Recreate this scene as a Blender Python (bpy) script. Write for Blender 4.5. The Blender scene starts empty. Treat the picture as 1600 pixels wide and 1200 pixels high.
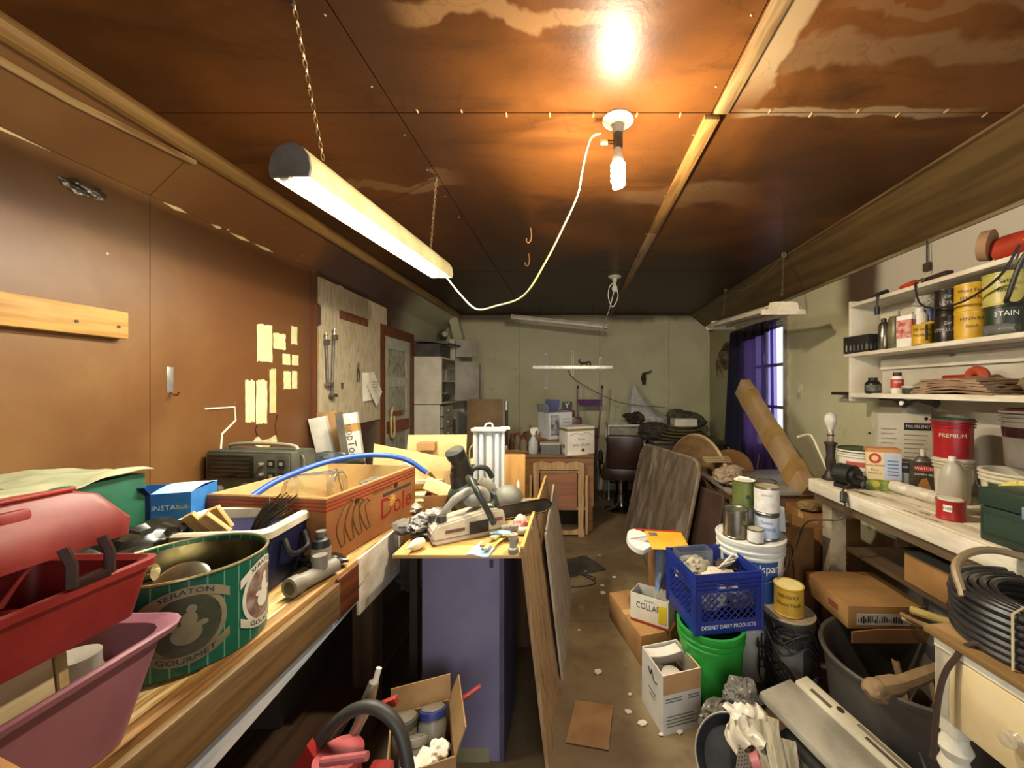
import bpy, bmesh, math, random
from math import sin, cos, pi, atan2, radians as R
from mathutils import Vector, Matrix, noise
random.seed(7)
C = bpy.context.scene.collection
SC = bpy.context.scene
# ------------------------------------------------------------------ camera, world, exposure
F, CU, CV, CZ = 600.0, 895.0, 607.0, 1.48
cam = bpy.data.cameras.new('camera'); camo = bpy.data.objects.new('camera', cam); C.objects.link(camo)
camo.location = (0, 0, CZ); camo.rotation_euler = (R(90), 0, 0)
cam.sensor_width = 36; cam.lens = F/1600*36; cam.shift_x = -(CU-800)/1600; cam.shift_y = (CV-600)/1600
cam.clip_start = .01; SC.camera = camo
w = bpy.data.worlds.new('world'); SC.world = w; w.use_nodes = True
WB = w.node_tree.nodes['Background']; WB.inputs[0].default_value = (.86, .93, 1, 1); WB.inputs[1].default_value = 1.3
SC.view_settings.view_transform = 'Standard'; SC.view_settings.look = 'None'
SC.view_settings.gamma = 1; SC.view_settings.use_curve_mapping = False; SC.view_settings.exposure = .5
def area_lamp(name, loc, rot, sx, sy, power, col):
    l = bpy.data.lights.new(name, 'AREA'); l.shape = 'RECTANGLE'; l.size = sx; l.size_y = sy; l.energy = power; l.color = col
    o = bpy.data.objects.new(name, l); C.objects.link(o); o.location = loc; o.rotation_euler = rot; return o
# fill lamp added behind the camera, set in an unseen doorway
area_lamp('rear_fill', (.35, -1.22, 1.25), (R(90), 0, 0), 1.9, 1.9, 15, (1, .95, .86))

def W(u, v, d): return Vector(((u-CU)/F*d, d, CZ+(CV-v)/F*d))     # point seen at a pixel at depth d
def H(u, v, h):                                                   # point on the level plane z=h
    d = (CZ-h)*F/(v-CV); return Vector(((u-CU)/F*d, d, h))
def XP(u, v, x): return W(u, v, x*F/(u-CU))                       # point on the plane x
# ------------------------------------------------------------------ materials
def lin(c):
    if isinstance(c, str):
        c = [int(c[i:i+2], 16)/255 for i in (0, 2, 4)]
        c = [(x/12.92 if x <= .04045 else ((x+.055)/1.055)**2.4) for x in c]
    return (*c[:3], 1)
class E:                                                          # small node expression wrapper
    def __init__(s, nt, k): s.nt, s.k = nt, k
    def m(s, op, o=0, o2=None, rev=False):
        n = s.nt.nodes.new('ShaderNodeMath'); n.operation = op
        a, b = (o, s) if rev else (s, o)
        for i, x in enumerate((a, b, o2)):
            if x is None: continue
            if isinstance(x, E): s.nt.links.new(x.k, n.inputs[i])
            else: n.inputs[i].default_value = x
        return E(s.nt, n.outputs[0])
    def __add__(s, o): return s.m('ADD', o)
    def __sub__(s, o): return s.m('SUBTRACT', o)
    def __rsub__(s, o): return s.m('SUBTRACT', o, rev=True)
    def __mul__(s, o): return s.m('MULTIPLY', o)
    def abs(s): return s.m('ABSOLUTE')
    def step(s, a, b, lo=0, hi=1):
        n = s.nt.nodes.new('ShaderNodeMapRange'); n.interpolation_type = 'SMOOTHSTEP'
        s.nt.links.new(s.k, n.inputs[0]); n.inputs[1].default_value = a; n.inputs[2].default_value = b
        n.inputs[3].default_value = lo; n.inputs[4].default_value = hi; return E(s.nt, n.outputs[0])
class Mat:
    def __init__(s, name):
        s.m = bpy.data.materials.new(name); s.m.use_nodes = True; s.nt = s.m.node_tree
        s.b = s.nt.nodes['Principled BSDF']; s.col = None
    def n(s, t): return s.nt.nodes.new('ShaderNode'+t)
    def vec(s, world=False, scale=(1, 1, 1)):
        if world: k = s.n('NewGeometry').outputs['Position']
        else: k = s.n('TexCoord').outputs['Object']
        mp = s.n('Mapping'); mp.inputs['Scale'].default_value = scale; s.nt.links.new(k, mp.inputs[0]); return mp.outputs[0]
    def xyz(s, k):
        n = s.n('SeparateXYZ'); s.nt.links.new(k, n.inputs[0]); return [E(s.nt, o) for o in n.outputs]
    def noise(s, k, sc, det=4, dist=0, rough=.55):
        n = s.n('TexNoise'); s.nt.links.new(k, n.inputs[0]); n.inputs['Scale'].default_value = sc
        n.inputs['Detail'].default_value = det; n.inputs['Distortion'].default_value = dist; n.inputs['Roughness'].default_value = rough
        return E(s.nt, n.outputs[0])
    def mix(s, f, a, b):
        n = s.n('Mix'); n.data_type = 'RGBA'
        if isinstance(f, E): s.nt.links.new(f.k, n.inputs[0])
        else: n.inputs[0].default_value = f
        for i, c in ((6, a), (7, b)):
            if isinstance(c, (str, tuple, list)): n.inputs[i].default_value = lin(c)
            else: s.nt.links.new(c, n.inputs[i])
        return n.outputs[2]
    def color(s, c): s.nt.links.new(c, s.b.inputs['Base Color'])
    def bump(s, e, st=.3, d=.01):
        n = s.n('Bump'); n.inputs['Strength'].default_value = st; n.inputs['Distance'].default_value = d
        s.nt.links.new(e.k, n.inputs['Height']); s.nt.links.new(n.outputs[0], s.b.inputs['Normal'])
CACHE = {}
def M(c, rough=.6, c2=None, ns=6, st=(1, 1, 1), metal=0, bump=0, c3=None, t3=.62, n3=9, trans=0, emis=0, coat=0, sss=0, world=False, alpha=1, name=None):
    key = (c, rough, c2, ns, st, metal, bump, c3, t3, n3, trans, emis, coat, world, alpha)
    if key in CACHE: return CACHE[key]
    m = Mat(name or 'surface_%d' % len(CACHE)); b = m.b
    b.inputs['Base Color'].default_value = lin(c); b.inputs['Roughness'].default_value = rough; b.inputs['Metallic'].default_value = metal
    if c2 is None and not trans and not emis:
        l = lin(c); c2 = tuple(x*.72 for x in l[:3])
    if c2 is not None:
        k = m.vec(world, st); nz = m.noise(k, ns, 6); col = m.mix(nz.step(.36, .66), c, c2)
        if c3: col = m.mix(m.noise(m.vec(world, st), n3, 8, .4).step(t3, t3+.05), col, c3)
        m.color(col)
        if bump: m.bump(nz, bump, .006)
    if trans: b.inputs['Transmission Weight'].default_value = trans; b.inputs['IOR'].default_value = 1.3
    if emis: b.inputs['Emission Color'].default_value = lin(c); b.inputs['Emission Strength'].default_value = emis
    if coat: b.inputs['Coat Weight'].default_value = coat
    if alpha < 1: b.inputs['Alpha'].default_value = alpha
    CACHE[key] = m.m; return m.m
def wood(c, c2, ax=1, ns=3, rough=.65, bump=.25, c3=None, world=False, t3=.62):
    s = [14, 14, 14]; s[ax] = 1.2
    return M(c, rough, c2, ns, tuple(s), bump=bump, c3=c3, world=world, t3=t3, n3=1.5)
card = M('b48c5c', .85, '987246', 5, bump=.1); card_dk = M('94683c', .85, '7d562f', 5, bump=.1); card_lt = M('dcbf88', .85, 'c9a870', 4, bump=.1)
black = M('191817', .5, '2a2826', 12); blackgl = M('15140f', .25, '25231e', 10); grey = M('6f6c66', .55, '55524c', 8); steel = M('a9a6a0', .32, '86827a', 10, metal=.9)
chrome = M('cfccc4', .15, 'a8a49a', 6, metal=1); brass = M('b08a45', .3, '80602c', 10, metal=.9); white = M('e6e2d6', .5, 'cfc9b8', 7); whitepl = M('eeeade', .35, 'dbd5c4', 9)
paper = M('efe9d8', .8, 'ddd5bf', 7); redpl = M('9c1412', .42, '84100f', 9, bump=.15); ink = M('1b1a1c', .7, '242226', 9); redink = M('b0241c', .6, '9a1c16', 9)
glass = M('f4fbf8', .06, trans=1, name='clear_glass'); plastic = M('f3f4ef', .3, trans=.85, name='clear_plastic')
film = M('dcdcd4', .22, 'c4c4ba', 9, alpha=.55, name='plastic_film'); rust = M('7a3018', .7, '54210f', 8)
rubber = M('232120', .6, '332f2c', 9); orange = M('c8401a', .45, 'a83010', 8); whiteink = M('eceae2', .6, 'dddad0', 9)
# ------------------------------------------------------------------ mesh builder
def smooth_path(pts, k=6):
    P = [Vector(p) for p in pts]
    if len(P) < 3: return P
    P = [P[0]*2-P[1]]+P+[P[-1]*2-P[-2]]; out = []
    for i in range(1, len(P)-2):
        for j in range(k):
            t = j/k; a, b, c, d = P[i-1:i+3]
            out.append(.5*((2*b)+(-a+c)*t+(2*a-5*b+4*c-d)*t*t+(-a+3*b-3*c+d)*t**3))
    return out+[P[-2]]
class G:
    def __init__(s): s.bm = bmesh.new()
    def box(s, c, sz, rz=0, rx=0, ry=0, bev=0):
        m = Matrix.Translation(c) @ Matrix.Rotation(rz, 4, 'Z') @ Matrix.Rotation(ry, 4, 'Y') @ Matrix.Rotation(rx, 4, 'X') @ Matrix.Diagonal((*sz, 1))
        r = bmesh.ops.create_cube(s.bm, size=1, matrix=m)
        if bev:
            es = {e for v in r['verts'] for e in v.link_edges}
            bmesh.ops.bevel(s.bm, geom=list(es), offset=bev, segments=2, affect='EDGES', profile=.5)
        return s
    def bx(s, x0, x1, y0, y1, z0, z1, bev=0): return s.box(((x0+x1)/2, (y0+y1)/2, (z0+z1)/2), (x1-x0, y1-y0, z1-z0), bev=bev)
    def ring(s, p, a, b, r, n): return [s.bm.verts.new(p+a*(r*cos(2*pi*i/n))+b*(r*sin(2*pi*i/n))) for i in range(n)]
    def skin(s, rings, closed=False, cap=True):
        n = len(rings[0]); prs = list(zip(rings, rings[1:]))+([(rings[-1], rings[0])] if closed else [])
        for A, B in prs:
            for i in range(n):
                try: s.bm.faces.new((A[i], A[(i+1) % n], B[(i+1) % n], B[i]))
                except ValueError: pass
        if cap and not closed:
            s.bm.faces.new(list(reversed(rings[0]))); s.bm.faces.new(rings[-1])
        return s
    def tube(s, pts, r, n=8, sm=0, closed=False):
        P = smooth_path(pts, sm) if sm else [Vector(p) for p in pts]
        a = None; rings = []
        for i, p in enumerate(P):
            t = (P[min(i+1, len(P)-1)]-P[max(i-1, 0)])
            if closed: t = P[(i+1) % len(P)]-P[i-1]
            t = t.normalized() if t.length > 1e-9 else Vector((0, 0, 1))
            if a is None: a = t.orthogonal().normalized()
            a = (a-t*a.dot(t)); a = a.normalized() if a.length > 1e-6 else t.orthogonal().normalized()
            rr = r[min(i*len(r)//len(P), len(r)-1)] if isinstance(r, (list, tuple)) else r
            rings.append(s.ring(p, a, t.cross(a), rr, n))
        return s.skin(rings, closed)
    def cyl(s, p0, p1, r0, r1=None, n=20):
        p0, p1 = Vector(p0), Vector(p1); t = (p1-p0).normalized(); a = t.orthogonal().normalized(); b = t.cross(a)
        return s.skin([s.ring(p0, a, b, r0, n), s.ring(p1, a, b, r0 if r1 is None else r1, n)])
    def lathe(s, prof, c=(0, 0, 0), n=28, sx=1, sy=1, wob=0):
        c = Vector(c); rings = []
        for r, z in prof:
            rings.append([s.bm.verts.new(c+Vector((max(r, .0004)*cos(2*pi*i/n)*sx, max(r, .0004)*sin(2*pi*i/n)*sy, z))) for i in range(n)])
        return s.skin(rings)
    def prism(s, poly, d0, d1, f):                                 # poly in 2D, f(a,b,d) -> xyz
        A = [s.bm.verts.new(f(a, b, d0)) for a, b in poly]; B = [s.bm.verts.new(f(a, b, d1)) for a, b in poly]
        return s.skin([A, B])
    def sph(s, c, r, sz=(1, 1, 1), lump=0, fq=6, sub=3, seed=0):
        q = bmesh.ops.create_icosphere(s.bm, subdivisions=sub, radius=r)
        for v in q['verts']:
            if lump:
                q0 = v.co*fq/r*.26+Vector((seed, seed*1.7, 3)); k = .7*noise.noise(q0)+.42*(.5-abs(noise.noise(q0*2.1))*2)+.22*(.4-abs(noise.noise(q0*4.7+Vector((5, 1, 2))))*2); v.co *= 1+lump*.85*k
            v.co = Vector((v.co.x*sz[0], v.co.y*sz[1], v.co.z*sz[2]))+Vector(c)
        return s
    def sheet(s, f, nu, nv, th=.002):                              # f(u,v)->xyz, solid sheet
        V = [[s.bm.verts.new(f(i/nu, j/nv)) for j in range(nv+1)] for i in range(nu+1)]
        fs = [s.bm.faces.new((V[i][j], V[i+1][j], V[i+1][j+1], V[i][j+1])) for i in range(nu) for j in range(nv)]
        if th:
            s.bm.normal_update(); bmesh.ops.solidify(s.bm, geom=fs, thickness=th)
        return s
    def tray(s, x0, x1, y0, y1, z0, z1, t=.004, base=True):        # open-top container
        s.bx(x0, x1, y0, y0+t, z0, z1).bx(x0, x1, y1-t, y1, z0, z1).bx(x0, x0+t, y0+t, y1-t, z0, z1).bx(x1-t, x1, y0+t, y1-t, z0, z1)
        if base: s.bx(x0+t, x1-t, y0+t, y1-t, z0, z0+t)
        return s
    def o(s, name, mat, parent=None, ang=35, loc=None, rot=None, **kw):
        bmesh.ops.recalc_face_normals(s.bm, faces=s.bm.faces[:])
        me = bpy.data.meshes.new(name); s.bm.to_mesh(me); s.bm.free(); me.materials.append(mat)
        me.shade_smooth(); me.set_sharp_from_angle(angle=R(ang))
        ob = bpy.data.objects.new(name, me); C.objects.link(ob)
        if parent: ob.parent = parent
        if loc is not None: ob.location = loc
        if rot is not None: ob.rotation_euler = rot
        for k, v in kw.items(): ob[k] = v
        return ob
def T(name, label, cat, loc=(0, 0, 0), rz=0, group=None, rot=None):
    o = bpy.data.objects.new(name, None); o.empty_display_size = .05; C.objects.link(o); o.location = loc
    o.rotation_euler = rot or (0, 0, rz); o['label'] = label; o['category'] = cat
    if group: o['group'] = group
    return o
def S(o): o['kind'] = 'structure'; return o
def tag(o, label, cat, group=None):
    o['label'] = label; o['category'] = cat
    if group: o['group'] = group
    return o
def clone(root, loc=None, rz=None, label=None):
    def cp(o, p):
        c = o.copy(); C.objects.link(c); c.parent = p
        for ch in list(o.children): cp(ch, c)
        return c
    r = cp(root, None)
    if loc is not None: r.location = loc
    if rz is not None: r.rotation_euler = (0, 0, rz)
    if label: r['label'] = label
    return r
TM = {}
def text_mesh(body):
    if body in TM: return TM[body]
    cu = bpy.data.curves.new('t', 'FONT'); cu.body = body; cu.align_x = 'CENTER'; cu.align_y = 'CENTER'; cu.resolution_u = 2
    ob = bpy.data.objects.new('t', cu); C.objects.link(ob)
    bpy.context.view_layer.update()
    me = ob.to_mesh(); d = ([tuple(v.co[:2]) for v in me.vertices], [tuple(p.vertices) for p in me.polygons])
    ob.to_mesh_clear(); bpy.data.objects.remove(ob); bpy.data.curves.remove(cu); TM[body] = d; return d
def text(body, size, parent, mat=ink, o=None, x=(1, 0, 0), up=(0, 0, 1), cyl=None, sx=1, name='lettering'):
    vs, fs = text_mesh(body); out = []
    if cyl:                                                        # (radius, angle, z) wrapped round an upright cylinder
        r, a0, z = cyl
        for a, b in vs:
            t = a0+a*size*sx/r; out.append(((r+.0012)*cos(t), (r+.0012)*sin(t), z+b*size))
    else:
        o, x, up = Vector(o), Vector(x).normalized(), Vector(up).normalized()
        for a, b in vs: out.append(o+x*(a*size*sx)+up*(b*size))
    me = bpy.data.meshes.new(name); me.from_pydata(out, [], fs); me.materials.append(mat)
    ob = bpy.data.objects.new(name, me); C.objects.link(ob); ob.parent = parent; return ob
def face(loc, rz=0):                                               # local angle that faces the camera
    return atan2(-loc[1], -loc[0])-rz
# ------------------------------------------------------------------ generic things
def paint_can(name, label, cat, loc, r, h, body, lab=None, lines=(), lid=steel, lcol=ink, group=None, ls=.22, bail=False, lettersize=None):
    t = T(name, label, cat, loc, 0, group); a = face(loc)
    G().lathe([(r*.97, 0), (r, .002), (r, .006), (r*.965, .009), (r*.965, h-.009), (r, h-.006), (r, h), (r*.93, h), (r*.93, h-.006), (0, h-.006)]).o('can_body', body, t)
    if lab: G().lathe([(r*.965, h*.09), (r*.982, h*.1), (r*.982, h*.9), (r*.965, h*.91)], n=36).o('paper_label', lab, t)
    G().lathe([(r*.9, h-.006), (r*.9, h-.001), (r*.8, h-.001), (r*.78, h-.004), (0, h-.004)]).o('lid', lid, t)
    for i, l in enumerate(lines):
        text(l, (lettersize or h*ls), t, lcol, cyl=(r*.984, a, h*(.72-.26*i)), sx=.9)
    if bail:
        p = [(r*1.01*cos(a+pi/2-k*pi/8), r*1.01*sin(a+pi/2-k*pi/8), h*.8-.35*h*sin(k*pi/8)) for k in range(9)]
        G().tube(p, .0015, 6, 3).o('bail_handle', steel, t)
    return t
def pail(name, label, loc, rt, rb, h, body, lid=None, lines=(), lab=None, lcol=whiteink, handle=True, cat='bucket', inner=None):
    t = T(name, label, cat, loc); a = face(loc)
    g = G(); p = [(rb, 0)]
    def rr(z): return rb+(rt-rb)*z/h
    for z, e in ((h*.80, 0), (h*.81, .007), (h*.83, .007), (h*.84, 0), (h*.88, 0), (h*.885, .008), (h*.90, .008), (h*.91, 0), (h*.955, 0), (h*.96, .008), (h, .008)): p.append((rr(z)+e, z))
    if lid: p += [(rt*.5, h), (0, h)]
    else: p += [(rt*.96, h), (rr(h*.5)*.96, h*.5), (rb*.95, .01), (0, .01)]
    g.lathe(p, n=40); g.o('bucket_body', body, t)
    if lid: G().lathe([(rt*1.05, h-.012), (rt*1.06, h+.004), (rt*1.0, h+.008), (rt*.96, h+.003), (0, h+.003)], n=40).o('lid', lid, t)
    if lab:
        z0, z1 = h*.12, h*.785
        vs = []; n = 22
        g = G(); g.sheet(lambda i, j: ((rr(z0+(z1-z0)*j)+.0015)*cos(a-.9+1.8*i), (rr(z0+(z1-z0)*j)+.0015)*sin(a-.9+1.8*i), z0+(z1-z0)*j), n, 2, 0).o('printed_label', lab, t)
    for i, (l, s, z) in enumerate(lines): text(l, s, t, lcol, cyl=(rr(z)+.003, a, z), sx=.9)
    if handle:
        g = G(); g.tube([((rt+.012)*cos(a+pi/2-k*pi/8), (rt+.012)*sin(a+pi/2-k*pi/8), h*.8-.28*h*sin(k*pi/8)) for k in range(9)], .002, 6, 3)
        g.o('wire_handle', steel, t)
    return t
def carton(name, label, loc, sx, sy, h, mat=card, rz=0, lines=(), tape=True, group=None, cat='box', seam=True):
    """closed carton, loc = centre of its base"""
    t = T(name, label, cat, loc, rz, group)
    g = G(); g.bx(-sx/2, sx/2, -sy/2, sy/2, 0, h, bev=.003); g.o('carton_body', mat, t)
    for s in (-1, 1):
        G().bx(-sx/2+.002, sx/2-.002, min(0, s*sy/2)+.001, max(0, s*sy/2)-.001, h, h+.003).o('flap', mat, t)
    if tape: G().bx(-sx/2-.001, sx/2+.001, -.025, .025, h+.003, h+.0036).bx(-sx/2-.0012, -sx/2, -.025, .025, h*.7, h).bx(sx/2, sx/2+.0012, -.025, .025, h*.7, h).o('packing_tape', M('c2a169', .3, 'b08e58', 6), t)
    for l in lines: text(l[0], l[1], t, l[5] if len(l) > 5 else ink, o=l[2], x=l[3], up=l[4])
    return t
def open_box(name, label, loc, sx, sy, h, mat=card, rz=0, flaps=(), inner=None, group=None, t=.005, fl=.12):
    th = T(name, label, 'box', loc, rz, group)
    G().tray(-sx/2, sx/2, -sy/2, sy/2, 0, h, t).o('box_walls', mat, th)
    for side, ang in flaps:                                        # ang: 0 straight up, 90 level outwards
        a = R(ang)
        if side in 'lr':
            s = -1 if side == 'l' else 1
            G().sheet(lambda u, v: (s*(sx/2)+s*fl*v*sin(a), -sy/2+sy*u, h+fl*v*cos(a)+.004*sin(v*5)), 4, 3, .004).o('flap', inner or mat, th)
        else:
            s = -1 if side == 'f' else 1
            G().sheet(lambda u, v: (-sx/2+sx*u, s*(sy/2)+s*fl*v*sin(a), h+fl*v*cos(a)+.004*sin(v*5)), 4, 3, .004).o('flap', inner or mat, th)
    return th
def bottle(name, label, cat, loc, prof, mat, cap=None, capr=.01, capz=(0, .02), lab=None, labz=None, lines=(), lcol=ink, ls=.012, group=None):
    t = T(name, label, cat, loc, 0, group); a = face(loc)
    G().lathe(prof, n=24).o('bottle_body', mat, t)
    if cap: G().lathe([(capr, capz[0]), (capr, capz[1]*.95+capz[0]*.05), (capr*.9, capz[1]), (0, capz[1])], n=20).o('cap', cap, t)
    if lab:
        r = labz[2]; G().lathe([(r*.97, labz[0]), (r, labz[0]+.001), (r, labz[1]-.001), (r*.97, labz[1])], n=28).o('paper_label', lab, t)
        for i, l in enumerate(lines): text(l, ls, t, lcol, cyl=(r, a, labz[1]-ls*(1.0+1.4*i)), sx=.85)
    return t
def chain_mesh(g, p0, p1, link=.018, r=.0018):
    p0, p1 = Vector(p0), Vector(p1); L = (p1-p0).length; n = max(2, int(L/link)); d = (p1-p0).normalized(); a = d.orthogonal().normalized(); b = d.cross(a)
    for i in range(n):
        c = p0+d*(i+.5)*L/n; s = a if i % 2 else b
        g.tube([c+d*(link*.62*cos(k*pi/4))+s*(link*.28*sin(k*pi/4)) for k in range(8)], r, 5, closed=True)
    return g
def crumple(name, mat, c, r, sz=(1, 1, 1), lump=.5, fq=5, parent=None, seed=0, sub=4):
    return G().sph((0, 0, 0), r, sz, lump, fq, sub, seed).o(name, mat, parent, ang=28, loc=c)
# ------------------------------------------------------------------ structure
XL, XR, YB, ZT = -1.85, 2.0, 5.6, 2.55
ZL, ZR, CL, CR = 2.325, 2.315, -1.62, 1.71
Y0 = -1.3
def hardboard_ceiling():
    m = Mat('sooty_hardboard_ceiling'); k = m.vec(True); x, y, z = m.xyz(k)
    n1 = m.noise(k, 1.3, 5, .6); n2 = m.noise(k, 5, 6, .3); fine = m.noise(k, 60, 3)
    st = m.noise(m.vec(True, (1.2, 6, 1)), 1.1, 6, .8)
    c = m.mix(n1.step(.35, .65), '6e441f', '4f3016')
    c = m.mix(st.step(.5, .75)*.6, c, '332014')
    # soot, heavier towards the far end and along the left seam
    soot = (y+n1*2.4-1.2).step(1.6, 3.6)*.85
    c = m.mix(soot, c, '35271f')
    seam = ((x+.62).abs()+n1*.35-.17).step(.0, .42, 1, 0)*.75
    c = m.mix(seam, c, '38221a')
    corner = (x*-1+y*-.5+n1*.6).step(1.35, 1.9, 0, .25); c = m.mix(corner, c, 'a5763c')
    # pale water marks
    def mark(e, wd, col, s, lo=-9, hi=9, ax=None):
        nonlocal c
        f = (e.abs()).step(wd*.55, wd, 1, 0)
        if ax is not None: f = f*ax.step(lo, lo+.12)*ax.step(hi-.3, hi, 1, 0)
        c = m.mix(f*s, c, col)
    wob = n2*.16-.08; wob2 = n1*.5-.25
    mark(y-1.12+wob2*.8+wob*.4, .035, 'a8845a', .45, -.55, .3, x)
    mark(y-1.49+wob*.6, .03, 'a8906c', .6, .6, 1.65, x)
    mark(y-1.20+wob2*.9+wob, .07, '85694a', .5, .62, 1.7, x)
    mark(y-1.02+wob2*1.3+wob, .03, '85694a', .35, .7, 1.6, x)
    mark(x-.64+wob*.9, .055, 'b39c78', .7, -2, 1.52, y)
    mark(y-2.15+wob2*1.2+wob, .12, '8d6e4c', .35, .2, 1.1, x)
    mark(y-1.9+wob2*2+wob, .06, 'a3835a', .35, -1.4, -.5, x)
    ed = m.noise(k, 2.2, 7, 1.2); c = m.mix((ed-.5).abs().step(.0, .010, .22, 0), c, '2e1a10')
    m.color(c); m.b.inputs['Roughness'].default_value = .38; m.b.inputs['Specular IOR Level'].default_value = .15
    m.bump(fine+n2*.6, .14, .004); return m.m
def left_wall_mat():
    m = Mat('hardboard_and_paint_left'); k = m.vec(True); x, y, z = m.xyz(k)
    n1 = m.noise(k, 1.6, 5, .4); n2 = m.noise(k, 7, 5); fine = m.noise(k, 70, 2)
    c = m.mix(n1.step(.3, .7), '7a5830', '643f1e')
    c = m.mix(n2.step(.6, .78)*.4, c, '5a3e28')
    c = m.mix((y+z*.5+n1*.5).step(2.6, 3.5)*.7, c, '653f22')
    c = m.mix((y+n1*.3-.15).step(2.55, 2.85), c, '45302a')
    c = m.mix((y-(z-1.3)*.35+n1*.9-.45).step(3.45, 4.05), c, 'a8a587')
    sp = m.noise(k, 26, 1); c = m.mix(sp.step(.80, .82), c, 'c9b48a')
    m.color(c); m.b.inputs['Roughness'].default_value = .42; m.bump(fine+n2*.4, .1, .003); return m.m
def paint_wall(name, right=False):
    m = Mat(name); k = m.vec(True); x, y, z = m.xyz(k); n1 = m.noise(k, 1.5, 5, .5); n2 = m.noise(k, 9, 5)
    c = m.mix(n1.step(.3, .7), 'cdc9a6', 'bbb792')
    c = m.mix(n2.step(.62, .8)*.35, c, '6f6a50')
    if right:
        c = m.mix((z-(y-2.2)*.3+n1*.25).step(1.85, 2.05)*(y+n1*.3).step(3.1, 2.9), c, '4f3d2c')
        c = m.mix((y+n1*.12).step(2.62, 2.5), c, 'bcb6a6')
        c = m.mix((y+z*.1+n1*.8).step(4.4, 5.2)*.4, c, '67603c')
    else:
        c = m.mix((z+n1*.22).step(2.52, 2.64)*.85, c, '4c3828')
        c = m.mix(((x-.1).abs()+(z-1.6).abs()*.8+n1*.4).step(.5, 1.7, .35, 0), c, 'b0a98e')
    m.color(c); m.b.inputs['Roughness'].default_value = .7; m.bump(n2, .06, .003); return m.m
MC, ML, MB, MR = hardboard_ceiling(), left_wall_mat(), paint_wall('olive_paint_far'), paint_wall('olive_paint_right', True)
cove_m = wood('66502c', '4f3d20', 1, 1.2, .5, .08, world=True)
def floor_mat():
    m = Mat('stained_concrete'); k = m.vec(True); x, y, z = m.xyz(k); n1 = m.noise(k, 1.8, 6, .5); n2 = m.noise(k, 12, 6)
    c = m.mix(n1.step(.33, .68), '78684a', '58462e'); c = m.mix(n2.step(.5, .75)*.5, c, '4c3c28')
    c = m.mix(m.noise(k, .9, 3, 1).step(.56, .66)*.55, c, '3e3020'); c = m.mix(m.noise(k, 3.1, 4, .6).step(.66, .7)*.5, c, '8d6a3c')
    m.color(c); m.b.inputs['Roughness'].default_value = .62; m.bump(n2, .2, .004); return m.m
MF = floor_mat()
fl = S(G().bx(XL-.1, XR+.1, Y0, YB+.1, -.06, -.012).o('floor', M('3a2e20', .9)))
for i, (a, b) in enumerate(((-1.9, -.62), (-.62, .62), (.62, 2.05))):
    for c0, d0 in ((Y0, 1.2), (1.2, 2.45), (2.45, 3.65), (3.65, 5.65)):
        G().bx(a+.003, b-.003, c0+.003, d0-.003, -.012, 0).o('slab', MF, fl)
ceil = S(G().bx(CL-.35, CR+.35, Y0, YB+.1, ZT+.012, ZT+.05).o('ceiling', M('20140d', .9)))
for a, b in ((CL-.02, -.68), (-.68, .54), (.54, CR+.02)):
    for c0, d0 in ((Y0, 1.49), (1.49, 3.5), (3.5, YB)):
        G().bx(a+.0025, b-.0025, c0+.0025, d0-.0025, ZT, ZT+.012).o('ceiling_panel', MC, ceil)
nails = G()
for c0 in (-.68, .54):
    for i in range(22):
        y = -.2+i*.26
        nails.cyl((c0-.03+random.uniform(-.006, .006), y, ZT-.001), (c0-.03, y, ZT+.002), .004, n=6)
for i in range(14):
    nails.cyl((-.6+i*.17, 1.49+random.choice((-.02, .02)), ZT-.001), (-.6+i*.17, 1.49, ZT+.002), .004, n=6)
nails.o('nail_heads', M('c9a070', .5), ceil, kind='stuff')
wl = S(G().bx(XL-.1, XL-.012, Y0, YB+.1, 0, ZT).o('wall_left', M('2a1c12', .9)))
for c0, d0 in ((Y0, .42), (.42, 1.68), (1.68, 2.72), (2.72, 3.74), (4.36, YB)):
    G().bx(XL-.012, XL, c0+.0015, d0-.0015, 0, ZL-.002).o('wall_panel', ML, wl)
G().bx(XL-.012, XL, 3.74, 4.36, 2.02, ZL-.002).o('wall_panel', ML, wl)
for c0, d0 in ((Y0, 1.68), (1.68, 3.6), (3.6, YB)):
    G().prism([(XL, ZL), (CL, ZT), (CL-.01, ZT+.008), (XL-.012, ZL)], c0+.0015, d0-.0015, lambda a, b, d: (a, d, b)).o('sloped_panel', ML, wl)
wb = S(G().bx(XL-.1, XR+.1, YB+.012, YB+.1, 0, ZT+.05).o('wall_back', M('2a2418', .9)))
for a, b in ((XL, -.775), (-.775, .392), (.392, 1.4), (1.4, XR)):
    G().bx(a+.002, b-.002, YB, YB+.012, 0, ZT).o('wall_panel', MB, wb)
wr = S(G().bx(XR+.012, XR+.1, Y0, 3.62, 0, ZT).bx(XR+.012, XR+.1, 4.45, YB+.1, 0, ZT).bx(XR+.012, XR+.1, 3.62, 4.45, 0, .85).bx(XR+.012, XR+.1, 3.62, 4.45, 2.12, ZT).o('wall_right', M('2a2418', .9)))
for c0, d0 in ((Y0, 1.0), (1.0, 2.14), (2.14, 3.62), (4.45, YB)):
    G().bx(XR, XR+.012, c0+.002, d0-.002, 0, ZR-.002).o('wall_panel', MR, wr)
G().bx(XR, XR+.012, 3.62, 4.45, 0, .85).o('wall_panel', MR, wr); G().bx(XR, XR+.012, 3.62, 4.45, 2.12, ZR).o('wall_panel', MR, wr)
for c0, d0 in ((Y0, 2.2), (2.2, YB)):
    G().prism([(XR, ZR), (CR, ZT), (CR+.01, ZT+.008), (XR+.012, ZR)], c0+.001, d0-.001, lambda a, b, d: (a, d, b)).o('sloped_panel', cove_m, wr)
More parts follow.
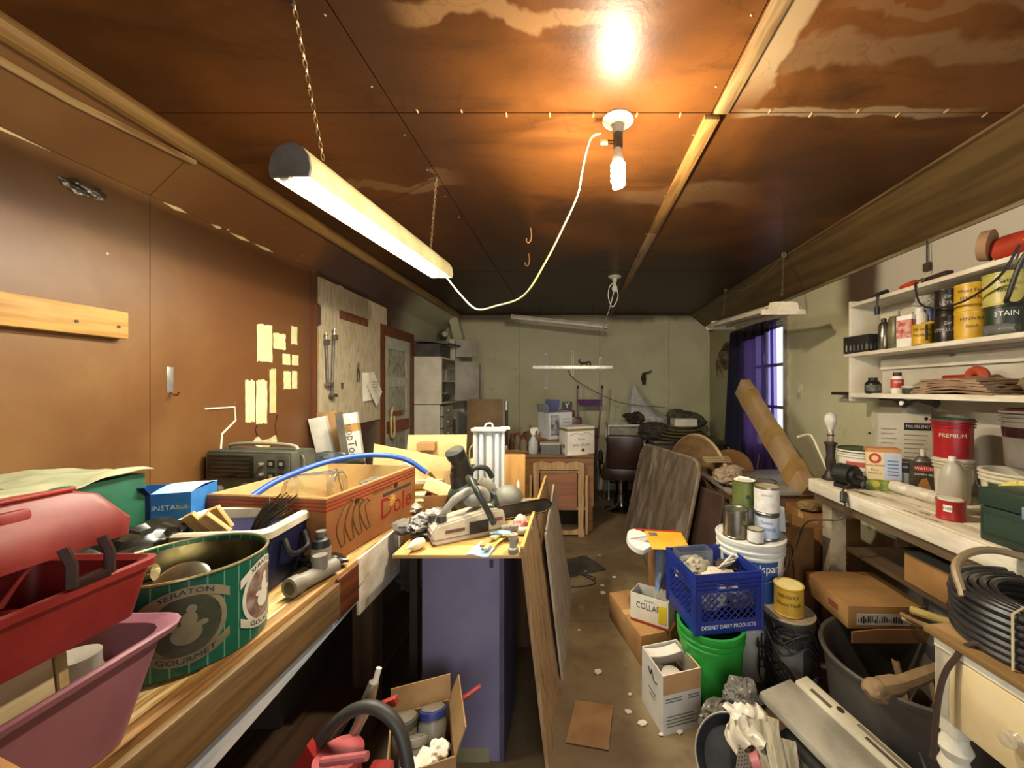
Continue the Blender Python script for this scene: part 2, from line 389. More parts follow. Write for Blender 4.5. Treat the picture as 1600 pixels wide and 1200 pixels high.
wf = S(G().bx(XL, -.65, Y0-.1, Y0, 0, ZT).bx(1.35, XR, Y0-.1, Y0, 0, ZT).bx(-.65, 1.35, Y0-.1, Y0, 2.15, ZT).o('wall_front', M('8a6744', .6)))
# trims
tl = G().tube([(CL-.028, Y0, ZT-.03), (CL-.028, 3.4, ZT-.03), (CL-.02, YB, ZT-.03)], .034, 10).o('trim_1', wood('8f6f3c', '7a5c30', 1, 2, .5, .1, world=True)); S(tl)
S(G().tube([(CL-.1, Y0, ZT-.10), (CL-.09, 1.3, ZT-.092), (CL-.055, 1.7, ZT-.07)], .014, 6).o('trim_2', wood('a58a5a', '6e4a24', 1, 2, .6, .1, world=True)))
def board(name, c, x0, x1, y0, y1, z0, z1):
    return S(G().bx(x0, x1, y0, y1, z0, z1, bev=.002).o(name, c))
board('trim_3', wood('94794e', '6f532e', 1, 3, .7, .3, '4f351c', world=True), .545, .60, Y0, 1.487, ZT-.009, ZT)
board('trim_4', wood('a07a42', '7d562a', 1, 3, .55, .2, '3f2612', world=True), .515, .575, 1.50, 2.6, ZT-.019, ZT)
board('trim_5', wood('7d6446', '5f4730', 1, 3, .7, .3, world=True), .515, .575, 2.603, 5.55, ZT-.016, ZT)
S(G().bx(CR-.012, CR+.008, Y0, YB, ZT-.012, ZT).o('trim_6', wood('6e5430', '57401f', 1, 3, .7, .2, world=True)))
S(G().bx(XR-.014, XR, Y0, YB, ZR-.02, ZR).o('trim_7', wood('8d8265', '6c5a3a', 1, 3, .7, .2, world=True)))
S(G().bx(XL, XL+.02, 2.70, 2.75, .9, ZL).o('trim_8', wood('6b3e20', '57301a', 2, 3, .6, .2, world=True)))
S(G().bx(XL, XL+.045, 1.15, 2.62, .995, 1.025, bev=.004).o('trim_9', wood('8a5c2c', '6e451f', 1, 3, .6, .2, world=True)))
S(G().box((-1.66, 5.48, 2.36), (.12, .16, .46), ry=R(-14)).o('trim_10', MB))
# cracked pale joints on the left wall
g = G()
for a, b, zz in ((0.9, 1.36, 0), (1.96, 2.02, 0), (2.07, 2.2, 0), (2.22, 2.37, 0), (1.73, 1.84, 0), (3.0, 3.1, -.03), (3.14, 3.22, -.04)):
    g.prism([(a, ZL+zz-.004), ((a+b)/2, ZL+zz-.016), (b, ZL+zz-.006), ((a+b)/2+.02, ZL+zz+.003)], XL+.0005, XL+.003, lambda p, q, d: (d, p, q))
g.o('bare_joint', M('d8c795', .8), wl)
g = G(); pts = [(1.67, 2.47), (1.685, 2.44), (1.672, 2.41), (1.69, 2.38), (1.68, 2.33)]
# paint test patches, brushed straight onto the wall
pale = M('dcd9a8', .6, 'cfcb96', 9); pale2 = M('cfc48c', .6, 'c2b67c', 9)
def patch(u0, v0, u1, v1, mt, k):
    A, Bb = XP(u0, v0, XL), XP(u1, v1, XL); y0, y1 = A.y, Bb.y; z1 = XP((u0+u1)/2, v0, XL).z; z0 = XP((u0+u1)/2, v1, XL).z
    rng = random.Random(k); n = 9; p = []
    w_, h_ = y1-y0, z1-z0
    for i in range(n+1): p.append((y0+w_*i/n, z0+rng.uniform(-.03, .05)*h_*(.5 if 0 < i < n else -1)))
    for i in range(1, 7): p.append((y1+rng.uniform(-.04, .04)*w_, z0+h_*i/7))
    for i in range(n+1): p.append((y1-w_*i/n, z1+rng.uniform(-.03, .03)*h_))
    for i in range(1, 7): p.append((y0+rng.uniform(-.04, .04)*w_, z1-h_*i/7))
    G().prism(p, XL+.0003, XL+.0018, lambda a, b, d: (d, a, b)).o('paint_patch', mt, wl)
for i, (a, b, c_, d, mm) in enumerate(((401, 508, 425, 565, pale), (427, 521, 446, 546, pale), (455, 510, 464, 538, pale), (441, 553, 453, 570, pale), (456, 555, 466, 571, pale), (443, 580, 454, 608, pale), (456, 580, 464, 607, pale), (421, 577, 431, 645, pale2), (383, 594, 398, 660, pale), (400, 594, 417, 662, pale))):
    patch(a, b, c_, d, mm, i)
# bracket-shaped pale outline and torn plaster
q = [XP(u, v, XL+.003) for u, v in ((320, 639), (366, 636), (368, 657), (347, 678), (345, 705))]
G().tube(q, .0055, 4).o('paint_line', M('e2dcc4', .8), wl)
q = [XP(u, v, XL) for u, v in ((395, 690), (402, 682), (408, 688), (420, 686), (430, 680), (432, 690), (415, 700), (398, 697))]
G().prism([(p.y, p.z) for p in q], XL, XL+.006, lambda a, b, d: (d, a, b)).o('torn_plaster', M('d6c9a4', .9, 'c0a468', 30), wl)
for pth in (((402, 662), (399, 672), (403, 684)), ((433, 648), (430, 665), (432, 690)), ((238, 190), (235, 215), (239, 235), (236, 262), (237, 296)), ((494, 500), (497, 540), (493, 580))):
    G().tube([XP(u, v, XL+.001) for u, v in pth], [.004, .0025, .006, .003], 4).o('crack', M('2e1a0e', .9), wl)
# window on the right wall, mostly behind the curtain
wn = S(G().bx(XR-.02, XR+.02, 3.55, 3.62, .78, 2.2).bx(XR-.02, XR+.02, 4.45, 4.52, .78, 2.2).bx(XR-.02, XR+.02, 3.62, 4.45, 2.12, 2.2).bx(XR-.03, XR+.03, 3.55, 4.52, .78, .85).o('window_1', M('b8b19a', .6, '968e72', 8)))
for y0, y1 in ((3.62, 3.66), (4.41, 4.45), (4.02, 4.05)): G().bx(XR+.02, XR+.05, y0, y1, .85, 2.12).o('sash_bar', M('c4bda6', .5), wn)
for z0 in (.85, 1.28, 1.70, 2.08): G().bx(XR+.022, XR+.048, 3.62, 4.45, z0, z0+.03).o('sash_bar', M('c4bda6', .5), wn)
G().bx(XR+.033, XR+.037, 3.62, 4.45, .85, 2.12).o('pane', glass, wn)
# door in the left wall
dr = S(G().bx(XL-.012, XL-.008, 3.75, 4.35, .02, 2.0).o('door_1', M('a5a28f', .8, '86816e', 4, (6, 6, 3), bump=.3, c3='6a5e4a', t3=.62, n3=4, world=True)))
dw = M('b9b8a6', .75, '9c9a88', 5, (8, 8, 2), bump=.3, c3='7a6f5c', t3=.66, n3=3, world=True)
for y0, y1, z0, z1 in ((3.75, 3.84, .02, 2.0), (4.26, 4.35, .02, 2.0)): G().bx(XL-.008, XL+.004, y0, y1, z0, z1).o('stile', dw, dr)
for z0, z1 in ((1.88, 2.0), (1.50, 1.60), (1.02, 1.16), (.02, .2)): G().bx(XL-.008, XL+.002, 3.84, 4.26, z0, z1).o('rail', dw, dr)
G().bx(XL+.004, XL+.010, 3.80, 4.32, 1.03, 1.15).o('kick_board', M('6e3218', .6, '8a4520', 9), dr)
G().box((XL-.004, 4.06, 1.22), (.012, .24, .05)).o('rust_patch', M('8a4a2c', .7), dr)
fr = S(G().bx(XL-.05, XL+.02, 3.66, 3.75, 0, 2.1).bx(XL-.05, XL+.02, 4.35, 4.43, 0, 2.1).bx(XL-.05, XL+.02, 3.75, 4.35, 2.0, 2.1).o('trim_11', wood('6e3d1d', '55301a', 2, 3, .6, .2, world=True)))
# ------------------------------------------------------------------ ceiling lamps
def shop_light(name, label, cat, A, Bp, wd, top_m, tubes, lit, drop=0, group=None):
    A, Bp = Vector(A), Vector(Bp); L = (Bp-A).length; d = (Bp-A).normalized()
    t = T(name, label, cat, (A+Bp)/2, group=group)
    x = d.cross(Vector((0, 0, 1))).normalized(); up = x.cross(d)
    m = Matrix((x, d, up)).transposed().to_4x4(); t.matrix_world = Matrix.Translation((A+Bp)/2) @ m
    return t, L
wm = M('dcd3a6', .4, 'c9bd8a', 6)
A, Bp = W(455, 256, 1.26), W(690, 423, 2.44)
t, L = shop_light('fluorescent_light', 'lit white hanging fluorescent shop light with a rounded grey end cap, over the left bench', 'ceiling light', A, Bp, .13, wm, 1, True)
prof = [(-.066, -.045), (-.072, -.02), (-.066, .02), (-.045, .05), (-.015, .064), (.015, .064), (.045, .05), (.066, .02), (.072, -.02), (.066, -.045), (.062, -.045), (.066, -.02), (.06, .015), (.04, .043), (.0, .056), (-.04, .043), (-.06, .015), (-.066, -.02), (-.062, -.045)]
G().prism(prof, -L/2, L/2, lambda a, b, d: (a, d, b)).o('housing', wm, t)
G().bx(-.03, .03, -L/2+.01, L/2-.01, .02, .05).o('ballast_cover', M('e6e0bf', .4), t)
capm = M('6e6a62', .5, '5a5650', 8)
G().prism([p for p in prof[:10]], -L/2-.008, -L/2, lambda a, b, d: (a, d, b)).o('end_cap', capm, t)
G().prism([p for p in prof[:10]], L/2, L/2+.008, lambda a, b, d: (a, d, b)).o('end_cap', M('e4d99c', .4), t)
for sx in (-.03,):
    G().cyl((sx, -L/2+.03, -.035), (sx, L/2-.03, -.035), .017, n=16).o('glowing_tube', M('fffbe6', emis=95), t)
    for yy in (-L/2+.015, L/2-.015): G().box((sx, yy, -.025), (.03, .02, .045)).o('tube_holder', white, t)
l = bpy.data.lights.new('tube_light', 'AREA'); l.shape = 'RECTANGLE'; l.size = .12; l.size_y = L*.95; l.energy = 20; l.color = (1, .96, .82)
lo = bpy.data.objects.new('tube_light', l); C.objects.link(lo); lo.parent = t; lo.location = (-.01, 0, -.06)
inv = t.matrix_world.inverted()
bpy.context.view_layer.update(); inv = t.matrix_world.inverted()
for a, b in ((W(458, 0, 1.06), W(505, 250, 1.34)), (W(682, 281, 1.96), W(672, 402, 2.20))):
    a = a.copy(); a.z = ZT; g = chain_mesh(G(), inv @ a, inv @ b); g.o('chain', M('b39a70', .35, '8c7550', 9, metal=.7), t)
    G().tube([inv @ (a+Vector((.0, 0, 0))), inv @ (a-Vector((0, 0, .012)))], .004, 6).o('ceiling_hook', steel, t)
# white flex from the bulb socket to the light
cbl = G().tube([W(*p) for p in ((938, 208, 1.50), (924, 215, 1.50), (915, 240, 1.51), (908, 275, 1.55), (902, 305, 1.58), (882, 350, 1.65), (852, 410, 1.75), (818, 462, 1.85), (775, 478, 1.95), (745, 483, 2.0), (722, 463, 2.1), (700, 436, 2.28), (693, 428, 2.42))], .0042, 8, 6).o('extension_lead', M('e2e0a8', .4, 'd4d296', 9)); tag(cbl, 'pale cord looping from the ceiling bulb socket to the shop light', 'cord')
def rose(name, label, u, v, x, y, lit):
    t = T(name, label, 'light bulb', (x, y, ZT))
    G().lathe([(.002, -.022), (.03, -.022), (.045, -.014), (.062, -.004), (.062, 0)], n=32).o('porcelain_base', M('d9d4b4', .3), t)
    G().lathe([(.019, -.055), (.022, -.05), (.024, -.022)], n=20).o('socket', M('c9c5bb', .35), t)
    return t
t = rose('ceiling_lamp', 'lit spiral bulb hanging in a round ceiling socket with a plug adapter', 0, 0, .18, 1.53, True)
G().lathe([(.017, -.115), (.019, -.11), (.019, -.06), (.016, -.055)], n=20).o('plug_adapter', M('4a443c', .5), t)
for dz in (-.082, -.094): G().bx(-.042, -.015, -.003, .003, dz-.0015, dz+.0015).o('plug_prong', brass, t)
G().box((-.055, 0, -.087), (.03, .014, .022), bev=.004).o('plug', M('e2dfa6', .4), t)
G().lathe([(.022, -.165), (.024, -.15), (.017, -.125), (.015, -.115)], n=20).o('bulb_collar', M('e8ddc8', .4), t)
sp = [(.022*cos(k*.5), .022*sin(k*.5), -.172-.0016*k) for k in range(56)]
G().tube(sp, .0085, 8).o('glowing_spiral', M('ffdf9e', emis=55), t)
l = bpy.data.lights.new('bulb_light', 'POINT'); l.energy = 76; l.color = (1, .84, .62); l.shadow_soft_size = .035
lo = bpy.data.objects.new('bulb_light', l); C.objects.link(lo); lo.parent = t; lo.location = (0, 0, -.275)
t = rose('ceiling_lamp', 'unlit clear bulb in the far white ceiling socket with dangling white cord', 0, 0, .40, 3.67, False)
G().lathe([(.003, -.150), (.02, -.144), (.03, -.122), (.026, -.10), (.014, -.08), (.013, -.055)], n=20).o('glass_bulb', M('f2efe6', .1, trans=.4), t)
G().tube([(0, 0, -.05), (-.05, 0, -.10), (-.06, 0, -.2), (-.02, 0, -.29), (.03, 0, -.2), (.02, -.01, -.11)], .004, 6, 5).o('dangling_cord', whitepl, t)
G().tube([(.0, 0, -.11), (-.04, .05, -.28), (-.05, .6, -.36), (-.03, 1.25, -.4)], .004, 6, 5).o('hanging_cord', whitepl, t)
# hooks in the ceiling
for u, v in ((829, 356), (826, 396)):
    p = W(u, v, 1.07*F/(CV-v))
    k = tag(G().tube([(0, 0, 0), (.006, 0, -.05), (.0, 0, -.085), (-.016, 0, -.1), (-.028, 0, -.085), (-.026, 0, -.07)], .0035, 6, 4).o('ceiling_hook', M('d8a070', .4), loc=(p.x, p.y, ZT)), 'small bare %s hook screwed into the ceiling panels' % ('nearer' if v == 356 else 'farther'), 'hook', 'bare ceiling hooks')
# far fluorescent fixture, hung tilted, unlit
A, Bp = W(800, 496, 4.95), W(948, 511, 4.9)
t, L = shop_light('fluorescent_light', 'narrow unlit fluorescent fixture hanging slightly tilted before the far wall', 'ceiling light', A, Bp, .1, white, 1, False)
wm2 = M('d9d2c6', .4, 'c5bdae', 7)
G().prism([(-.05, -.02), (-.05, .0), (-.025, .035), (.025, .035), (.05, 0), (.05, -.02), (.045, -.02), (.02, .015), (-.02, .015), (-.045, -.02)], -L/2, L/2, lambda a, b, d: (a, d, b)).o('housing', wm2, t)
G().cyl((0, -L/2+.02, -.012), (0, L/2-.02, -.012), .013, n=12).o('fluorescent_tube', M('e6ddd2', .3), t)
for s in (-1, 1): G().prism([(-.05, -.025), (-.05, .005), (-.025, .038), (.025, .038), (.05, .005), (.05, -.025)], s*L/2-.006, s*L/2+.006, lambda a, b, d: (a, d, b)).o('end_cap', wm2, t)
bpy.context.view_layer.update(); inv = t.matrix_world.inverted()
for u, vt, vb in ((843, 488, 500), (925, 480, 508), (875, 488, 502)):
    b = W(u, vb-5, 4.93); G().tube([inv @ Vector((b.x+.02, b.y, ZT)), inv @ b], .002, 5).o('hanging_wire', black, t)
# right fixture on chains, unlit
A, Bp = W(1224, 480, 2.6), W(1126, 507, 3.8)
t, L = shop_light('fluorescent_light', 'unlit dusty white two-tube shop light hanging by chains at right', 'ceiling light', A, Bp, .28, white, 2, False)
wr_ = M('cfc8b4', .45, 'b5ac94', 7)
G().prism([(-.14, -.035), (-.12, .0), (-.05, .03), (.05, .03), (.12, 0), (.14, -.035), (.134, -.035), (.115, -.006), (.048, .022), (-.048, .022), (-.115, -.006), (-.134, -.035)], -L/2, L/2, lambda a, b, d: (a, d, b)).o('reflector', wr_, t)
for sx in (-.06, .06): G().cyl((sx, -L/2+.02, -.018), (sx, L/2-.02, -.018), .017, n=12).o('fluorescent_tube', M('b9b3a4', .3), t)
for s in (-1, 1): G().prism([(-.145, -.05), (-.145, -.02), (-.1, -.01), (-.09, .03), (-.06, .036), (.06, .036), (.09, .026), (.1, -.012), (.145, -.022), (.145, -.05)], s*L/2-.01, s*L/2+.01, lambda a, b, d: (a, d, b)).o('end_plate', M('e2dac4', .5, 'c9bfa4', 14), t)
bpy.context.view_layer.update(); inv = t.matrix_world.inverted()
cm = M('9a9078', .4, '7a6f58', 9, metal=.6)
h1 = Vector((1.66, 3.02, 2.545)); h2 = Vector((1.63, 4.1, 2.54))
for h, b in ((h1, W(1222, 462, 2.85)), (h2, W(1130, 492, 3.65))):
    chain_mesh(G(), inv @ h, inv @ b, .022, .0022).o('chain', cm, t)
    G().tube([inv @ (h+Vector((.016*cos(k*pi/4), 0, -.012+.016*sin(k*pi/4)))) for k in range(8)], .003, 6, closed=True).o('ceiling_hook', M('b4a68c', .4), t)
sw = [h1.lerp(h2, k/6)-Vector((0, 0, .10*(1-(k/3-1)**2)+.01)) for k in range(7)]
G().tube([inv @ p for p in sw], .003, 6, 3).o('slack_cord', cm, t)
# ------------------------------------------------------------------ left wall fittings
t = T('wall_plank', 'short rough pine plank screwed to the brown left wall', 'plank', (XL, 1.1, 1.735))
G().bx(0, .04, -.7, .465, -.054, .054, bev=.003).o('plank_body', wood('b88d4c', '9a7136', 1, 3, .6, .3, '6e4a20', t3=.68), t)
for y in (.02, .30, .43): G().cyl((.04, y, -.01), (.0425, y, -.01), .006, n=8).o('screw', M('3a2a18', .5), t)
foil = crumple('foil_scrap', M('b9b4a8', .25, '6c665c', 14, metal=.9), XP(132, 295, XL+.006), .062, (.10, 1, .42), .55, 8, seed=3); tag(foil, 'crumpled silver foil scrap stuck high on the left wall', 'foil')
t = T('hook_bracket', 'small grey metal strip hook on the left wall', 'hook', XP(265, 594, XL))
G().bx(0, .003, -.014, .014, -.06, .06, bev=.001).o('strip', M('b9b7b0', .35, metal=.7), t); G().tube([(.003, 0, -.055), (.03, .0, -.07), (.045, 0, -.055)], .004, 6, 3).o('hook', rust, t)
# pegboard with tools
P = lambda u, v: XP(u, v, XL)
t = T('tool_board', 'cream speckled tool board with a notched edge nailed to the left wall', 'board', (XL, 2.78, 1.17))
pm = M('bdae90', .8, 'a89878', 14, (1, 3, .6), bump=.2, c3='97825f', t3=.7, n3=3)
poly = [(0, 0), (1.0, .02), (1.01, 1.1), (.0, 1.12), (.0, .93), (.035, .91), (.035, .78), (.0, .76)]
G().prism(poly, .002, .014, lambda a, b, d: (d, a, b)).o('board_sheet', pm, t)
G().bx(.014, .018, .24, .66, .86, .93).o('bare_patch', M('5e3420', .7, '7a4a30', 20, c3='3a2015'), t)
G().bx(.0, .012, -.05, .0, -.16, .0).o('batten', wood('b8925c', '9a7442', 2), t)
G().bx(.0, .012, -.05, .0, .50, .72).o('batten', wood('b8925c', '9a7442', 2), t)
def clamp(loc, L, tilt, label):
    t = T('pipe_clamp', label, 'clamp', loc, rot=(R(tilt), 0, 0), group='pipe clamps on the tool board')
    mm = M('a19c92', .3, '6e6a62', 12, metal=.8)
    G().cyl((.02, 0, 0), (.02, 0, -L), .008, n=8).o('bar', mm, t)
    G().box((.03, 0, 0), (.03, .03, .04), bev=.004).o('head', mm, t); G().box((.03, .0, -L+.02), (.04, .05, .025), bev=.004).o('jaw', mm, t)
    G().cyl((.02, .0, .02), (.02, .0, .07), .005, n=6).cyl((.02, -.02, .05), (.02, .02, .05), .004, n=6).o('screw_handle', mm, t)
pc = P(505, 535); clamp((XL+.016, pc.y-.02, pc.z), .33, 4, 'shorter steel clamp hanging at the tool board left edge')
pc = P(512, 535); clamp((XL+.016, pc.y+.02, pc.z+.04), .46, -3, 'longer steel clamp hanging beside the shorter one')
t = T('screwdriver', 'thin old screwdriver hanging on the tool board', 'screwdriver', P(531, 598)); G().cyl((.02, 0, 0), (.02, 0, -.05), .009, .007, n=8).o('handle', M('4a3526', .6), t); G().cyl((.02, 0, -.05), (.02, 0, .07), .003, n=6).o('shaft', steel, t)
t = T('pliers', 'dark pliers hanging head down left of the pinned papers', 'pliers', P(556, 575))
for s in (-1, 1): G().tube([(.02, 0, .0), (.022, s*.016, -.05), (.02, s*.012, -.12)], [.006, .005], 6, 3).o('grip', M('3a2b20', .5), t)
G().box((.02, 0, .02), (.012, .024, .05), bev=.003).o('jaws', grey, t)
for k, (u, v) in enumerate(((543, 570), (556, 545), (577, 560), (514, 622))):
    tag(G().tube([(.0, 0, .02), (.02, 0, .02), (.02, 0, -.02), (.03, .01, -.025)], .002, 5).o('peg_hook', steel, loc=P(u, v)), ['bare wire hook below the clamps top', 'wire hook just above the pliers', 'wire hook above the pinned papers', 'low wire hook under the long clamp'][k] + ' on tool board', 'hook', 'wire hooks on tool board')
pp = P(572, 604)
for k, (dy, dz, ro, lb) in enumerate(((0, 0, .06, 'large'), (.09, -.02, .7, 'small tilted'))):
    t = tag(G().sheet(lambda i, j: ((.022+.012*k)+.012*sin(i*4+k), (i-.5)*.2*cos(ro)-(j-.5)*.25*sin(ro), (i-.5)*.2*sin(ro)+(j-.5)*.25*cos(ro)), 6, 6, .0008).o('paper_sheet', paper, loc=(pp.x, pp.y+dy, pp.z+dz)), lb+' white paper sheet pinned on the tool board', 'paper', 'papers pinned on tool board')
    for q in range(5): G().bx(.03+.012*k, .0305+.012*k, -.06, .05-.01*q, .06-.025*q, .064-.025*q).o('print_line', grey, t)
rp = T('rope_loop', 'pale yellow rope loop hanging on the door frame', 'rope', P(609, 650)); G().tube([(.03, 0, .09), (.03, -.03, 0), (.03, -.03, -.17), (.03, .0, -.22), (.03, .04, -.17), (.03, .03, 0)], .011, 8, 5, closed=False).o('rope', M('c9b079', .8, 'a8905c', 30), rp)
# ================================================================== LEFT WORKBENCH
BZ = .83; BX = -.82
t = T('workbench', 'long worn wooden workbench along the brown left wall', 'workbench', (0, 0, 0))
topm = wood('c9a768', '8c6430', 1, 2.2, .6, .5, '4a2f16', t3=.56)
for x0, x1, m_ in ((-1.80, -1.42, topm), (-1.418, -1.10, topm), (-1.098, -.862, M('dcbc7c', .7, 'b08a48', 9, (14, 1.2, 14), bump=.5, c3='f0e2b0', t3=.55, n3=3)), (-.860, BX, wood('b38a50', '7a5326', 1, 2.5, .6, .5, '4a2f16'))):
    G().bx(x0, x1, .3, 3.1, BZ-.025, BZ-(.006 if x0 < -1 else 0), bev=.002).o('top_plank', m_, t)
G().bx(BX, BX+.022, .3, 1.32, BZ-.135, BZ-.018, bev=.003).o('edge_board', wood('7a5f38', '5f4628', 1, 2.5, .6, .3), t)  # shade on the bench front is put into this darker board colour
G().bx(BX+.0, BX+.012, 1.325, 1.45, BZ-.15, BZ-.01, bev=.002).o('edge_board', wood('6e3a1a', '4e2610', 1, 2.5, .5, .3), t)
G().bx(BX, BX+.011, 1.455, 1.80, BZ-.21, BZ+.004, bev=.001).o('drywall_strip', M('dfd8c8', .7, 'b9ab92', 9, c3='6e4a2a', t3=.66, n3=6), t)
G().bx(BX, BX+.02, 1.80, 3.1, BZ-.12, BZ-.01).o('edge_board', wood('9a7442', '735026', 1, 2.5, .6, .3), t)
G().prism([(.3, .56), (.3, .655), (1.45, .735), (1.80, .76), (1.80, .70), (1.45, .665)], BX-.012, BX-.001, lambda a, b, d: (d, a, b)).o('painted_rail', M('cdd0d0', .55, '9fb0bd', 4, (8, 1.2, 8), bump=.1, c3='6e5a40', t3=.66, n3=2), t)
for x0, y0 in ((-.93, .32), (-.93, 1.62), (-.93, 2.98), (-1.8, .32), (-1.8, 1.62), (-1.8, 2.98)):
    G().bx(x0, x0+.085, y0, y0+.085, 0, BZ-.025).o('leg', wood('4e3a26', '3a2a1a', 2, 2), t)
G().bx(-1.8, -.86, .4, 3.05, .2, .22).o('lower_shelf', wood('4a3422', '36261a', 1, 2), t)
# --- green popcorn tin
tx, ty = -.985, .985
t = T('popcorn_tin', 'open green pinstriped metal tin with two round badges', 'tin', (tx, ty, BZ))
gm = Mat('green_pinstripe'); k = gm.vec(); x, y, z = gm.xyz(k)
an = x.m('ARCTAN2', y); fr_ = (an*5.1).m('FRACT'); stripe = (fr_-.5).abs().step(.44, .47)
c = gm.mix(stripe*.6, '0e5a46', '7fae8e'); c = gm.mix(gm.noise(k, 9, 4).step(.6, .75)*.3, c, '0a3a30'); gm.color(c); gm.b.inputs['Roughness'].default_value = .3
tinm = M('9c9478', .3, '6e6448', 9, metal=.9); tr, th_ = .158, .218
G().lathe([(tr-.004, 0), (tr, .004), (tr, th_-.006), (tr+.003, th_-.003), (tr+.001, th_), (tr-.004, th_-.002), (tr-.004, .02), (0, .02)], n=64).o('tin_body', gm.m, t)
G().lathe([(tr-.0055, .022), (tr-.0055, th_-.012), (tr-.0045, th_-.012), (tr-.0045, .022)], n=64).o('tin_inside', tinm, t)
G().tube([((tr+.001)*cos(k*pi/32), (tr+.001)*sin(k*pi/32), th_) for k in range(64)], .0035, 6, closed=True).o('rolled_rim', M('c9c08e', .3, metal=.8), t)
def badge(a0, dark_tone):
    mcr = M('8a8468', .5, '6e6a50', 9) if dark_tone else M('dcd8c8', .5, 'b8b4a4', 9); mbr = M('2e3a2c', .5, '4a4634', 18) if dark_tone else M('6a4a38', .5, 'a8988a', 18)  # one badge takes a darker set of colours than the other
    def cy(px, pz, e=.0015): an_ = a0+px/tr; return ((tr+e)*cos(an_), (tr+e)*sin(an_), .112+pz)
    for rr, e, mm, nm in ((.070, .0012, mcr, 'badge_ring'), (.060, .0018, mbr, 'badge_picture')):
        g = G(); n = 28; rgs = [[g.bm.verts.new(cy(rr*q/6*cos(2*pi*i/n), rr*q/6*sin(2*pi*i/n)*1.15, e)) for i in range(n)] for q in (.1, 1, 2, 3, 4, 5, 6)]
        g.skin(rgs, cap=False)
        g.o(nm, mm, t)
    for sgn, word in ((1, 'SERATON'), (-1, 'GOURMET')):
        g = G(); g.sheet(lambda i, j: cy((i-.5)*.15, sgn*(.066+.022*j-.05*(2*i-1)**2*.6), .0026), 12, 1, 0).o('badge_banner', mcr, t)
        vs, fs = text_mesh(word); out = []
        for a, b in vs: px = a*.021; out.append(cy(px, sgn*(.077-.03*(px/.075)**2)+b*.017, .0034))
        me = bpy.data.meshes.new('lettering'); me.from_pydata(out, [], fs); me.materials.append(ink); ob = bpy.data.objects.new('lettering', me); C.objects.link(ob); ob.parent = t
    g = G()
    for cx1, cz1, ra, rb in ((.0, -.018, .026, .024), (.004, .012, .014, .020), (.008, .036, .009, .010), (-.022, .0, .010, .006), (.026, -.002, .010, .007)):
        c1 = g.bm.verts.new(cy(cx1, cz1, .0024)); r1 = [g.bm.verts.new(cy(cx1+ra*cos(q*pi/7), cz1+rb*sin(q*pi/7), .0024)) for q in range(14)]
        for q in range(14): g.bm.faces.new((c1, r1[q], r1[(q+1) % 14]))
    g.o('badge_figure', mcr, t)
badge(face((tx, ty))+1.08, False); badge(face((tx, ty))-.02, True)
t = T('round_tin', 'shiny round silver tin with its lid, inside the green tin', 'tin', (-1.0, 1.0, .945), rot=(R(38), R(20), 0))
G().lathe([(.055, 0), (.056, .045), (.058, .046), (.058, .06), (.05, .064), (0, .066)], n=40).o('tin_body', M('c9c2a4', .22, '8e866a', 9, metal=.95), t)
t = T('flashlight', 'small chrome tube poking over the green tin rim', 'flashlight', (-1.05, .90, 1.03)); G().tube([(-.07, -.03, .0), (.0, .0, .005), (.05, .02, .01)], [.022, .019], 14, 3).o('tube_body', M('d2cbb2', .18, metal=.95), t)
# --- cooler with navy body
cx, cy_, crz = -1.155, 1.315, .10
t = T('cooler', 'open navy cooler with white liner, packed behind the green tin', 'cooler', (cx, cy_, BZ), crz)
def rrect(wx, wy, r, n=5):
    o = []
    for sx, sy, a in ((1, 1, 0), (-1, 1, pi/2), (-1, -1, pi), (1, -1, 1.5*pi)):
        for i in range(n): q = a+pi/2*i/(n-1); o.append((sx*(wx-r)+r*cos(q), sy*(wy-r)+r*sin(q)))
    return o
def rings_of(g, specs):
    g.skin([[g.bm.verts.new((x, y, z)) for x, y in rrect(a, b, r)] for a, b, r, z in specs]); return g
navy = M('1d2147', .4, '15183a', 9)
rings_of(G(), [(.172, .12, .03, 0), (.185, .135, .03, .17), (.14, .1, .03, .172)]).o('cooler_body', navy, t)
rings_of(G(), [(.18, .13, .03, .17), (.196, .146, .035, .176), (.196, .146, .035, .198), (.188, .138, .03, .205), (.165, .118, .03, .203), (.155, .108, .03, .05), (.1, .1, .02, .05)]).o('white_liner', M('e6dfc8', .45, 'cfc5a8', 9), t)
G().tube([(.192, -.06, .15), (.215, -.06, .10), (.215, .03, .09), (.192, .05, .14)], .009, 8, 3).o('carry_handle', black, t)
for k, (x, y, a) in enumerate(((-.03, -.03, .5), (.02, -.02, .62), (-.01, .02, .35))):
    tag(G().box((0, 0, 0), (.03, .022, .19)).o('wood_offcut', wood('c9a870', 'a8834a', 2), loc=(cx+x-.03, cy_+y, BZ+.16), rot=(.3, -a, .3)), ['left', 'right', 'rear'][k]+' pale wood offcut standing in the white-lined cooler', 'wood offcut', 'offcuts in the cooler')
g = G()
for k in range(46):
    x, y = random.uniform(-.03, .03), random.uniform(-.02, .02); L_ = random.uniform(.13, .2)
    g.tube([(x*.4, y*.4, -.03), (x+.06, y, L_*.5), (x*1.8+.13, y*2, L_*.9)], .0018, 4, 2)
tag(g.o('wire_bundle', M('5a4c34', .5, '3a3022', 20), loc=(cx+.03, cy_-.0, BZ+.11), kind='stuff'), 'bundle of thin dark rods leaning in the cooler', 'wire')
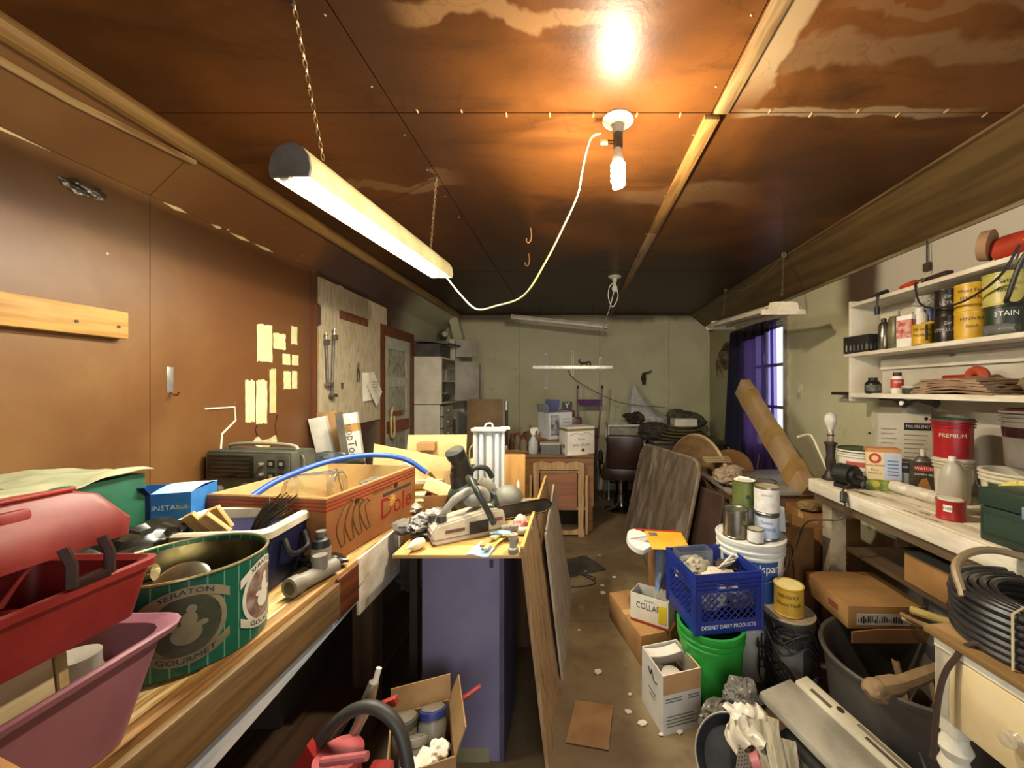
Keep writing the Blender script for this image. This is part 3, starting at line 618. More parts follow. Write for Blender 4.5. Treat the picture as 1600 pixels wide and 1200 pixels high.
t = T('lid_tray', 'black shallow lid wedged between green tin and cooler', 'lid', (-1.25, 1.10, BZ), rot=(0, 0, .2)); G().tray(-.12, .12, -.05, .05, .0, .17, .006).o('lid_shell', blackgl, t); G().tube([(-.12, -.05, .17), (.12, -.05, .17), (.12, .05, .17), (-.12, .05, .17)], .005, 6, closed=True).o('rim', grey, t)
t = T('spray_can', 'black can standing beside the navy cooler handle', 'can', (-.885, 1.35, BZ)); G().lathe([(.028, .0), (.03, .003), (.03, .10), (.026, .12), (.012, .128), (0, .13)]).o('can_body', black, t); G().lathe([(.0305, .05), (.0305, .095), (.0295, .095)], n=24).o('label', M('9a9488', .5), t); G().cyl((0, 0, .128), (0, 0, .15), .012, .016).o('cap', grey, t)
# pvc elbow
pvc = M('8d867a', .5, '6e675a', 12)
t = T('pipe_elbow', 'short grey plumbing pipe tee lying on the bench edge', 'pipe fitting', (-.866, 1.235, BZ+.030), -.25); t.scale = (1.2,)*3
G().tube([(-.0, .1, .0), (0, .03, 0), (0, -.03, 0)], .021, 14).tube([(0, .05, 0), (0, .05, .05)], .019, 12).o('pipe', pvc, t)
g = G()
for y in (-.035, .03): g.lathe([(.018, 0), (.026, 0), (.026, .02), (.018, .02)], n=16)
g2 = G(); g2.cyl((0, -.04, 0), (0, -.015, 0), .026, n=18).o('collar', pvc, t); g.bm.free()
G().cyl((0, -.0405, 0), (0, -.039, 0), .017, n=16).o('bore', black, t)
crumple('black_rag', blackgl, (-.92, 1.40, BZ+.022), .07, (1.3, .5, .3), .5, seed=9); tag(bpy.data.objects['black_rag'], 'black rag bunched under the corner of the fruit carton', 'rag')
# --- banana carton
t = open_box('fruit_carton', 'big open banana carton with red stripes on the left bench', (-1.11, 1.735, BZ), .50, .61, .245, M('a8713f', .8, '8f5c30', 5, bump=.1), -.125, inner=card, t=.008)
t.name = 'fruit_carton'
G().tray(-.242, .242, -.297, .297, .01, .248, .003).o('box_lining', card_lt, t)
bj = M('a3281c', .7, '8c2016', 9)
for q in range(3):
    z = .228-.014*q; G().bx(-.2512, -.25, -.306, .306, z-.003, z+.003).bx(.25, .2512, -.306, .306, z-.003-0, z+.003).bx(-.25, .25, -.3062, -.305, z-.003, z+.003).o('red_stripe', bj, t)
fx = .2515; bl = M('6e4e1c', .7)
def pt(y, z): return (fx, y, z)
banm = M('c99a4e', .8, 'b88840', 8)
for q in range(4):
    y0 = -.26+.035*q; p = [(y0+.075, .215-.01*q), (y0+.03, .17), (y0+.005+.012*q, .11), (y0+.03+.015*q, .04+.005*q)]
    p2 = [(y0+.05+.015*q, .045+.005*q), (y0+.045+.01*q, .11), (y0+.065, .16), (y0+.095, .20-.01*q)]
    L1 = smooth_path([pt(a, b) for a, b in p], 5); L2 = smooth_path([pt(a, b) for a, b in p2], 5)
    G().tube(L1+L2, .0022, 4, closed=True).o('banana_outline', bl, t)
text('Dole', .13, t, redink, o=(fx, .14, .10), x=(0, 1, 0), up=(0, 0, 1)); text('BANANAS', .03, t, bl, o=(fx, .03, .195), x=(0, 1, 0))
G().bx(.25, fx, .03, .26, .158, .172).o('dark_band', M('4a463c', .7), t)
g = G()
for q in range(10): a = q*pi/5; g.tube([pt(.10+.006*cos(a), .125+.006*sin(a)), pt(.10+.028*cos(a), .125+.028*sin(a))], .003, 4)
g.o('sunburst', M('e0b45a', .7), t)
for y, z in ((.13, .19), (-.14, .19)): G().cyl((.2505, y, z), (.252, y, z), .014, n=16).o('hand_hole', M('3a2412', .9), t)
text('BANANAS', .04, t, M('7a4a2a', .8), o=(-.02, -.3065, .07), x=(1, 0, 0))
G().bx(-.25, .25, -.3063, -.305, .0, .035).o('red_base_band', M('7a2416', .7), t)
bx_ = t.location
h = G().tube([(-1.30, 1.52, 1.03), (-1.27, 1.66, 1.085), (-1.17, 1.85, 1.13), (-1.04, 1.99, 1.135), (-.90, 2.06, 1.10), (-.80, 2.10, 1.02)], .013, 12, 8).o('blue_hose', M('2456b8', .35, '1c48a0', 6)); tag(h, 'bright blue hose arcing over the banana carton', 'hose')
t = T('hose_nozzle', 'small metal hose end beyond the banana carton', 'nozzle', (-.79, 2.105, .998)); G().tube([(0, 0, .02), (.02, .01, -.01), (.04, .02, -.05)], .011, 8, 2).o('nozzle_body', brass, t)
t = T('glass_jar', 'large clear ribbed glass jar lying in the banana carton', 'jar', (-1.15, 1.74, 1.02), rot=(R(4), R(84), R(12)))
jg = M('f2f0e4', .05, trans=.95, name='jar_glass')
G().lathe([(.0, -.12), (.07, -.12), (.082, -.10), (.082, .05), (.072, .07), (.072, .095), (.066, .095), (.066, .065), (.075, .045), (.075, -.095), (0, -.11)], n=32).o('jar_body', jg, t)
g = G()
for z in (.072, .082, .092): g.tube([(.0735*cos(k*pi/12), .0735*sin(k*pi/12), z) for k in range(24)], .003, 6, closed=True)
g.o('jar_threads', jg, t)
G().tube([(.08, 0, .07), (.05, .10, .05), (-.06, .12, .03), (-.08, .0, .07)], .003, 6, 5).o('wire_handle', steel, t)
crumple('grey_cloth', M('6e6a5e', .9, '4a463c', 9), (-.98, 1.93, .99), .09, (1.0, .8, .5), .4, seed=2); tag(bpy.data.objects['grey_cloth'], 'grey cloth wad inside the far end of the banana carton', 'cloth')
# --- bulb carton, camp carton, bag
t = T('bulb_carton', 'blue and white bulb carton with open flap against wall side', 'box', (-1.50, 1.42, BZ+.115), .35)
G().bx(-.105, .105, -.085, .085, -.113, -.001).o('dark_base', black, t)
G().tray(-.11, .11, -.09, .09, 0, .165, .004).o('box_walls', M('2a69b4', .5, '3c86cc', 5), t)
G().bx(-.111, -.0, -.0915, -.09, 0, .165).o('dark_panel', M('12225a', .5, '0e1a48', 6), t)
G().sheet(lambda i, j: (-.11+.11*i, -.09-.03*j, .165+.03*j), 2, 2, .003).o('flap', M('12225a', .5, '0e1a48', 6), t)
G().sheet(lambda i, j: (.0+.11*i, -.09+.18*j, .166+.012*sin(j*3)), 3, 4, .003).o('flap', M('9cc0dc', .5, 'dbe6ea', 7), t)
text('INSTABulb', .019, t, M('6a7ab0', .6), o=(-.056, -.0925, .10)); text('INSTA', .024, t, whiteink, o=(.036, -.0925, .115)); text('Bulb', .020, t, M('d0dc3c', .6), o=(.087, -.0925, .114))
G().cyl((.06, -.0925, .05), (.06, -.0915, .05), .024, n=20).o('printed_bulb', whiteink, t)
t = T('camping_carton', 'green and white carton under crumpled paper, near-left wall', 'box', (-1.645, 1.08, BZ), .06); t.scale = (.9, 1, .97)
cgm = M('1f5a40', .6, '174634', 8)
G().bx(-.2, .2, -.24, .24, 0, .37, bev=.004).o('carton_body', cgm, t); G().bx(-.201, .10, -.2405, -.238, .2, .369).o('pale_panel', M('8fa37e', .6, 'b4b898', 7), t)
G().sheet(lambda i, j: (-.21+.43*i, -.25+.5*j, .380+.016*noise.noise((i*5, j*5, 2))+.008*sin(j*9)), 22, 22, .003).o('crumpled_top', M('b9b795', .6, '9aa080', 8, bump=.3), t)
text('Coleman', .075, t, redink, o=(.0, -.16, .409), x=(1, 0, 0), up=(0, 1, .1)); text('KET', .04, t, whiteink, o=(.13, -.242, .33))
for i in range(1): pass
crumple('black_bag', blackgl, (-1.30, 1.12, BZ+.125), .13, (1.1, 1.2, .95), .55, seed=5); tag(bpy.data.objects['black_bag'], 'shiny crumpled black plastic bag behind the green tin', 'bag')
h = G().tube([(-1.60, 1.00, 1.185), (-1.3, .97, 1.16), (-1.05, .93, 1.13)], .004, 6).o('thin_rod', M('20261c', .5)); tag(h, 'thin dark green rod lying across the near-left cartons', 'rod')
# --- red tool box in the pink tub
t = T('pink_tub', 'dusty pink plastic dish tub overhanging the bench edge', 'tub', (-.935, .535, BZ+.002), .03)
pk = M('98646e', .5, '875564', 6)
rings_of(G(), [(.115, .19, .04, 0), (.145, .235, .05, .172), (.162, .252, .055, .175), (.165, .255, .055, .186), (.158, .248, .05, .188), (.140, .230, .05, .18), (.110, .185, .04, .006), (.05, .05, .02, .006)]).o('tub_body', pk, t)
t = T('slide_box', 'cream painted wooden slide-lid box lying in the pink tub', 'box', (-.95, .475, .955), rot=(0, R(-6), .02))
G().bx(-.105, .105, -.20, .155, 0, .115, bev=.002).o('box_body', wood('d6c8a0', 'c2b080', 1, 2, .6, .1), t); G().bx(-.107, .108, .158, .17, -.0, .125).o('end_board', wood('c4ae7c', 'a8905c', 0, 2), t); G().bx(.105, .1058, -.02, .02, .03, .055).o('stain', M('9a7a5c', .8), t)
t = T('glass_jar', 'cloudy glass jar standing in the corner of the pink tub', 'jar', (-.91, .70, .842)); G().lathe([(.04, 0), (.045, .01), (.045, .10), (.034, .125), (.034, .15), (.03, .15), (0, .14)], n=24).o('jar_body', M('b4aca0', .15, '8a847a', 9, trans=.3), t)
t = T('tool_box', 'open dusty red plastic tool box with a hinged wedge lid', 'tool box', (-.895, .475, 1.065), .02)
rings_of(G(), [(.095, .235, .02, 0), (.112, .25, .025, .085), (.120, .258, .028, .088), (.120, .258, .028, .100), (.112, .25, .025, .102), (.10, .24, .02, .095), (.09, .23, .02, .012), (.05, .1, .02, .012)]).o('tray', M('74120f', .5, '8a241e', 8, bump=.1), t)
for q in ((-.09, .09, -.02, -.012), (-.09, .09, .10, .108), (-.004, .004, -.225, -.022)): G().bx(*q, .013, .08).o('divider', M('70120e', .5, '741410', 8), t)
G().sheet(lambda i, j: (-.07+.14*i, -.2+.3*j, .055+.012*sin(i*7+j*3)), 8, 8, .002).o('dusty_cloth', M('a88c80', .9, 'c4b4a0', 9), t)
lid = G(); sp_ = [(.118, .256, .03, 0), (.122, .26, .03, .03), (.10, .235, .03, .085), (.085, .21, .03, .100), (.0001, .0001, .00005, .100)]
rings_of(lid, sp_[:4]); lo_ = lid.o('lid', M('74130f', .5, '8c332c', 7, bump=.12), t, loc=(-.045, .0, .125), rot=(0, R(-9), 0))
for y in (-.12, .08): G().bx(.02, .106, y, y+.05, .055, .088, bev=.006).o('lid_rib', M('70150f', .5, 'a63028', 8), lo_)
G().bx(-.02, .09, -.2, .2, .099, .106, bev=.003).o('raised_panel', M('70150f', .5, 'a63028', 8), lo_)
for y in (.12, .17): G().tube([(.105, y, .165), (.118, y, .14), (.118, y, .105)], .007, 8).o('latch', M('2e1612', .4), t)
G().bx(.108, .122, .12, .17, .10, .115, bev=.002).o('latch_plate', M('2e1612', .4), t)
t = T('storage_carton', 'tan carton corner standing right at the near end of the bench', 'box', (-.62, .30, 0), -.3)
G().bx(-.06, .10, -.15, .11, 0, 1.085, bev=.003).o('carton_body', M('a8763a', .6, '8c5f2c', 6), t)
# --- radio
t = T('radio', 'old grey portable radio with big dial glass beside the wall', 'radio', (-1.585, 1.96, BZ+.10), -.12)
rm = M('4a4a3e', .5, '38382e', 10); G().bx(-.235, .235, -.075, .075, 0, .24, bev=.01).o('radio_case', rm, t)
G().bx(-.2, .2, -.06, .06, -.098, 0).o('wooden_base', wood('6a4a2a', '4e3620', 0), t)
G().bx(-.228, .228, -.082, -.075, .01, .23, bev=.004).o('front_panel', M('5e5e50', .5, '4a4a3e', 9), t)
G().bx(-.215, .04, -.088, -.082, .11, .222, bev=.003).o('dial_glass', M('1c1e18', .12, '2c2e26', 14), t)
for q in range(5): G().bx(-.2, .02, -.0885, -.088, .125+.02*q, .1265+.02*q).o('dial_line', M('6a6a58', .5), t)
for x, z, r_ in ((.0, .06, .03), (.085, .13, .012), (.085, .18, .012), (.085, .06, .018), (-.15, .05, .025)): G().cyl((x, -.082, z), (x, -.105, z), r_, r_*.85, n=20).o('knob', M('8c8878', .3, '6a665a', 9, metal=.5), t)
for x in (.135, .19):
    for z in (.125, .185): G().bx(x-.018, x+.018, -.088, -.082, z-.018, z+.018).o('button', M('2a2a24', .5), t); G().bx(x-.009, x+.009, -.0895, -.088, z-.008, z+.008).o('button_mark', M('b8b4a0', .5), t)
G().tube([(-.20, 0, .24), (-.17, 0, .262), (.0, 0, .27), (.17, 0, .262), (.20, 0, .24)], .009, 8, 4).o('carry_handle', M('9a947c', .5), t)
G().tube([(-.235, -.02, .22), (-.255, -.02, .2), (-.255, -.02, .06), (-.235, -.02, .03)], .006, 6, 2).o('side_guard', steel, t); G().tube([(.235, -.02, .22), (.252, -.02, .2), (.252, -.02, .06), (.235, -.02, .03)], .006, 6, 2).o('side_guard', steel, t)
# --- white cartons against the wall
def leaning(label, u0, u1, v0, v1, y, tilt, m_, txt=None):
    wx = (u1-u0)/F*y; hh = (v1-v0)/F*y; p = W((u0+u1)/2, v1, y); t = T('slim_carton', label, 'box', p, rot=(0, R(tilt), .25)); G().bx(-wx/2, wx/2, -.03, .03, 0, hh, bev=.003).o('carton_body', m_, t)
    if txt: text(txt, .075, t, M('55524c', .7), o=(.012, -.0312, hh*.52), x=(0, 0, -1), up=(1, 0, 0)); G().bx(-wx/2-.001, wx/2+.001, -.0312, .0312, hh*.68, hh*.82).o('tape_patch', M('c49a5c', .5), t)
    return t
leaning('left slim white carton leaning on the wall below the tool board', 505, 528, 650, 735, 2.72, -12, M('e2ddcf', .6, 'cfc8b6', 7))
leaning('slim white carton lettered in grey, leaning right of its twin', 541, 570, 645, 735, 2.68, -8, M('e6e2d6', .6, 'd4cebe', 7), 'uopTop')
leaning('tan carton strip standing between the two slim white cartons', 513, 541, 642, 735, 2.80, -8, card)
t = tag(G().bx(-.02, .02, -.01, .01, 0, .40).o('grey_batten', M('6a665a', .7, '55524a', 7), loc=W(543, 735, 2.62), rot=(0, R(-8), .2)), 'narrow grey slat between the white cartons', 'slat')
t = tag(G().bx(-.05, .05, -.02, .02, 0, .12).o('white_carton', M('e0dccf', .6), loc=W(527, 735, 2.60), rot=(0, 0, .2)), 'small white carton in front of the slim ones', 'box')
crumple('grey_sheeting', M('4c5252', .4, '32383a', 9), W(520, 725, 2.58), .16, (1.2, .7, .45), .5, seed=12); tag(bpy.data.objects['grey_sheeting'], 'dark grey plastic sheeting crumpled behind the banana carton', 'plastic sheet')
# open cardboard flaps at the far end of the bench
t = open_box('tan_carton', 'large open pale carton with spread flaps at the bench far end', W(672, 770, 2.62)+Vector((0, 0, 0)), .42, .30, .12, card_lt, .08, flaps=(('b', 12), ('r', 70)), fl=.20)
t.location.z = BZ
G().sheet(lambda i, j: (-.30+.46*i, -.16-.03*j+.06*i, .30-.16*i-.20*j+.05*i), 3, 2, .004).o('flap', card_lt, t)
G().box((-.05, .1, .245), (.12, .10, .05), rz=.1).o('flap', card, t)
for k, (u, v, y, L_, a, mm) in enumerate(((650, 762, 2.3, .34, .1, 'd6cdb4'), (662, 771, 2.2, .30, -.05, 'c8bfa0'), (655, 745, 2.45, .3, .2, 'e0d8c2'))):
    p = W(u, v, y); t = tag(G().box((0, 0, 0), (L_, .05, .018)).o('painted_stick', wood(mm, 'a89c80', 0, 2), loc=(p.x, p.y, BZ+.012+.022*k), rot=(0, 0, a)), ['lowest', 'middle', 'top'][k]+' pale painted stick stacked behind the blower', 'stick', 'pale painted sticks')
t = tag(G().box((0, 0, 0), (.14, .11, .006)).o('card_piece', card_lt, loc=(-.72, 2.05, .95), rot=(R(25), R(28), .3)), 'square pale card piece tilted beside the blue hose end', 'cardboard')
t = open_box('small_carton', 'small open brown carton just right of the banana carton', (-.70, 2.06, BZ), .16, .18, .10, card_dk, .2)
for k, (u, v, y, r_, c1, lb) in enumerate(((640, 805, 2.0, .05, 'cfc8b8', 'white crumpled paper beside the brown small carton'), (676, 775, 2.15, .035, 'b03a24', 'small red scrap among the sticks behind the blower'), (640, 725, 2.5, .05, 'dcd8cc', 'white paper wad above the pale sticks'), (630, 835, 1.72, .045, '6e6a62', 'grey rag against the banana carton corner'))):
    p = W(u, v, y); o_ = crumple('paper_wad', M(c1, .7), (p.x, p.y, max(p.z, BZ+.03)), r_, (1, 1, .7), .6, seed=20+k, sub=3); tag(o_, lb, 'scrap')
# ================================================================== TABLE with the chainsaw
TZ = .83
t = T('side_table', 'pale plywood table top set on an upright grey-violet panel', 'table', (-.45, 1.5, 0))
G().bx(-.255, .255, .0, .78, TZ-.014, TZ, bev=.001).o('table_top', wood('d3ac68', 'b98e4a', 0, 1.5, .5, .1), t)
G().bx(-.148, .160, .025, .05, 0, TZ-.014).o('panel', M('77718c', .5, '6a6480', 3), t)
G().bx(.160, .178, .02, .34, 0, TZ-.014).o('panel', M('4a465c', .55, '3e3a4e', 5), t)
G().bx(-.20, -.17, .03, .06, 0, TZ-.014).o('leg', M('241a14', .6), t); G().bx(.12, .135, .0215, .025, .77, .80).o('dark_catch', M('2c2838', .5), t)
G().bx(-.148, .12, .0195, .025, 0, .055).o('skirting_strip', M('8d8668', .6), t)
G().bx(-.2, .2, .70, .74, 0, TZ-.014).o('panel', wood('6b4c2a', '553a20', 2), t)
# chainsaw
cw = M('cfc6b0', .4, 'b5ab94', 8, bump=.1); cd = M('2f3833', .4, '242a28', 10); cg = M('7d7a70', .5, '65625a', 9)
t = T('chainsaw', 'dirty white electric chainsaw with black handle and wrap guard', 'chainsaw', (-.475, 1.70, TZ), .55)
body = [(-.145, .0), (-.155, .02), (-.155, .055), (-.13, .085), (.08, .115), (.155, .105), (.165, .07), (.165, .02), (.15, 0)]
g = G(); g.prism(body, -.06, .06, lambda a, b, d: (a, d, b)); bmesh.ops.bevel(g.bm, geom=g.bm.edges[:], offset=.008, segments=2, affect='EDGES'); g.o('motor_housing', cw, t)
G().bx(-.157, .166, -.062, .062, .022, .026).o('seam', cg, t)
G().bx(.0, .085, -.0625, -.06, .022, .075).o('grille', M('2a2118', .5), t); G().bx(.095, .15, -.0625, -.0605, .06, .075).o('badge', M('8c4a3a', .5), t)
text('ELECTRIC', .012, t, M('a04838', .6), o=(.122, -.064, .045))
G().bx(-.1, -.02, -.0625, -.06, .045, .058).bx(-.157, -.153, -.05, .05, .038, .05).o('dark_slot', M('6a4a38', .6), t)
G().tube([(-.12, -.0, .08), (-.09, 0, .12), (-.04, 0, .17), (.03, 0, .195), (.08, 0, .18), (.10, 0, .14)], [.014, .016, .018, .02, .022, .022], 12, 5).o('rear_handle', M('9a968a', .45, '7d796e', 9), t)
G().sph((.04, 0, .155), .05, (1, .8, .7), 0).o('trigger_housing', cg, t)
G().tube([(.10, -.085, .06), (.07, -.095, .12), (.03, -.085, .20), (.02, -.02, .245), (.03, .06, .235), (.07, .09, .15), (.09, .085, .07)], .013, 12, 6).o('front_handle', cd, t)
G().cyl((-.11, -.03, .09), (-.11, -.03, .115), .022, .02, n=18).cyl((-.135, .03, .075), (-.135, .03, .105), .016, n=16).o('oil_cap', M('3a3a32', .5), t)
G().prism([(.14, .035), (.14, .095), (.40, .095), (.44, .065), (.40, .035)], .014, .02, lambda a, b, d: (a, d-.0, b)).o('guide_bar', M('4a4438', .35, '38332a', 9, metal=.5), t)
ch = [(.14, .017, .097), (.40, .017, .097), (.425, .017, .085), (.443, .017, .065), (.425, .017, .045), (.40, .017, .033), (.14, .017, .033)]
G().tube(ch, .005, 6).o('cutting_chain', M('2c2824', .4, metal=.6), t)
G().box((.13, 0, .14), (.012, .1, .08), ry=-.3, bev=.004).o('hand_guard', cd, t)
# blower / leaf vacuum
t = T('leaf_blower', 'dusty dark green leaf blower with a wide black tube', 'blower', (-.545, 2.02, TZ), .35); t.scale = (.84, .84, .80)
dg = M('3c4a42', .4, '2e3a34', 9, bump=.1)
G().sph((0, 0, .11), .115, (1.15, .85, .95)).o('fan_housing', dg, t)
G().sph((.10, .0, .10), .085, (1, .8, .9)).o('motor_cover', M('7d7c70', .5, '62615a', 9), t)
G().tube([(-.05, 0, .17), (-.055, .0, .25), (-.04, 0, .29)], .062, 20).o('intake_collar', black, t)
g = G(); g.tube([(-.05, -.0, .25), (-.055, -.03, .33), (-.085, -.06, .40)], [.062, .054, .046], 24, 5)
g.o('blower_tube', M('23221e', .4, '302e28', 10), t)
G().cyl((-.0765, -.053, .378), (-.0925, -.066, .418), .056, .058, n=28).o('tube_rim', black, t); G().cyl((-.0927, -.0662, .4185), (-.0929, -.0664, .4188), .045, n=24).o('tube_bore', M('4e4a36', .7), t)
G().tube([(.04, 0, .30), (.0, 0, .27), (-.06, 0, .22), (-.12, -.02, .1), (-.13, -.02, .02)], .016, 10, 5).o('arc_guard', M('20261f', .35), t)
G().tube([(-.0, -.02, .21), (.02, -.02, .285), (.10, -.02, .285), (.14, -.02, .22)], .017, 10, 5).o('carry_handle', black, t)
G().box((.10, -.05, .19), (.11, .03, .05), ry=.6, bev=.006).o('grey_lever', M('a09c8e', .45, '86826f', 9), t)
t2 = T('round_motor', 'grey round power tool with a stubby nose behind the chainsaw', 'power tool', (-.335, 2.0, TZ), -.2)
G().sph((0, 0, .075), .08, (1, .85, .9)).o('motor_housing', M('77766a', .5, '5e5d54', 9), t2); G().cyl((.05, 0, .06), (.12, 0, .05), .03, .024).o('nose', cg, t2); G().tube([(.05, -.03, .02), (.10, -.05, .04), (.13, -.02, .05), (.10, .02, .05)], .007, 8, 4).o('green_ring', M('1e4a3c', .4), t2)
g = crumple('plastic_bag', M('b8b4ac', .25, '55524e', 7, bump=.4), (-.64, 1.74, TZ+.048), .08, (.95, 1.35, .55), .7, 8, seed=31, sub=5); tag(g, 'crinkled clear plastic bag left of the chainsaw', 'bag')
crumple('black_strap', blackgl, (-.66, 1.66, TZ+.03), .04, (1, 1, .6), .4, seed=4, sub=3); tag(bpy.data.objects['black_strap'], 'black scrap tucked in the plastic bag mouth', 'scrap')
t = T('squeeze_bulb', 'cream plastic nozzle bulb lying at the table front left corner', 'nozzle', (-.618, 1.56, TZ+.024), rot=(R(90), 0, R(-28)))
G().lathe([(.002, .09), (.004, .06), (.020, .035), (.023, .015), (.018, -.01), (.0, -.02)], n=20).o('bulb_body', M('e2d8b4', .4, 'd4c89e', 9), t)
# hardware on the right of the table
pkt = M('cfd8dc', .3, 'b0bcc4', 9)
def packet(label, u, v, sx, sy, rz, m1, dz=.004, kids=()):
    p = H(u, v, TZ+dz); t = T('packet', label, 'packet', (p.x, p.y, TZ+.001), rz); G().sheet(lambda i, j: (sx*(i-.5), sy*(j-.5), dz+.004*sin(i*6+j*5)), 6, 6, .002).o('backing_card', m1, t)
    for (a, b, c_, d, mm) in kids: G().box((a, b, dz+.012), (c_, d, .012), bev=.003).o('contents', mm, t)
    return t
packet('blue and white hardware packet at the table front edge', 757, 856, .09, .15, -.15, M('b8c8dc', .35, '8fa8c8', 9), kids=((0, .02, .03, .07, M('c2a060', .4)), (.02, -.02, .02, .05, M('dcd0a0', .4))))
packet('yellow blister packet beside the blue packet', 775, 842, .07, .14, -.35, M('d9cc6a', .4, 'c8ba58', 9), .012, kids=((0, .0, .028, .06, M('e2d8b8', .4)),))
packet('small sky blue card lying on the packets', 785, 832, .10, .035, .05, M('8fb4d4', .4), .034)
packet('silver ruled packet lying behind the chainsaw bar', 782, 806, .08, .24, -.62, M('b4b0a4', .3, '94908a', 9), .022, kids=((-.01, 0, .03, .2, M('a87a60', .4)),))
def fitting(label, u, v, kind, rz=0, c1='a8a290'):
    p = H(u, v, TZ); m_ = M(c1, .4, '86806c', 12); t = T('pipe_fitting', label, 'pipe fitting', (p.x, p.y, TZ), rz)
    if kind == 'up': G().lathe([(.019, 0), (.021, .004), (.021, .02), (.015, .024), (.015, .055), (.019, .058), (.019, .075), (.012, .075), (0, .07)], n=20).o('fitting_body', m_, t)
    elif kind == 'tee': G().cyl((-.04, 0, .02), (.04, 0, .02), .018, n=16).cyl((0, 0, .02), (0, -.035, .02), .018, n=16).o('fitting_body', m_, t); G().cyl((0, -.0345, .02), (0, -.036, .02), .013, n=14).o('bore', black, t)
    else: G().tube([(0, .04, .02), (0, 0, .02), (.01, -.02, .02), (.04, -.03, .02)], .017, 14, 2).o('fitting_body', m_, t); G().cyl((.0405, -.03, .02), (.042, -.03, .02), .012, n=12).o('bore', black, t)
    return t
fitting('grey upright pipe coupling at the table front right', 802, 864, 'up'); fitting('tall grey pipe coupling just behind the front one', 803, 848, 'up', c1='8f8a80')
fitting('grey pipe tee right of the chainsaw bar', 795, 830, 'tee', .5); fitting('dark grey elbow behind the pipe tee', 806, 812, 'el', .3, '77746a')
fitting('brass-toned coupling at the back of the small fittings', 803, 797, 'up', c1='a8a078'); fitting('pale elbow beside the plywood sheet', 812, 836, 'el', .9, 'c8c4b4')
crumple('red_white_bag', M('d8c8bc', .4, 'c05a48', 8), (-.24, 1.76, TZ+.032), .045, (.8, 1.2, .75), .4, seed=6, sub=3); tag(bpy.data.objects['red_white_bag'], 'small red and white bag among the pipe fittings', 'bag')
t = T('finial', 'little white turned finial standing beside the leaning pine board', 'finial', (-.345+.03, 2.22, TZ)); G().lathe([(.016, 0), (.016, .012), (.008, .02), (.014, .045), (.008, .07), (.011, .09), (.004, .115), (.0, .125)], n=16).o('finial_body', white, t)
# standing light fixture
t = T('shop_light_housing', 'white shop light housing standing upright on end at the table back', 'light fixture', (-.485, 2.24, 0.0), .05)
G().prism([(-.09, -.03), (-.085, .03), (.085, .03), (.09, -.03), (.075, -.03), (.06, -.005), (.02, -.005), (.015, -.025), (-.015, -.025), (-.02, -.005), (-.06, -.005), (-.075, -.03)], .83, 1.235, lambda a, b, d: (a, b, d)).o('reflector', M('d9dcd8', .35, 'c9ccc6', 6), t)
G().box((0, .0, 1.24), (.20, .09, .018), bev=.004).box((.09, -.0, 1.247), (.05, .08, .01), rz=.2).o('end_plate', M('e6e2d0', .4), t)
for x in (-.045, .045): G().cyl((x, -.02, .84), (x, -.02, 1.22), .013, n=12).o('fluorescent_tube', M('dfe6ee', .25), t)
G().tube([(-.03, 0, 1.245), (-.02, 0, 1.27), (.01, 0, 1.275), (.02, 0, 1.25)], .005, 6, 3).o('top_wire', whitepl, t); G().tube([(-.09, 0, 1.16), (-.115, 0, 1.12), (-.11, 0, 1.03), (-.09, 0, 1.0)], .004, 6, 3).o('side_wire', M('c9c06a', .5), t)
t.location.z = .002
# loose boards
t = tag(G().bx(-.075, .075, -.01, .01, 0, 1.03, bev=.01).o('pine_board', wood('b98a48', 'a07236', 2, 1.5), loc=(-.40, 2.56, .002), rot=(R(-5), 0, 0)), 'orange pine board leaning upright against the desk front', 'board')
t = T('plywood_sheet', 'large rough plywood sheet on edge in the middle of the aisle', 'plywood sheet', (0, 0, 0))
ply = M('a88a62', .75, '8a6a46', 3, (14, 14, 1.4), bump=.5, c3='6a4a30', t3=.6, n3=2); plye = M('d0ae62', .6, 'bd984c', 9)
def leansheet(t, x_top, x_bot, y0, y1, z1, z1b, th, m_, me_):
    g = G(); V = [(x_bot, y0, 0), (x_bot+.045, y1, 0), (x_top+.002, y1, z1b), (x_top, y0, z1)]
    g.skin([[g.bm.verts.new(v) for v in V], [g.bm.verts.new((v[0]+th, v[1], v[2])) for v in V]]); g.o('sheet', m_, t)
    g = G(); g.tube([(x_top+th/2, y0+.002, z1+.0005), (x_top+.002+th/2, y1-.002, z1b+.0005)], th*.62, 4).o('cut_edge', me_, t)
leansheet(t, -.2, -.10, 1.46, 2.70, .872, .862, .014, ply, plye)
t = T('plywood_sheet', 'greyer plywood sheet standing just behind the aisle sheet', 'plywood sheet', (0, 0, 0))
leansheet(t, -.145, -.06, 1.95, 2.75, .735, .79, .012, M('a89c8c', .75, '8a7c6a', 3, (14, 14, 1.4), bump=.4), M('b8ac98', .6))
# ================================================================== FAR LEFT: hanging cupboards
t = T('wall_cupboard', 'white painted cupboard run hanging on the far left wall, doors ajar', 'cupboard', (XL, 4.45, 0))
cb = M('d9d2bf', .5, 'c8c0aa', 6); cd_ = M('aaa496', .55, '989282', 6); X1 = .33
G().bx(0.002, X1, 0, .02, 1.30, 1.85).bx(0.002, X1, 1.08, 1.10, 1.30, 1.85).bx(0.002, X1, .02, 1.08, 1.30, 1.32).bx(0.002, X1, .02, 1.08, 1.83, 1.85).bx(.002, .015, .02, 1.08, 1.32, 1.83).bx(.015, X1, .02, 1.08, 1.56, 1.575).o('cupboard_case', cb, t)
G().bx(.002, X1-.02, 0, .02, .78, 1.29).bx(.002, X1-.02, 1.0, 1.02, .78, 1.29).bx(.002, X1-.02, .02, 1.0, .78, .80).bx(.002, .02, .02, 1.0, .8, 1.29).o('lower_case', cb, t)
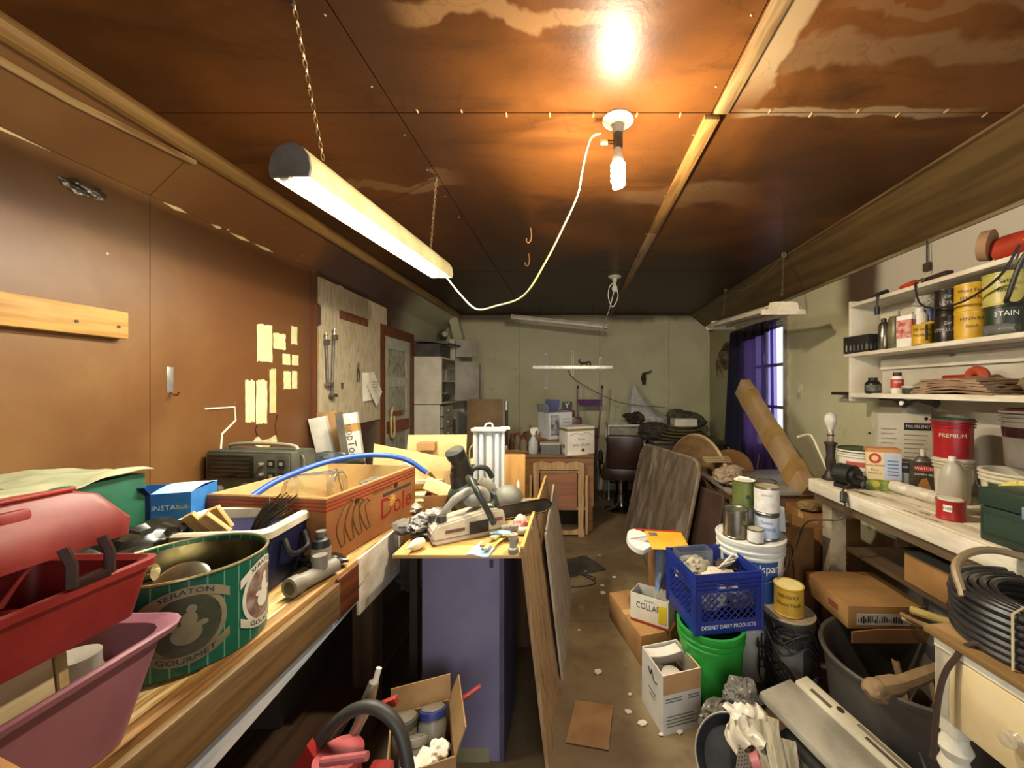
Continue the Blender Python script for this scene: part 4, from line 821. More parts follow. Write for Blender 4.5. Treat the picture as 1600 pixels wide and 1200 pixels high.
for z0, z1 in ((1.16, 1.27), (1.02, 1.14), (.88, 1.0)): dd = G().bx(X1-.02, X1, .03, .40, z0, z1).o('drawer_front', cd_, t); G().sph((X1+.012, .2, (z0+z1)/2), .012, sub=1).o('knob', white, dd)
for y0, z0, z1, an in ((.50, 1.32, 1.83, 68), (.80, 1.32, 1.83, 40)):
    d = G().bx(0, .018, 0, .30, 0, z1-z0, bev=.002).o('door', cd_, t, loc=(X1+.002, y0, z0), rot=(0, 0, -R(an)))
    G().sph((-.012, .26, .36), .014, sub=2).o('knob', white, d)
d = G().bx(0, .018, 0, .28, 0, .22, bev=.002).o('door', cd_, t, loc=(X1, .52, 1.89), rot=(0, 0, -R(66))); G().sph((-.012, .22, .08), .014, sub=2).o('knob', white, d)
G().bx(.25, X1-.01, .52, .8, 1.85, 2.12).o('upper_case', cb, t)
for k in range(3): G().tube([(X1-.1, .15+.14*k, 1.33), (X1-.06, .15+.14*k, 1.40)], .03, 8).o('jar_shape', M('3a342c', .6), t)
t = T('dark_bin', 'dark open box with a warped grey lid on top of the white cupboards', 'box', (XL+.01, 4.44, 1.852))
G().tray(0, .30, .02, .38, 0, .15, .012).o('bin_walls', M('4a4844', .6, '38342f', 8), t)
G().sheet(lambda i, j: (-.0+.40*i, .0+.5*j, .16+.05*sin((1-i)*2)*.6+.02*j), 8, 4, .02).o('warped_lid', M('5e5b55', .6, '4a4640', 8), t)
t = T('clamp_lamp', 'small grey spotlight on the wall above the white cupboards', 'lamp', (-1.72, 5.1, 2.13))
G().tube([(0, 0, .02), (.02, -.05, .06), (.06, -.1, .06)], [.05, .06, .045], 16, 3).o('lamp_head', M('5a564e', .4), t); G().cyl((.05, -.1, .06), (.07, -.13, .055), .04, .035).o('bulb_face', M('c9c4b4', .3), t); G().cyl((0, 0, .03), (-.02, 0, .22), .006).o('lamp_arm', grey, t)
o_ = G().sheet(lambda i, j: (-1.55+.24*i-.06*j*(1-i), 5.57-.03*sin(i*9)*(.3+j)-.02, 1.84-.56*j+.03*sin(i*3)), 24, 10, .004).o('white_cloth', M('cbc7bb', .7, 'b3aea0', 6)); tag(o_, 'creased white cloth hanging on the far wall by the cupboards', 'cloth')
t = tag(G().sheet(lambda i, j: (-1.49+.10*i, 4.9+.3*i, 1.18-.35*j+.02*sin(i*9)), 8, 6, .003).o('grey_cloth', M('9a9a98', .8)), 'grey cloth hanging beneath the open cupboard doors', 'cloth')
# ================================================================== FAR WALL things
al = M('a9a69e', .3, '8f8b82', 14, metal=.8); yw = M('e8e4c4', .5)
t = T('long_level', 'long grey metal rail across three white slotted standards', 'rail', W(895, 574, YB-.03)); G().bx(-.58, .58, -.012, .012, -.022, .022).bx(-.58, .58, -.016, -.012, .012, .022).bx(-.58, .58, -.016, -.012, -.022, -.012).o('rail_body', al, t)
for k, (u, v0, v1) in enumerate(((853, 552, 607), (895, 549, 587), (938, 558, 579))):
    p = W(u, v1, YB); h_ = (v1-v0)/F*YB; t = T('slotted_standard', ['long left', 'middle yellow-topped', 'short right'][k]+' white shelf standard screwed to the far wall', 'shelf standard', p); G().bx(-.018, .018, -.012, -.001, 0, h_).o('standard_body', [whiteink, yw, whiteink][k], t)
    G().bx(-.004, .004, -.0125, -.012, .02, h_-.02).o('slot_line', grey, t)
t = T('wall_ornament', 'small dark horse-like metal ornament on the grey rail', 'ornament', W(914, 571, YB-.03)+Vector((0, 0, 0)))
g = G(); g.tube([(-.09, 0, .06), (-.05, 0, .035), (.02, 0, .04), (.07, 0, .05), (.08, 0, .0)], .012, 8, 3); g.tube([(-.05, 0, .04), (-.05, 0, .0)], .007, 6); g.tube([(.02, 0, .04), (.03, 0, .0)], .007, 6); g.tube([(-.09, 0, .06), (-.075, 0, .09)], .009, 6); g.o('figure', M('4a4438', .6), t)
t = T('holster', 'dark brown antler-like bracket on the far wall right side', 'bracket', W(1006, 590, YB-.01)); G().tube([(0, -.02, .06), (-.01, -.03, .0), (.0, -.02, -.10)], [.03, .038, .028], 10, 3).o('pouch', M('3a2a1c', .7), t); G().tube([(.0, -.02, .07), (.06, -.04, .07), (.10, -.05, .10)], .014, 8, 3).o('hook_arm', M('5e5440', .6), t)
o_ = G().tube([W(*p) for p in ((888, 578, 5.55), (893, 588, 5.55), (915, 604, 5.45), (955, 624, 5.3), (985, 632, 5.2), (1040, 637, 5.1))], .005, 6, 6).o('wall_cable', M('4a443a', .5)); tag(o_, 'thin dark cable sagging from the grey rail to the right corner', 'cable')
# plastic tent bag
def tent(i, j):
    a = 2*pi*i; r = .02+.34*j**1.2*(1+.12*sin(a*5)); return (r*cos(a)*(1.0 if cos(a) > 0 else .55)+.10*j*j, r*sin(a)*.35, -.52*j)
o_ = G().sheet(tent, 40, 10, .002).o('plastic_drape', film, loc=W(990, 598, 5.35)); tag(o_, 'clear plastic sheet hanging like a tent from the far wall', 'plastic sheet')
# folding chair with purple band, poles
t = T('folding_chair', 'folding chair frame with a purple back band at the far wall', 'chair', (0, 0, 0))
pole = M('8d8a84', .35, metal=.7); ta, tb = W(903, 607, 5.3), W(941, 607, 5.3)
for p, q in ((ta, .03), (tb, -.14)):
    G().cyl(p, (p.x+q, p.y-.1, 0), .012, n=10).o('leg', pole, t); G().cyl(p, (p.x, p.y, p.z+.04), .016, n=10).o('tip', black, t)
G().sheet(lambda i, j: (ta.x+(tb.x-ta.x)*i, 5.28+.01*sin(i*3), ta.z-.15-.09*j), 6, 2, .006).o('back_band', M('5a2f6a', .7, '4a2458', 9), t)
tag(G().cyl(W(954, 608, 5.35), (.42, 5.2, 0), .009, n=8).o('thin_pole', M('a09a8c', .5)), 'thin pale pole leaning right of the purple-banded chair', 'pole')
# desk
t = T('desk', 'brown wooden desk with end panels in front of the far wall', 'desk', (0, 0, 0))
dk = wood('8a5f34', '704a26', 0, 1.2, .45, .1)
G().bx(-1.25, .22, 3.95, 4.75, .765, .79, bev=.003).o('desk_top', wood('7a5a3a', '6a4a2c', 0, 1.2, .4, .1), t)
G().bx(-1.22, .215, 3.97, 3.99, .26, .765).o('front_panel', dk, t)
G().bx(.19, .215, 3.99, 4.72, .26, .765).o('side_panel', dk, t); G().bx(-1.22, -1.195, 3.99, 4.72, .26, .765).o('side_panel', dk, t)
for x, y in ((.15, 3.98), (.15, 4.65), (-1.2, 3.98), (-1.2, 4.65)): G().bx(x, x+.055, y, y+.055, 0, .26).o('leg', dk, t)
# carved folding frame
fm = wood('b08d62', '94703f', 2, 2, .6, .3); ff = wood('8e5c3a', '7a4c2e', 0, 1.5, .6, .1)
t = T('folding_wooden_chair', 'carved pale wooden folding chair frame with brown panel leaning on the desk', 'chair', (-.145, 3.84, 0), rot=(R(-6), 0, 0))
def scal(a, b, n, amp, ax):
    return [(a+(b-a)*i/n, amp*abs(sin(pi*i/n*3))) for i in range(n+1)]
top = [(-.26, .66)]+[(-.26+.52*i/24, .72+.022*abs(sin(pi*i/8))) for i in range(25)]+[(.26, .66)]
G().prism(top+[(.20, .655), (-.20, .655)], -.014, .014, lambda a, b, d: (a, d, b)).o('top_rail', fm, t)
for s in (-1, 1): G().prism([(s*.20, .0), (s*.262, .0), (s*.262, .05), (s*.25, .08), (s*.255, .3), (s*.262, .36), (s*.25, .42), (s*.262, .66), (s*.20, .66)], -.014, .014, lambda a, b, d: (a, d, b)).o('side_rail', fm, t)
G().prism([(-.2, .02), (-.2, .075)]+[(-.2+.4*i/16, .075-.02*abs(sin(pi*i/8))) for i in range(1, 16)]+[(.2, .075), (.2, .02)], -.012, .012, lambda a, b, d: (a, d, b)).o('bottom_rail', fm, t)
G().bx(-.185, .185, .016, .026, .26, .63).o('brown_panel', ff, t); G().cyl((-.2, .02, .635), (.2, .02, .635), .014, n=12).o('dowel', fm, t)
for s in (-1, 1): G().bx(s*.285-.014, s*.285+.014, .02, .05, .01, .60, bev=.004).o('rear_leg', fm, t)
G().bx(-.28, .28, .028, .045, .25, .28).o('rear_rail', fm, t)
# things on the desk
DZ = .79
t = T('brown_sheet', 'tall brown board standing on the desk left side', 'board', (-1.0, 4.35, DZ)); G().bx(-.20, .20, 0, .015, 0, .57, bev=.003).o('board_body', M('7c6444', .7, '6a5236', 4), t)
t = T('hand_saw', 'dark narrow saw standing upright on the desk beside the brown board', 'saw', (-.735, 4.25, DZ)); G().bx(-.02, .02, 0, .006, .06, .50).o('blade', M('2e1c18', .5), t); G().cyl((-.0, 0, .45), (0, 0, .55), .022, n=10).o('top_socket', M('b4aea4', .35, metal=.7), t); G().cyl((0, 0, 0), (0, 0, .06), .02, .012).o('handle', M('a89a80', .4), t)
G().tube([(-.022, -.005, .03), (-.026, -.005, .45)], .005, 6).o('bright_edge', M('c8c0b0', .3), t)
t = T('oval_tray', 'small tan oval tray at the desk front left', 'tray', (-.62, 4.12, DZ)); G().lathe([(.10, 0), (.12, .01), (.115, .014), (.095, .006), (0, .006)], sx=1.2).o('tray_body', M('b08a58', .5), t)
for k, (x, y, h_, c1, lb) in enumerate(((-.62, 4.32, .17, 'a89a80', 'tall cloudy glass jar at the back of the desk row'), (-.54, 4.22, .14, 'b8ac94', 'middle glass jar with rusty lid on the desk'), (-.69, 4.42, .15, '8a6a4c', 'amber glass jar beside the dark saw'))):
    bottle('glass_jar', lb, 'jar', (x, y, DZ), [(.038, 0), (.042, .01), (.042, h_*.7), (.03, h_*.85), (.03, h_), (0, h_)], M(c1, .12, trans=.7), rust, .032, (h_-.005, h_+.018))
t = T('spray_bottle', 'clear spray bottle with white trigger head on the desk', 'spray bottle', (-.42, 4.08, DZ))
G().lathe([(.045, 0), (.05, .01), (.05, .12), (.02, .18), (.014, .2), (0, .2)], n=24).o('bottle_body', M('e6ebe8', .15, 'cfd6d2', 9, trans=.5), t)
G().prism([(-.02, .2), (.02, .2), (.022, .235), (.05, .25), (.048, .275), (-.02, .275), (-.035, .25)], -.014, .014, lambda a, b, d: (a, d, b)).o('trigger_head', whitepl, t)
G().tube([(.045, 0, .245), (.052, 0, .225), (.045, 0, .205)], .005, 6, 2).o('trigger', whitepl, t)
t = T('steel_tray', 'dull grey metal pan with lid on the desk before the stacked boxes', 'pan', (-.24, 4.10, DZ), .1)
G().tray(-.10, .10, -.07, .07, 0, .10, .004).o('pan_walls', M('6e6c64', .4, metal=.6), t); G().bx(-.11, .11, -.08, .08, .10, .112, bev=.003).o('lid', M('bab4a4', .4), t)
t = T('photo_box', 'white printed carton with a blue picture and open flap on the desk', 'box', (-.21, 4.52, DZ+.115), .55)
G().tray(-.15, .15, -.14, .14, 0, .30, .005).o('box_walls', M('d8dad8', .5, 'c4c8ca', 6), t)
G().bx(-.149, .149, -.139, .139, .285, .30).o('closed_top', M('8f96a0', .5, 'd0d2d4', 7), t)
G().bx(.151, .1525, -.04, .12, .05, .24).o('blue_picture', M('2e86b4', .5, '1d6a9c', 5), t); G().bx(-.13, -.02, -.1425, -.141, .04, .27).o('grey_picture', M('5a5c5e', .5, 'b4b8ba', 16), t)
G().sheet(lambda i, j: (-.15-.02*j, -.14+.28*i, .30+.10*j), 2, 2, .003).o('flap', M('9a9c9a', .5), t)
for k in range(5): G().bx(.02, .12, -.1425, -.141, .06+.04*k, .066+.04*k).o('print_line', grey, t)
t = T('flat_carton', 'low brown carton under the white printed carton', 'box', (-.21, 4.52, DZ)); G().bx(-.17, .17, -.16, .16, 0, .113, bev=.003).o('carton_body', card_dk, t)
t = T('blue_folder', 'dark blue plastic folder standing up behind the white printed carton', 'folder', W(857, 642, 4.85), rot=(0, R(5), 0)); G().prism([(-.095, 0), (.085, 0), (.10, .56), (-.075, .555)], 0, .02, lambda a, b, d: (a, d, b)).o('folder_body', M('1c2c78', .4, '16225e', 7), t); t.location.z = .791; t.location.y = 4.72; t.scale = (1, 1, 1)
t = T('red_case', 'dark red case with a raised lid standing behind the wine carton', 'case', (-.02, 4.78, .79), .0)
rc = M('6a1a18', .35, '54120f', 8)
G().bx(-.13, .13, -.06, .06, 0, .33, bev=.012).o('case_body', rc, t); G().box((-.05, 0, .38), (.19, .1, .09), ry=.1, bev=.01).o('case_lid', rc, t); G().bx(-.12, .04, -.065, -.06, .325, .335).o('bright_trim', M('c9b8a8', .3), t)
G().bx(-.05, .05, -.066, -.06, .12, .16).o('badge', M('c8322c', .4), t)
t = T('black_card', 'small black card with a white letter on top of the red case', 'card', (-.07, 4.74, 1.218)); G().bx(-.065, .065, 0, .01, .0, .10).o('card_body', black, t); text('Y', .09, t, whiteink, o=(0, -.0015, .05))
t = T('wine_carton', 'white wine carton printed upside down at the desk right corner', 'box', (.04, 4.13, DZ), .42)
wbm = M('e4ddd0', .5, 'd6cdbc', 6); G().bx(-.155, .155, -.12, .12, 0, .285, bev=.003).o('carton_body', wbm, t); G().bx(-.157, .157, -.122, .122, .245, .272).o('olive_band', M('8a7f55', .6), t)
G().bx(-.155, .155, -.12, .12, .285, .29).o('top_flap', wbm, t)
text('GEYSER PEAK', .034, t, M('55504c', .6), o=(.0, -.1215, .10), x=(-1, 0, 0), up=(0, 0, -1)); text('winery', .03, t, M('7c766c', .6), o=(.0, -.1215, .155), x=(-1, 0, 0), up=(0, 0, -1))
for a in (0,): G().cyl((.02, -.1205, .045), (.02, -.122, .045), .018, n=16).o('red_seal', M('7a2a1c', .6), t)
G().cyl((-.1555, -.02, .08), (-.157, -.02, .08), .022, n=16).o('red_seal', M('7a2a1c', .6), t)
g = G(); g.tube([(-.13, -.1215, .20), (-.06, -.1215, .225), (.0, -.1215, .205), (.06, -.1215, .228), (.13, -.1215, .2)], .003, 4, 4); g.o('hill_drawing', M('8a8478', .6), t)
G().bx(-.18, .05, -.17, -.10, .0015, .006).o('lower_flap', wbm, t)
crumple('junk_rags', M('5c4030', .8, '8a6a50', 9), (-.46, 4.6, DZ+.09), .14, (1.2, .8, .7), .6, seed=17); tag(bpy.data.objects['junk_rags'], 'heap of rusty brown odds and ends behind the jars', 'heap')
t = T('low_shelf', 'dark red shelf edge behind the wine carton', 'shelf', (.05, 5.1, 0)); G().bx(-.3, .28, -.15, .1, .85, .95, bev=.004).o('shelf_top', M('4a1c16', .6), t)
for x in (-.28, .23): G().bx(x, x+.04, -.1, .08, 0, .85).o('leg', M('3a1612', .6), t)
# white crate rack
t = T('wire_rack', 'white plastic framed rack with open drawers by the barber chair', 'rack', (.72, 5.32, 0))
for z in (.55, .78, 1.0):
    G().bx(-.25, .25, -.2, -.18, z-.03, z, bev=.004).bx(-.25, .25, .18, .2, z-.03, z).bx(-.25, -.23, -.18, .18, z-.03, z).bx(.23, .25, -.18, .18, z-.03, z).o('frame_rail', M('d6d0c0', .5), t)
for x, y in ((-.25, -.2), (.23, -.2), (-.25, .18), (.23, .18)): G().bx(x, x+.02, y, y+.02, 0, .97).o('leg', M('d6d0c0', .5), t)
for z in (.60, .83): G().tray(-.22, .22, -.17, .17, z, z+.12, .006).o('drawer', M('a8a698', .4, '8e8c7e', 8), t)
crumple('dark_rag', M('2e2622', .6, '40342c', 9), (.86, 5.28, 1.07), .13, (1.1, .8, .65), .7, seed=23); tag(bpy.data.objects['dark_rag'], 'dark crumpled rag heap on top of the white rack', 'rag')
# barber chair
t = T('barber_chair', 'old dark brown barber chair with a round chrome base', 'chair', (.60, 4.72, 0), -.15)
bl_ = M('2c1a16', .35, '3a241c', 8); ch_ = M('b8b0a0', .15, '8a8274', 9, metal=1)
G().lathe([(.20, 0), (.205, .01), (.19, .03), (.14, .05), (.10, .06), (.09, .10), (.09, .20), (.075, .21), (.075, .34), (.11, .36), (.11, .38), (0, .38)], n=36).o('chrome_base', ch_, t)
G().box((0, 0, .47), (.46, .46, .15), bev=.03).o('seat', bl_, t)
G().box((.04, -.24, .74), (.42, .09, .40), rx=R(6), bev=.035).o('backrest', bl_, t)
for s in (-1, 1):
    G().tube([(s*.26, -.2, .64), (s*.27, .0, .68), (s*.27, .2, .66), (s*.26, .24, .5)], .022, 10, 4).o('armrest', bl_, t); G().tube([(s*.25, -.18, .45), (s*.26, -.2, .64)], .012, 8).o('arm_support', ch_, t)
G().tube([(-.15, .22, .42), (-.16, .42, .22), (.16, .42, .22), (.15, .22, .42)], .014, 8).o('footrest', ch_, t)
G().tube([(.1, -.05, .36), (.22, -.1, .36), (.26, -.16, .42)], .01, 8, 3).o('pump_lever', ch_, t)
# back right corner: trunk, baskets, book
t = T('glass_cabinet', 'dark glass-topped low cabinet in the far right corner', 'cabinet', (1.42, 4.95, 0)); G().bx(-.42, .42, -.3, .3, 0, .80, bev=.01).o('cabinet_body', M('2c2620', .5, '3a3228', 8), t); G().bx(-.44, .44, -.32, .32, .80, .84, bev=.006).o('cabinet_top', M('4a4438', .3), t)
for x in (-.2, .02, .24): G().bx(x-.1, x+.1, -.305, -.3, .3, .75).o('front_pane', M('5a564a', .2), t)
for k in range(5):
    t = T('woven_tray', ['lowest and widest', 'second', 'third', 'fourth', 'topmost'][k]+' round woven tray of the far corner pile', 'tray', (1.38+.012*(k % 2), 4.85, .842+.036*k), group='woven trays on the dark cabinet'); r = .33-.035*k
    G().lathe([(r*.9, 0), (r, .018), (r+.006, .022), (r, .028), (r*.85, .026), (0, .026)], n=36).o('tray_body', M('9a8a5c' if k % 2 else '7a6c48', .7, '5e5236', 20, bump=.4), t)
t = T('white_book', 'thick white book lying on the woven trays', 'book', (1.38, 4.78, 1.016), .02); G().bx(-.14, .14, -.1, .1, 0, .006).bx(-.14, .14, -.1, .1, .084, .09).bx(-.14, -.134, -.1, .1, 0, .09).o('cover', M('ddd8cc', .5), t); G().bx(-.134, .136, -.096, .096, .006, .084).o('pages', paper, t)
crumple('dark_jacket', M('33302a', .8, '4a443a', 8), (1.05, 5.0, .92), .17, (1.2, .9, .7), .4, seed=40); tag(bpy.data.objects['dark_jacket'], 'dark jacket bunched left of the woven trays', 'jacket')
crumple('dark_bundle', M('3a3a2c', .8, '5a5846', 12), (1.50, 5.2, 1.06), .19, (1.3, .6, .7), .6, seed=41); tag(bpy.data.objects['dark_bundle'], 'dark mesh bundle behind the white book in the corner', 'bundle')
crumple('white_wad', film, (1.12, 5.3, .98), .18, (1.3, .6, .8), .5, seed=42); tag(bpy.data.objects['white_wad'], 'plastic film heap under the hanging plastic sheet', 'plastic sheet')
# hat on right wall
t = T('straw_wreath', 'dried straw hat with dark stalks hanging on the right wall by the curtain', 'wreath', (XR-.005, 5.0, 1.90), rot=(0, R(-90), 0))
G().lathe([(.0, .07), (.07, .06), (.09, .0), (.17, -.0), (.18, .006), (.1, .014), (.08, .07), (0, .08)], n=28).o('straw_hat', M('7a6a4a', .8, '5a4c34', 24, bump=.4), t)
g = G()
for k in range(16):
    a = random.uniform(0, 6.28); g.tube([(0, 0, .07), (-.1+.05*cos(a), .06*sin(a), .11), (-.22+.07*cos(a*2), .09*sin(a), .08)], .004, 4, 2)
g.o('dried_stalks', M('4a3a2a', .8, '8a7a5c', 20), t, kind='stuff')
# curtain
cm_ = Mat('sheer_purple'); k = cm_.vec(True); x, y, z = cm_.xyz(k)
cm_.color(cm_.mix(cm_.noise(k, 4, 3).step(.35, .65), '3c2450', '241a46')); cm_.b.inputs['Roughness'].default_value = .8
tr_ = cm_.n('BsdfTransparent'); tl_ = cm_.n('BsdfTranslucent'); tl_.inputs[0].default_value = lin('6a4a8c'); mx = cm_.n('MixShader'); mx2 = cm_.n('MixShader')
tr_.inputs[0].default_value = lin('b8a8e0')
mx.inputs[0].default_value = .5; cm_.nt.links.new(cm_.b.outputs[0], mx.inputs[1]); cm_.nt.links.new(tl_.outputs[0], mx.inputs[2])
weave = ((y*9).m('SINE')*.5+.5).step(.2, .9, .08, .62); cm_.nt.links.new(weave.k, mx2.inputs[0])
cm_.nt.links.new(mx.outputs[0], mx2.inputs[1]); cm_.nt.links.new(tr_.outputs[0], mx2.inputs[2]); cm_.nt.links.new(mx2.outputs[0], cm_.nt.nodes['Material Output'].inputs[0])
t = T('curtain', 'purple and navy curtain over the right wall window', 'curtain', (0, 0, 0))
def cur(i, j, y0, y1, z0, z1, sp): return (XR-.10-.035*sin(i*sp)+.02*j, y0+(y1-y0)*i, z1+(z0-z1)*j)
G().sheet(lambda i, j: cur(i, j, 3.585, 4.32, .42, 2.13, 26), 60, 6, 0).o('sheer_panel', cm_.m, t)
G().sheet(lambda i, j: (XR-.12-.03*sin(i*24), 4.28+(.28+.27*j)*i, 2.13-1.72*j), 40, 8, .003).o('navy_panel', M('141534', .9, '0e1028', 5), t)
G().sheet(lambda i, j: (XR-.14-.02*sin(i*30), 3.64+.92*i, 2.15-.13*j-.03*sin(i*3)), 30, 2, .004).o('valance', M('1f1526', .9), t)
G().cyl((XR-.09, 3.58, 2.15), (XR-.09, 4.6, 2.15), .01, n=8).o('curtain_rod', M('4a3a2a', .6), t)
o_ = G().tube([W(*p) for p in ((1194, 503, 4.05), (1194, 540, 4.05), (1190, 600, 4.0), (1184, 680, 3.95), (1187, 705, 3.95), (1183, 732, 3.9))], .005, 6, 5).o('pull_cord', M('8c5a50', .6)); tag(o_, 'thin reddish cord hanging down in front of the curtain', 'cord')
t = T('light_switch', 'cream switch plate on the olive right wall', 'switch', (XR, 3.38, 1.455)); G().bx(-.008, -.0, -.038, .038, -.06, .06, bev=.002).o('plate', M('d8ceaa', .5), t); G().bx(-.016, -.008, -.006, .006, -.012, .012).o('toggle', white, t)
# long cardboard leaning
t = T('long_carton', 'long narrow brown carton leaning diagonally before the window', 'box', (0, 0, 0))
a, b = Vector((1.60, 2.62, .80)), Vector((1.72, 3.9, 1.50)); a = W(1262, 772, 2.68); b = W(1160, 604, 3.55)
d = (b-a); Lc = d.length; t.location = a; t.rotation_mode = 'QUATERNION'; t.rotation_quaternion = d.to_track_quat('Z', 'X')
G().bx(-.085, .085, -.045, .045, 0, Lc, bev=.003).o('carton_body', M('ab9068', .85, '96794f', 5, bump=.1), t)
for z in (.12, .42, .8): G().bx(-.087, .087, -.047, .047, Lc*z, Lc*z+.10).o('tape_wrap', M('a8854f', .35, '96743f', 8), t)
# ================================================================== tables leaning, middle right
def slab_top(name, label, A, Bv, h, lean, r0, th, m_, me_, n=8, oval=False):
    A, Bv = Vector(A), Vector(Bv); dx = (Bv-A); Lx = dx.length; x = dx.normalized(); side = Vector((x.y, -x.x, 0)); side = side if side.x > 0 else -side
    up = (Vector((0, 0, 1))*cos(R(lean))+side*sin(R(lean))).normalized(); nrm = x.cross(up)
    t = T(name, label, 'table top', A); P2 = []
    if oval:
        P2 = [(Lx/2+Lx/2*cos(q*pi/24), h/2+h/2*sin(q*pi/24)) for q in range(48)]
    else:
        for cx_, cy2, a0 in ((Lx-r0, r0, -pi/2), (Lx-r0, h-r0, 0), (r0, h-r0, pi/2), (r0, r0, pi)):
            for q in range(n+1): an = a0+pi/2*q/n; P2.append((cx_+r0*cos(an), cy2+r0*sin(an)))
    f = lambda a_, b_, d_: x*a_+up*b_+nrm*d_
    G().prism(P2, -th/2, th/2, f).o('top_slab', m_, t)
    G().tube([f(a_, b_, 0) for a_, b_ in P2], th*.56, 6, closed=True).o('rounded_edge', me_, t)
    return t
wx = M('6e6050', .5, '54463a', 4, (4, 4, 1.0), bump=.15, c3='827666', t3=.56, n3=1.6)
slab_top('weathered_slab', 'weathered grey-brown table top with rounded corners leaning in the aisle', (.52, 3.85, .01), (.80, 2.92, .01), .93, 13, .12, .028, wx, M('8a7a66', .6, '6a5a48', 9))
slab_top('dark_slab', 'dark narrow board leaning between the two big table tops', (.68, 3.5, .01), (.98, 2.75, .01), .70, 11, .02, .02, M('3e2a20', .6, '4e382c', 5), M('4e382c', .6))
slab_top('oval_slab', 'oval brown table top leaning behind the weathered one', (.90, 3.95, .005), (1.13, 2.85, .005), 1.06, 6, .1, .03, wood('8a6c48', '6e5234', 1, 1.4, .45, .1), M('c2a880', .5), oval=True)
t = T('oval_headboard', 'shiny tan oval panel standing beyond the leaning table tops', 'panel', (1.36, 3.32, .762), rot=(R(-8), 0, .1)); G().prism([(.21*cos(q*pi/24)*1.0, .0+.19*max(0, sin(q*pi/24))) for q in range(25)], -.012, .012, lambda a_, b_, d_: (a_, d_, b_)).o('panel_body', M('8a6440', .25, '7a5634', 4), t); G().sph((0, 0, .20), .012, sub=1).o('knob', brass, t)
t = T('low_table', 'dusty grey low table below the window', 'table', (0, 0, 0))
G().bx(1.1, 1.93, 2.68, 3.42, .73, .76, bev=.004).o('table_top', M('9a9488', .5, '7c766a', 5, c3='6a5a40', t3=.6), t)
for x, y in ((1.12, 2.7), (1.86, 2.7), (1.12, 3.35), (1.86, 3.35)): G().bx(x, x+.05, y, y+.05, 0, .73).o('leg', wood('5e452c', '4a3420', 2), t)
G().bx(1.15, 1.88, 2.70, 2.72, .62, .73).o('apron', wood('7a5a38', '5e452c', 0), t)
crumple('tarp_bundle', M('a08c74', .6, '7c6a54', 8, bump=.3), (1.17, 2.86, .83), .11, (1.0, 1.1, .68), .5, seed=51); tag(bpy.data.objects['tarp_bundle'], 'crumpled tan plastic bundle left on the grey low table', 'bundle')
for k in range(3): tag(G().bx(-.10, .10, -.03, .03, 0, .008).o('slat_stick', wood('b8a078', '9a8258', 0), loc=(1.14, 3.02+.02*k, .905+.012*k), rot=(0, 0, .1*k)), ['lowest', 'middle', 'top'][k]+' flat stick on the tan plastic bundle', 'stick', 'flat sticks on the bundle')
crumple('brown_rag', M('8a7048', .9, '6a5230', 7), (1.55, 2.50, .715), .07, (1.2, .8, .5), .4, seed=52); tag(bpy.data.objects['brown_rag'], 'brown cloth lump on top of the tall brown carton', 'rag')
o_ = G().tube([(1.12, 2.72, .775), (1.4, 2.78, .775), (1.55, 2.95, .775), (1.3, 3.1, .775)], .004, 6, 5).o('table_wire', M('4a3e30', .5)); tag(o_, 'thin wire curling on the grey low table', 'wire')
# ================================================================== RIGHT WORKBENCH
RZ, RX = .95, 1.42
t = T('work_counter', 'chipped white painted workbench along the right wall', 'workbench', (0, 0, 0))
wp = M('ded6c0', .55, 'bfb498', 4, (5, 1.2, 5), bump=.3, c3='6e4e30', t3=.585, n3=4); wpf = M('e6e0cf', .5, 'cdc4ac', 4, (6, 1.5, 6), bump=.15, c3='7a5a3a', t3=.66, n3=3)
for x0, x1 in ((RX, 1.535), (1.538, 1.76), (1.763, 1.985)): G().bx(x0, x1, .3, 2.27, RZ-.024, RZ, bev=.003).o('top_plank', wp, t)
G().bx(RX-.018, RX-.001, .3, 2.285, RZ-.075, RZ-.004, bev=.003).o('edge_board', wpf, t); G().bx(RX, 1.98, 2.272, 2.29, RZ-.075, RZ-.004, bev=.003).o('edge_board', wpf, t)
G().bx(RX+.0, RX+.05, .3, 2.26, RZ-.12, RZ-.026).o('under_rail', wood('6e5a44', '54432f', 1), t)
for x, y in ((1.45, 2.15), (1.88, 2.15), (1.88, .4), (1.88, 1.2)): G().bx(x, x+.08, y, y+.08, 0, RZ-.025).o('leg', M('c9bfa6', .6, '8e8064', 5), t)
G().bx(1.51, 1.97, 1.25, 2.12, .585, .605).o('lower_shelf', wood('5a4530', '44321f', 1), t)
# ---- wall shelves
t = T('wall_shelf', 'white painted three-tier wall shelf with a slotted left end', 'shelf', (0, 0, 0))
sw_ = M('e2dccb', .55, 'cbc2ab', 4, (4, 1.2, 4), bump=.1, c3='8a7458', t3=.68, n3=4); SX = 1.78
for z, nm in ((1.452, 'bottom'), (1.705, 'middle'), (2.02, 'top')): G().bx(SX, XR-.003, .6, 2.47 if z != 1.705 else 2.52, z-.022, z, bev=.002).o('shelf_board', sw_, t)
G().bx(SX+.008, XR-.003, 2.47, 2.49, 1.40, 2.04, bev=.002).o('end_panel', M('e0d9c6', .5, 'd0c8b2', 5), t)
G().bx(XR-.008, XR-.002, .6, 2.47, 1.452, 1.683).bx(XR-.008, XR-.002, .6, 2.47, 1.705, 1.998).o('back_panel', M('c9c3b4', .6, 'b4ad9c', 3), t)
G().bx(XR-.03, XR-.009, .6, 2.46, 1.60, 1.66).o('cleat', sw_, t); G().bx(XR-.03, XR-.009, .6, 2.46, 1.90, 1.95).o('cleat', sw_, t)
G().bx(SX-.003, SX+.0, .6, 2.47, 1.425, 1.452).o('edge_strip', wpf, t)
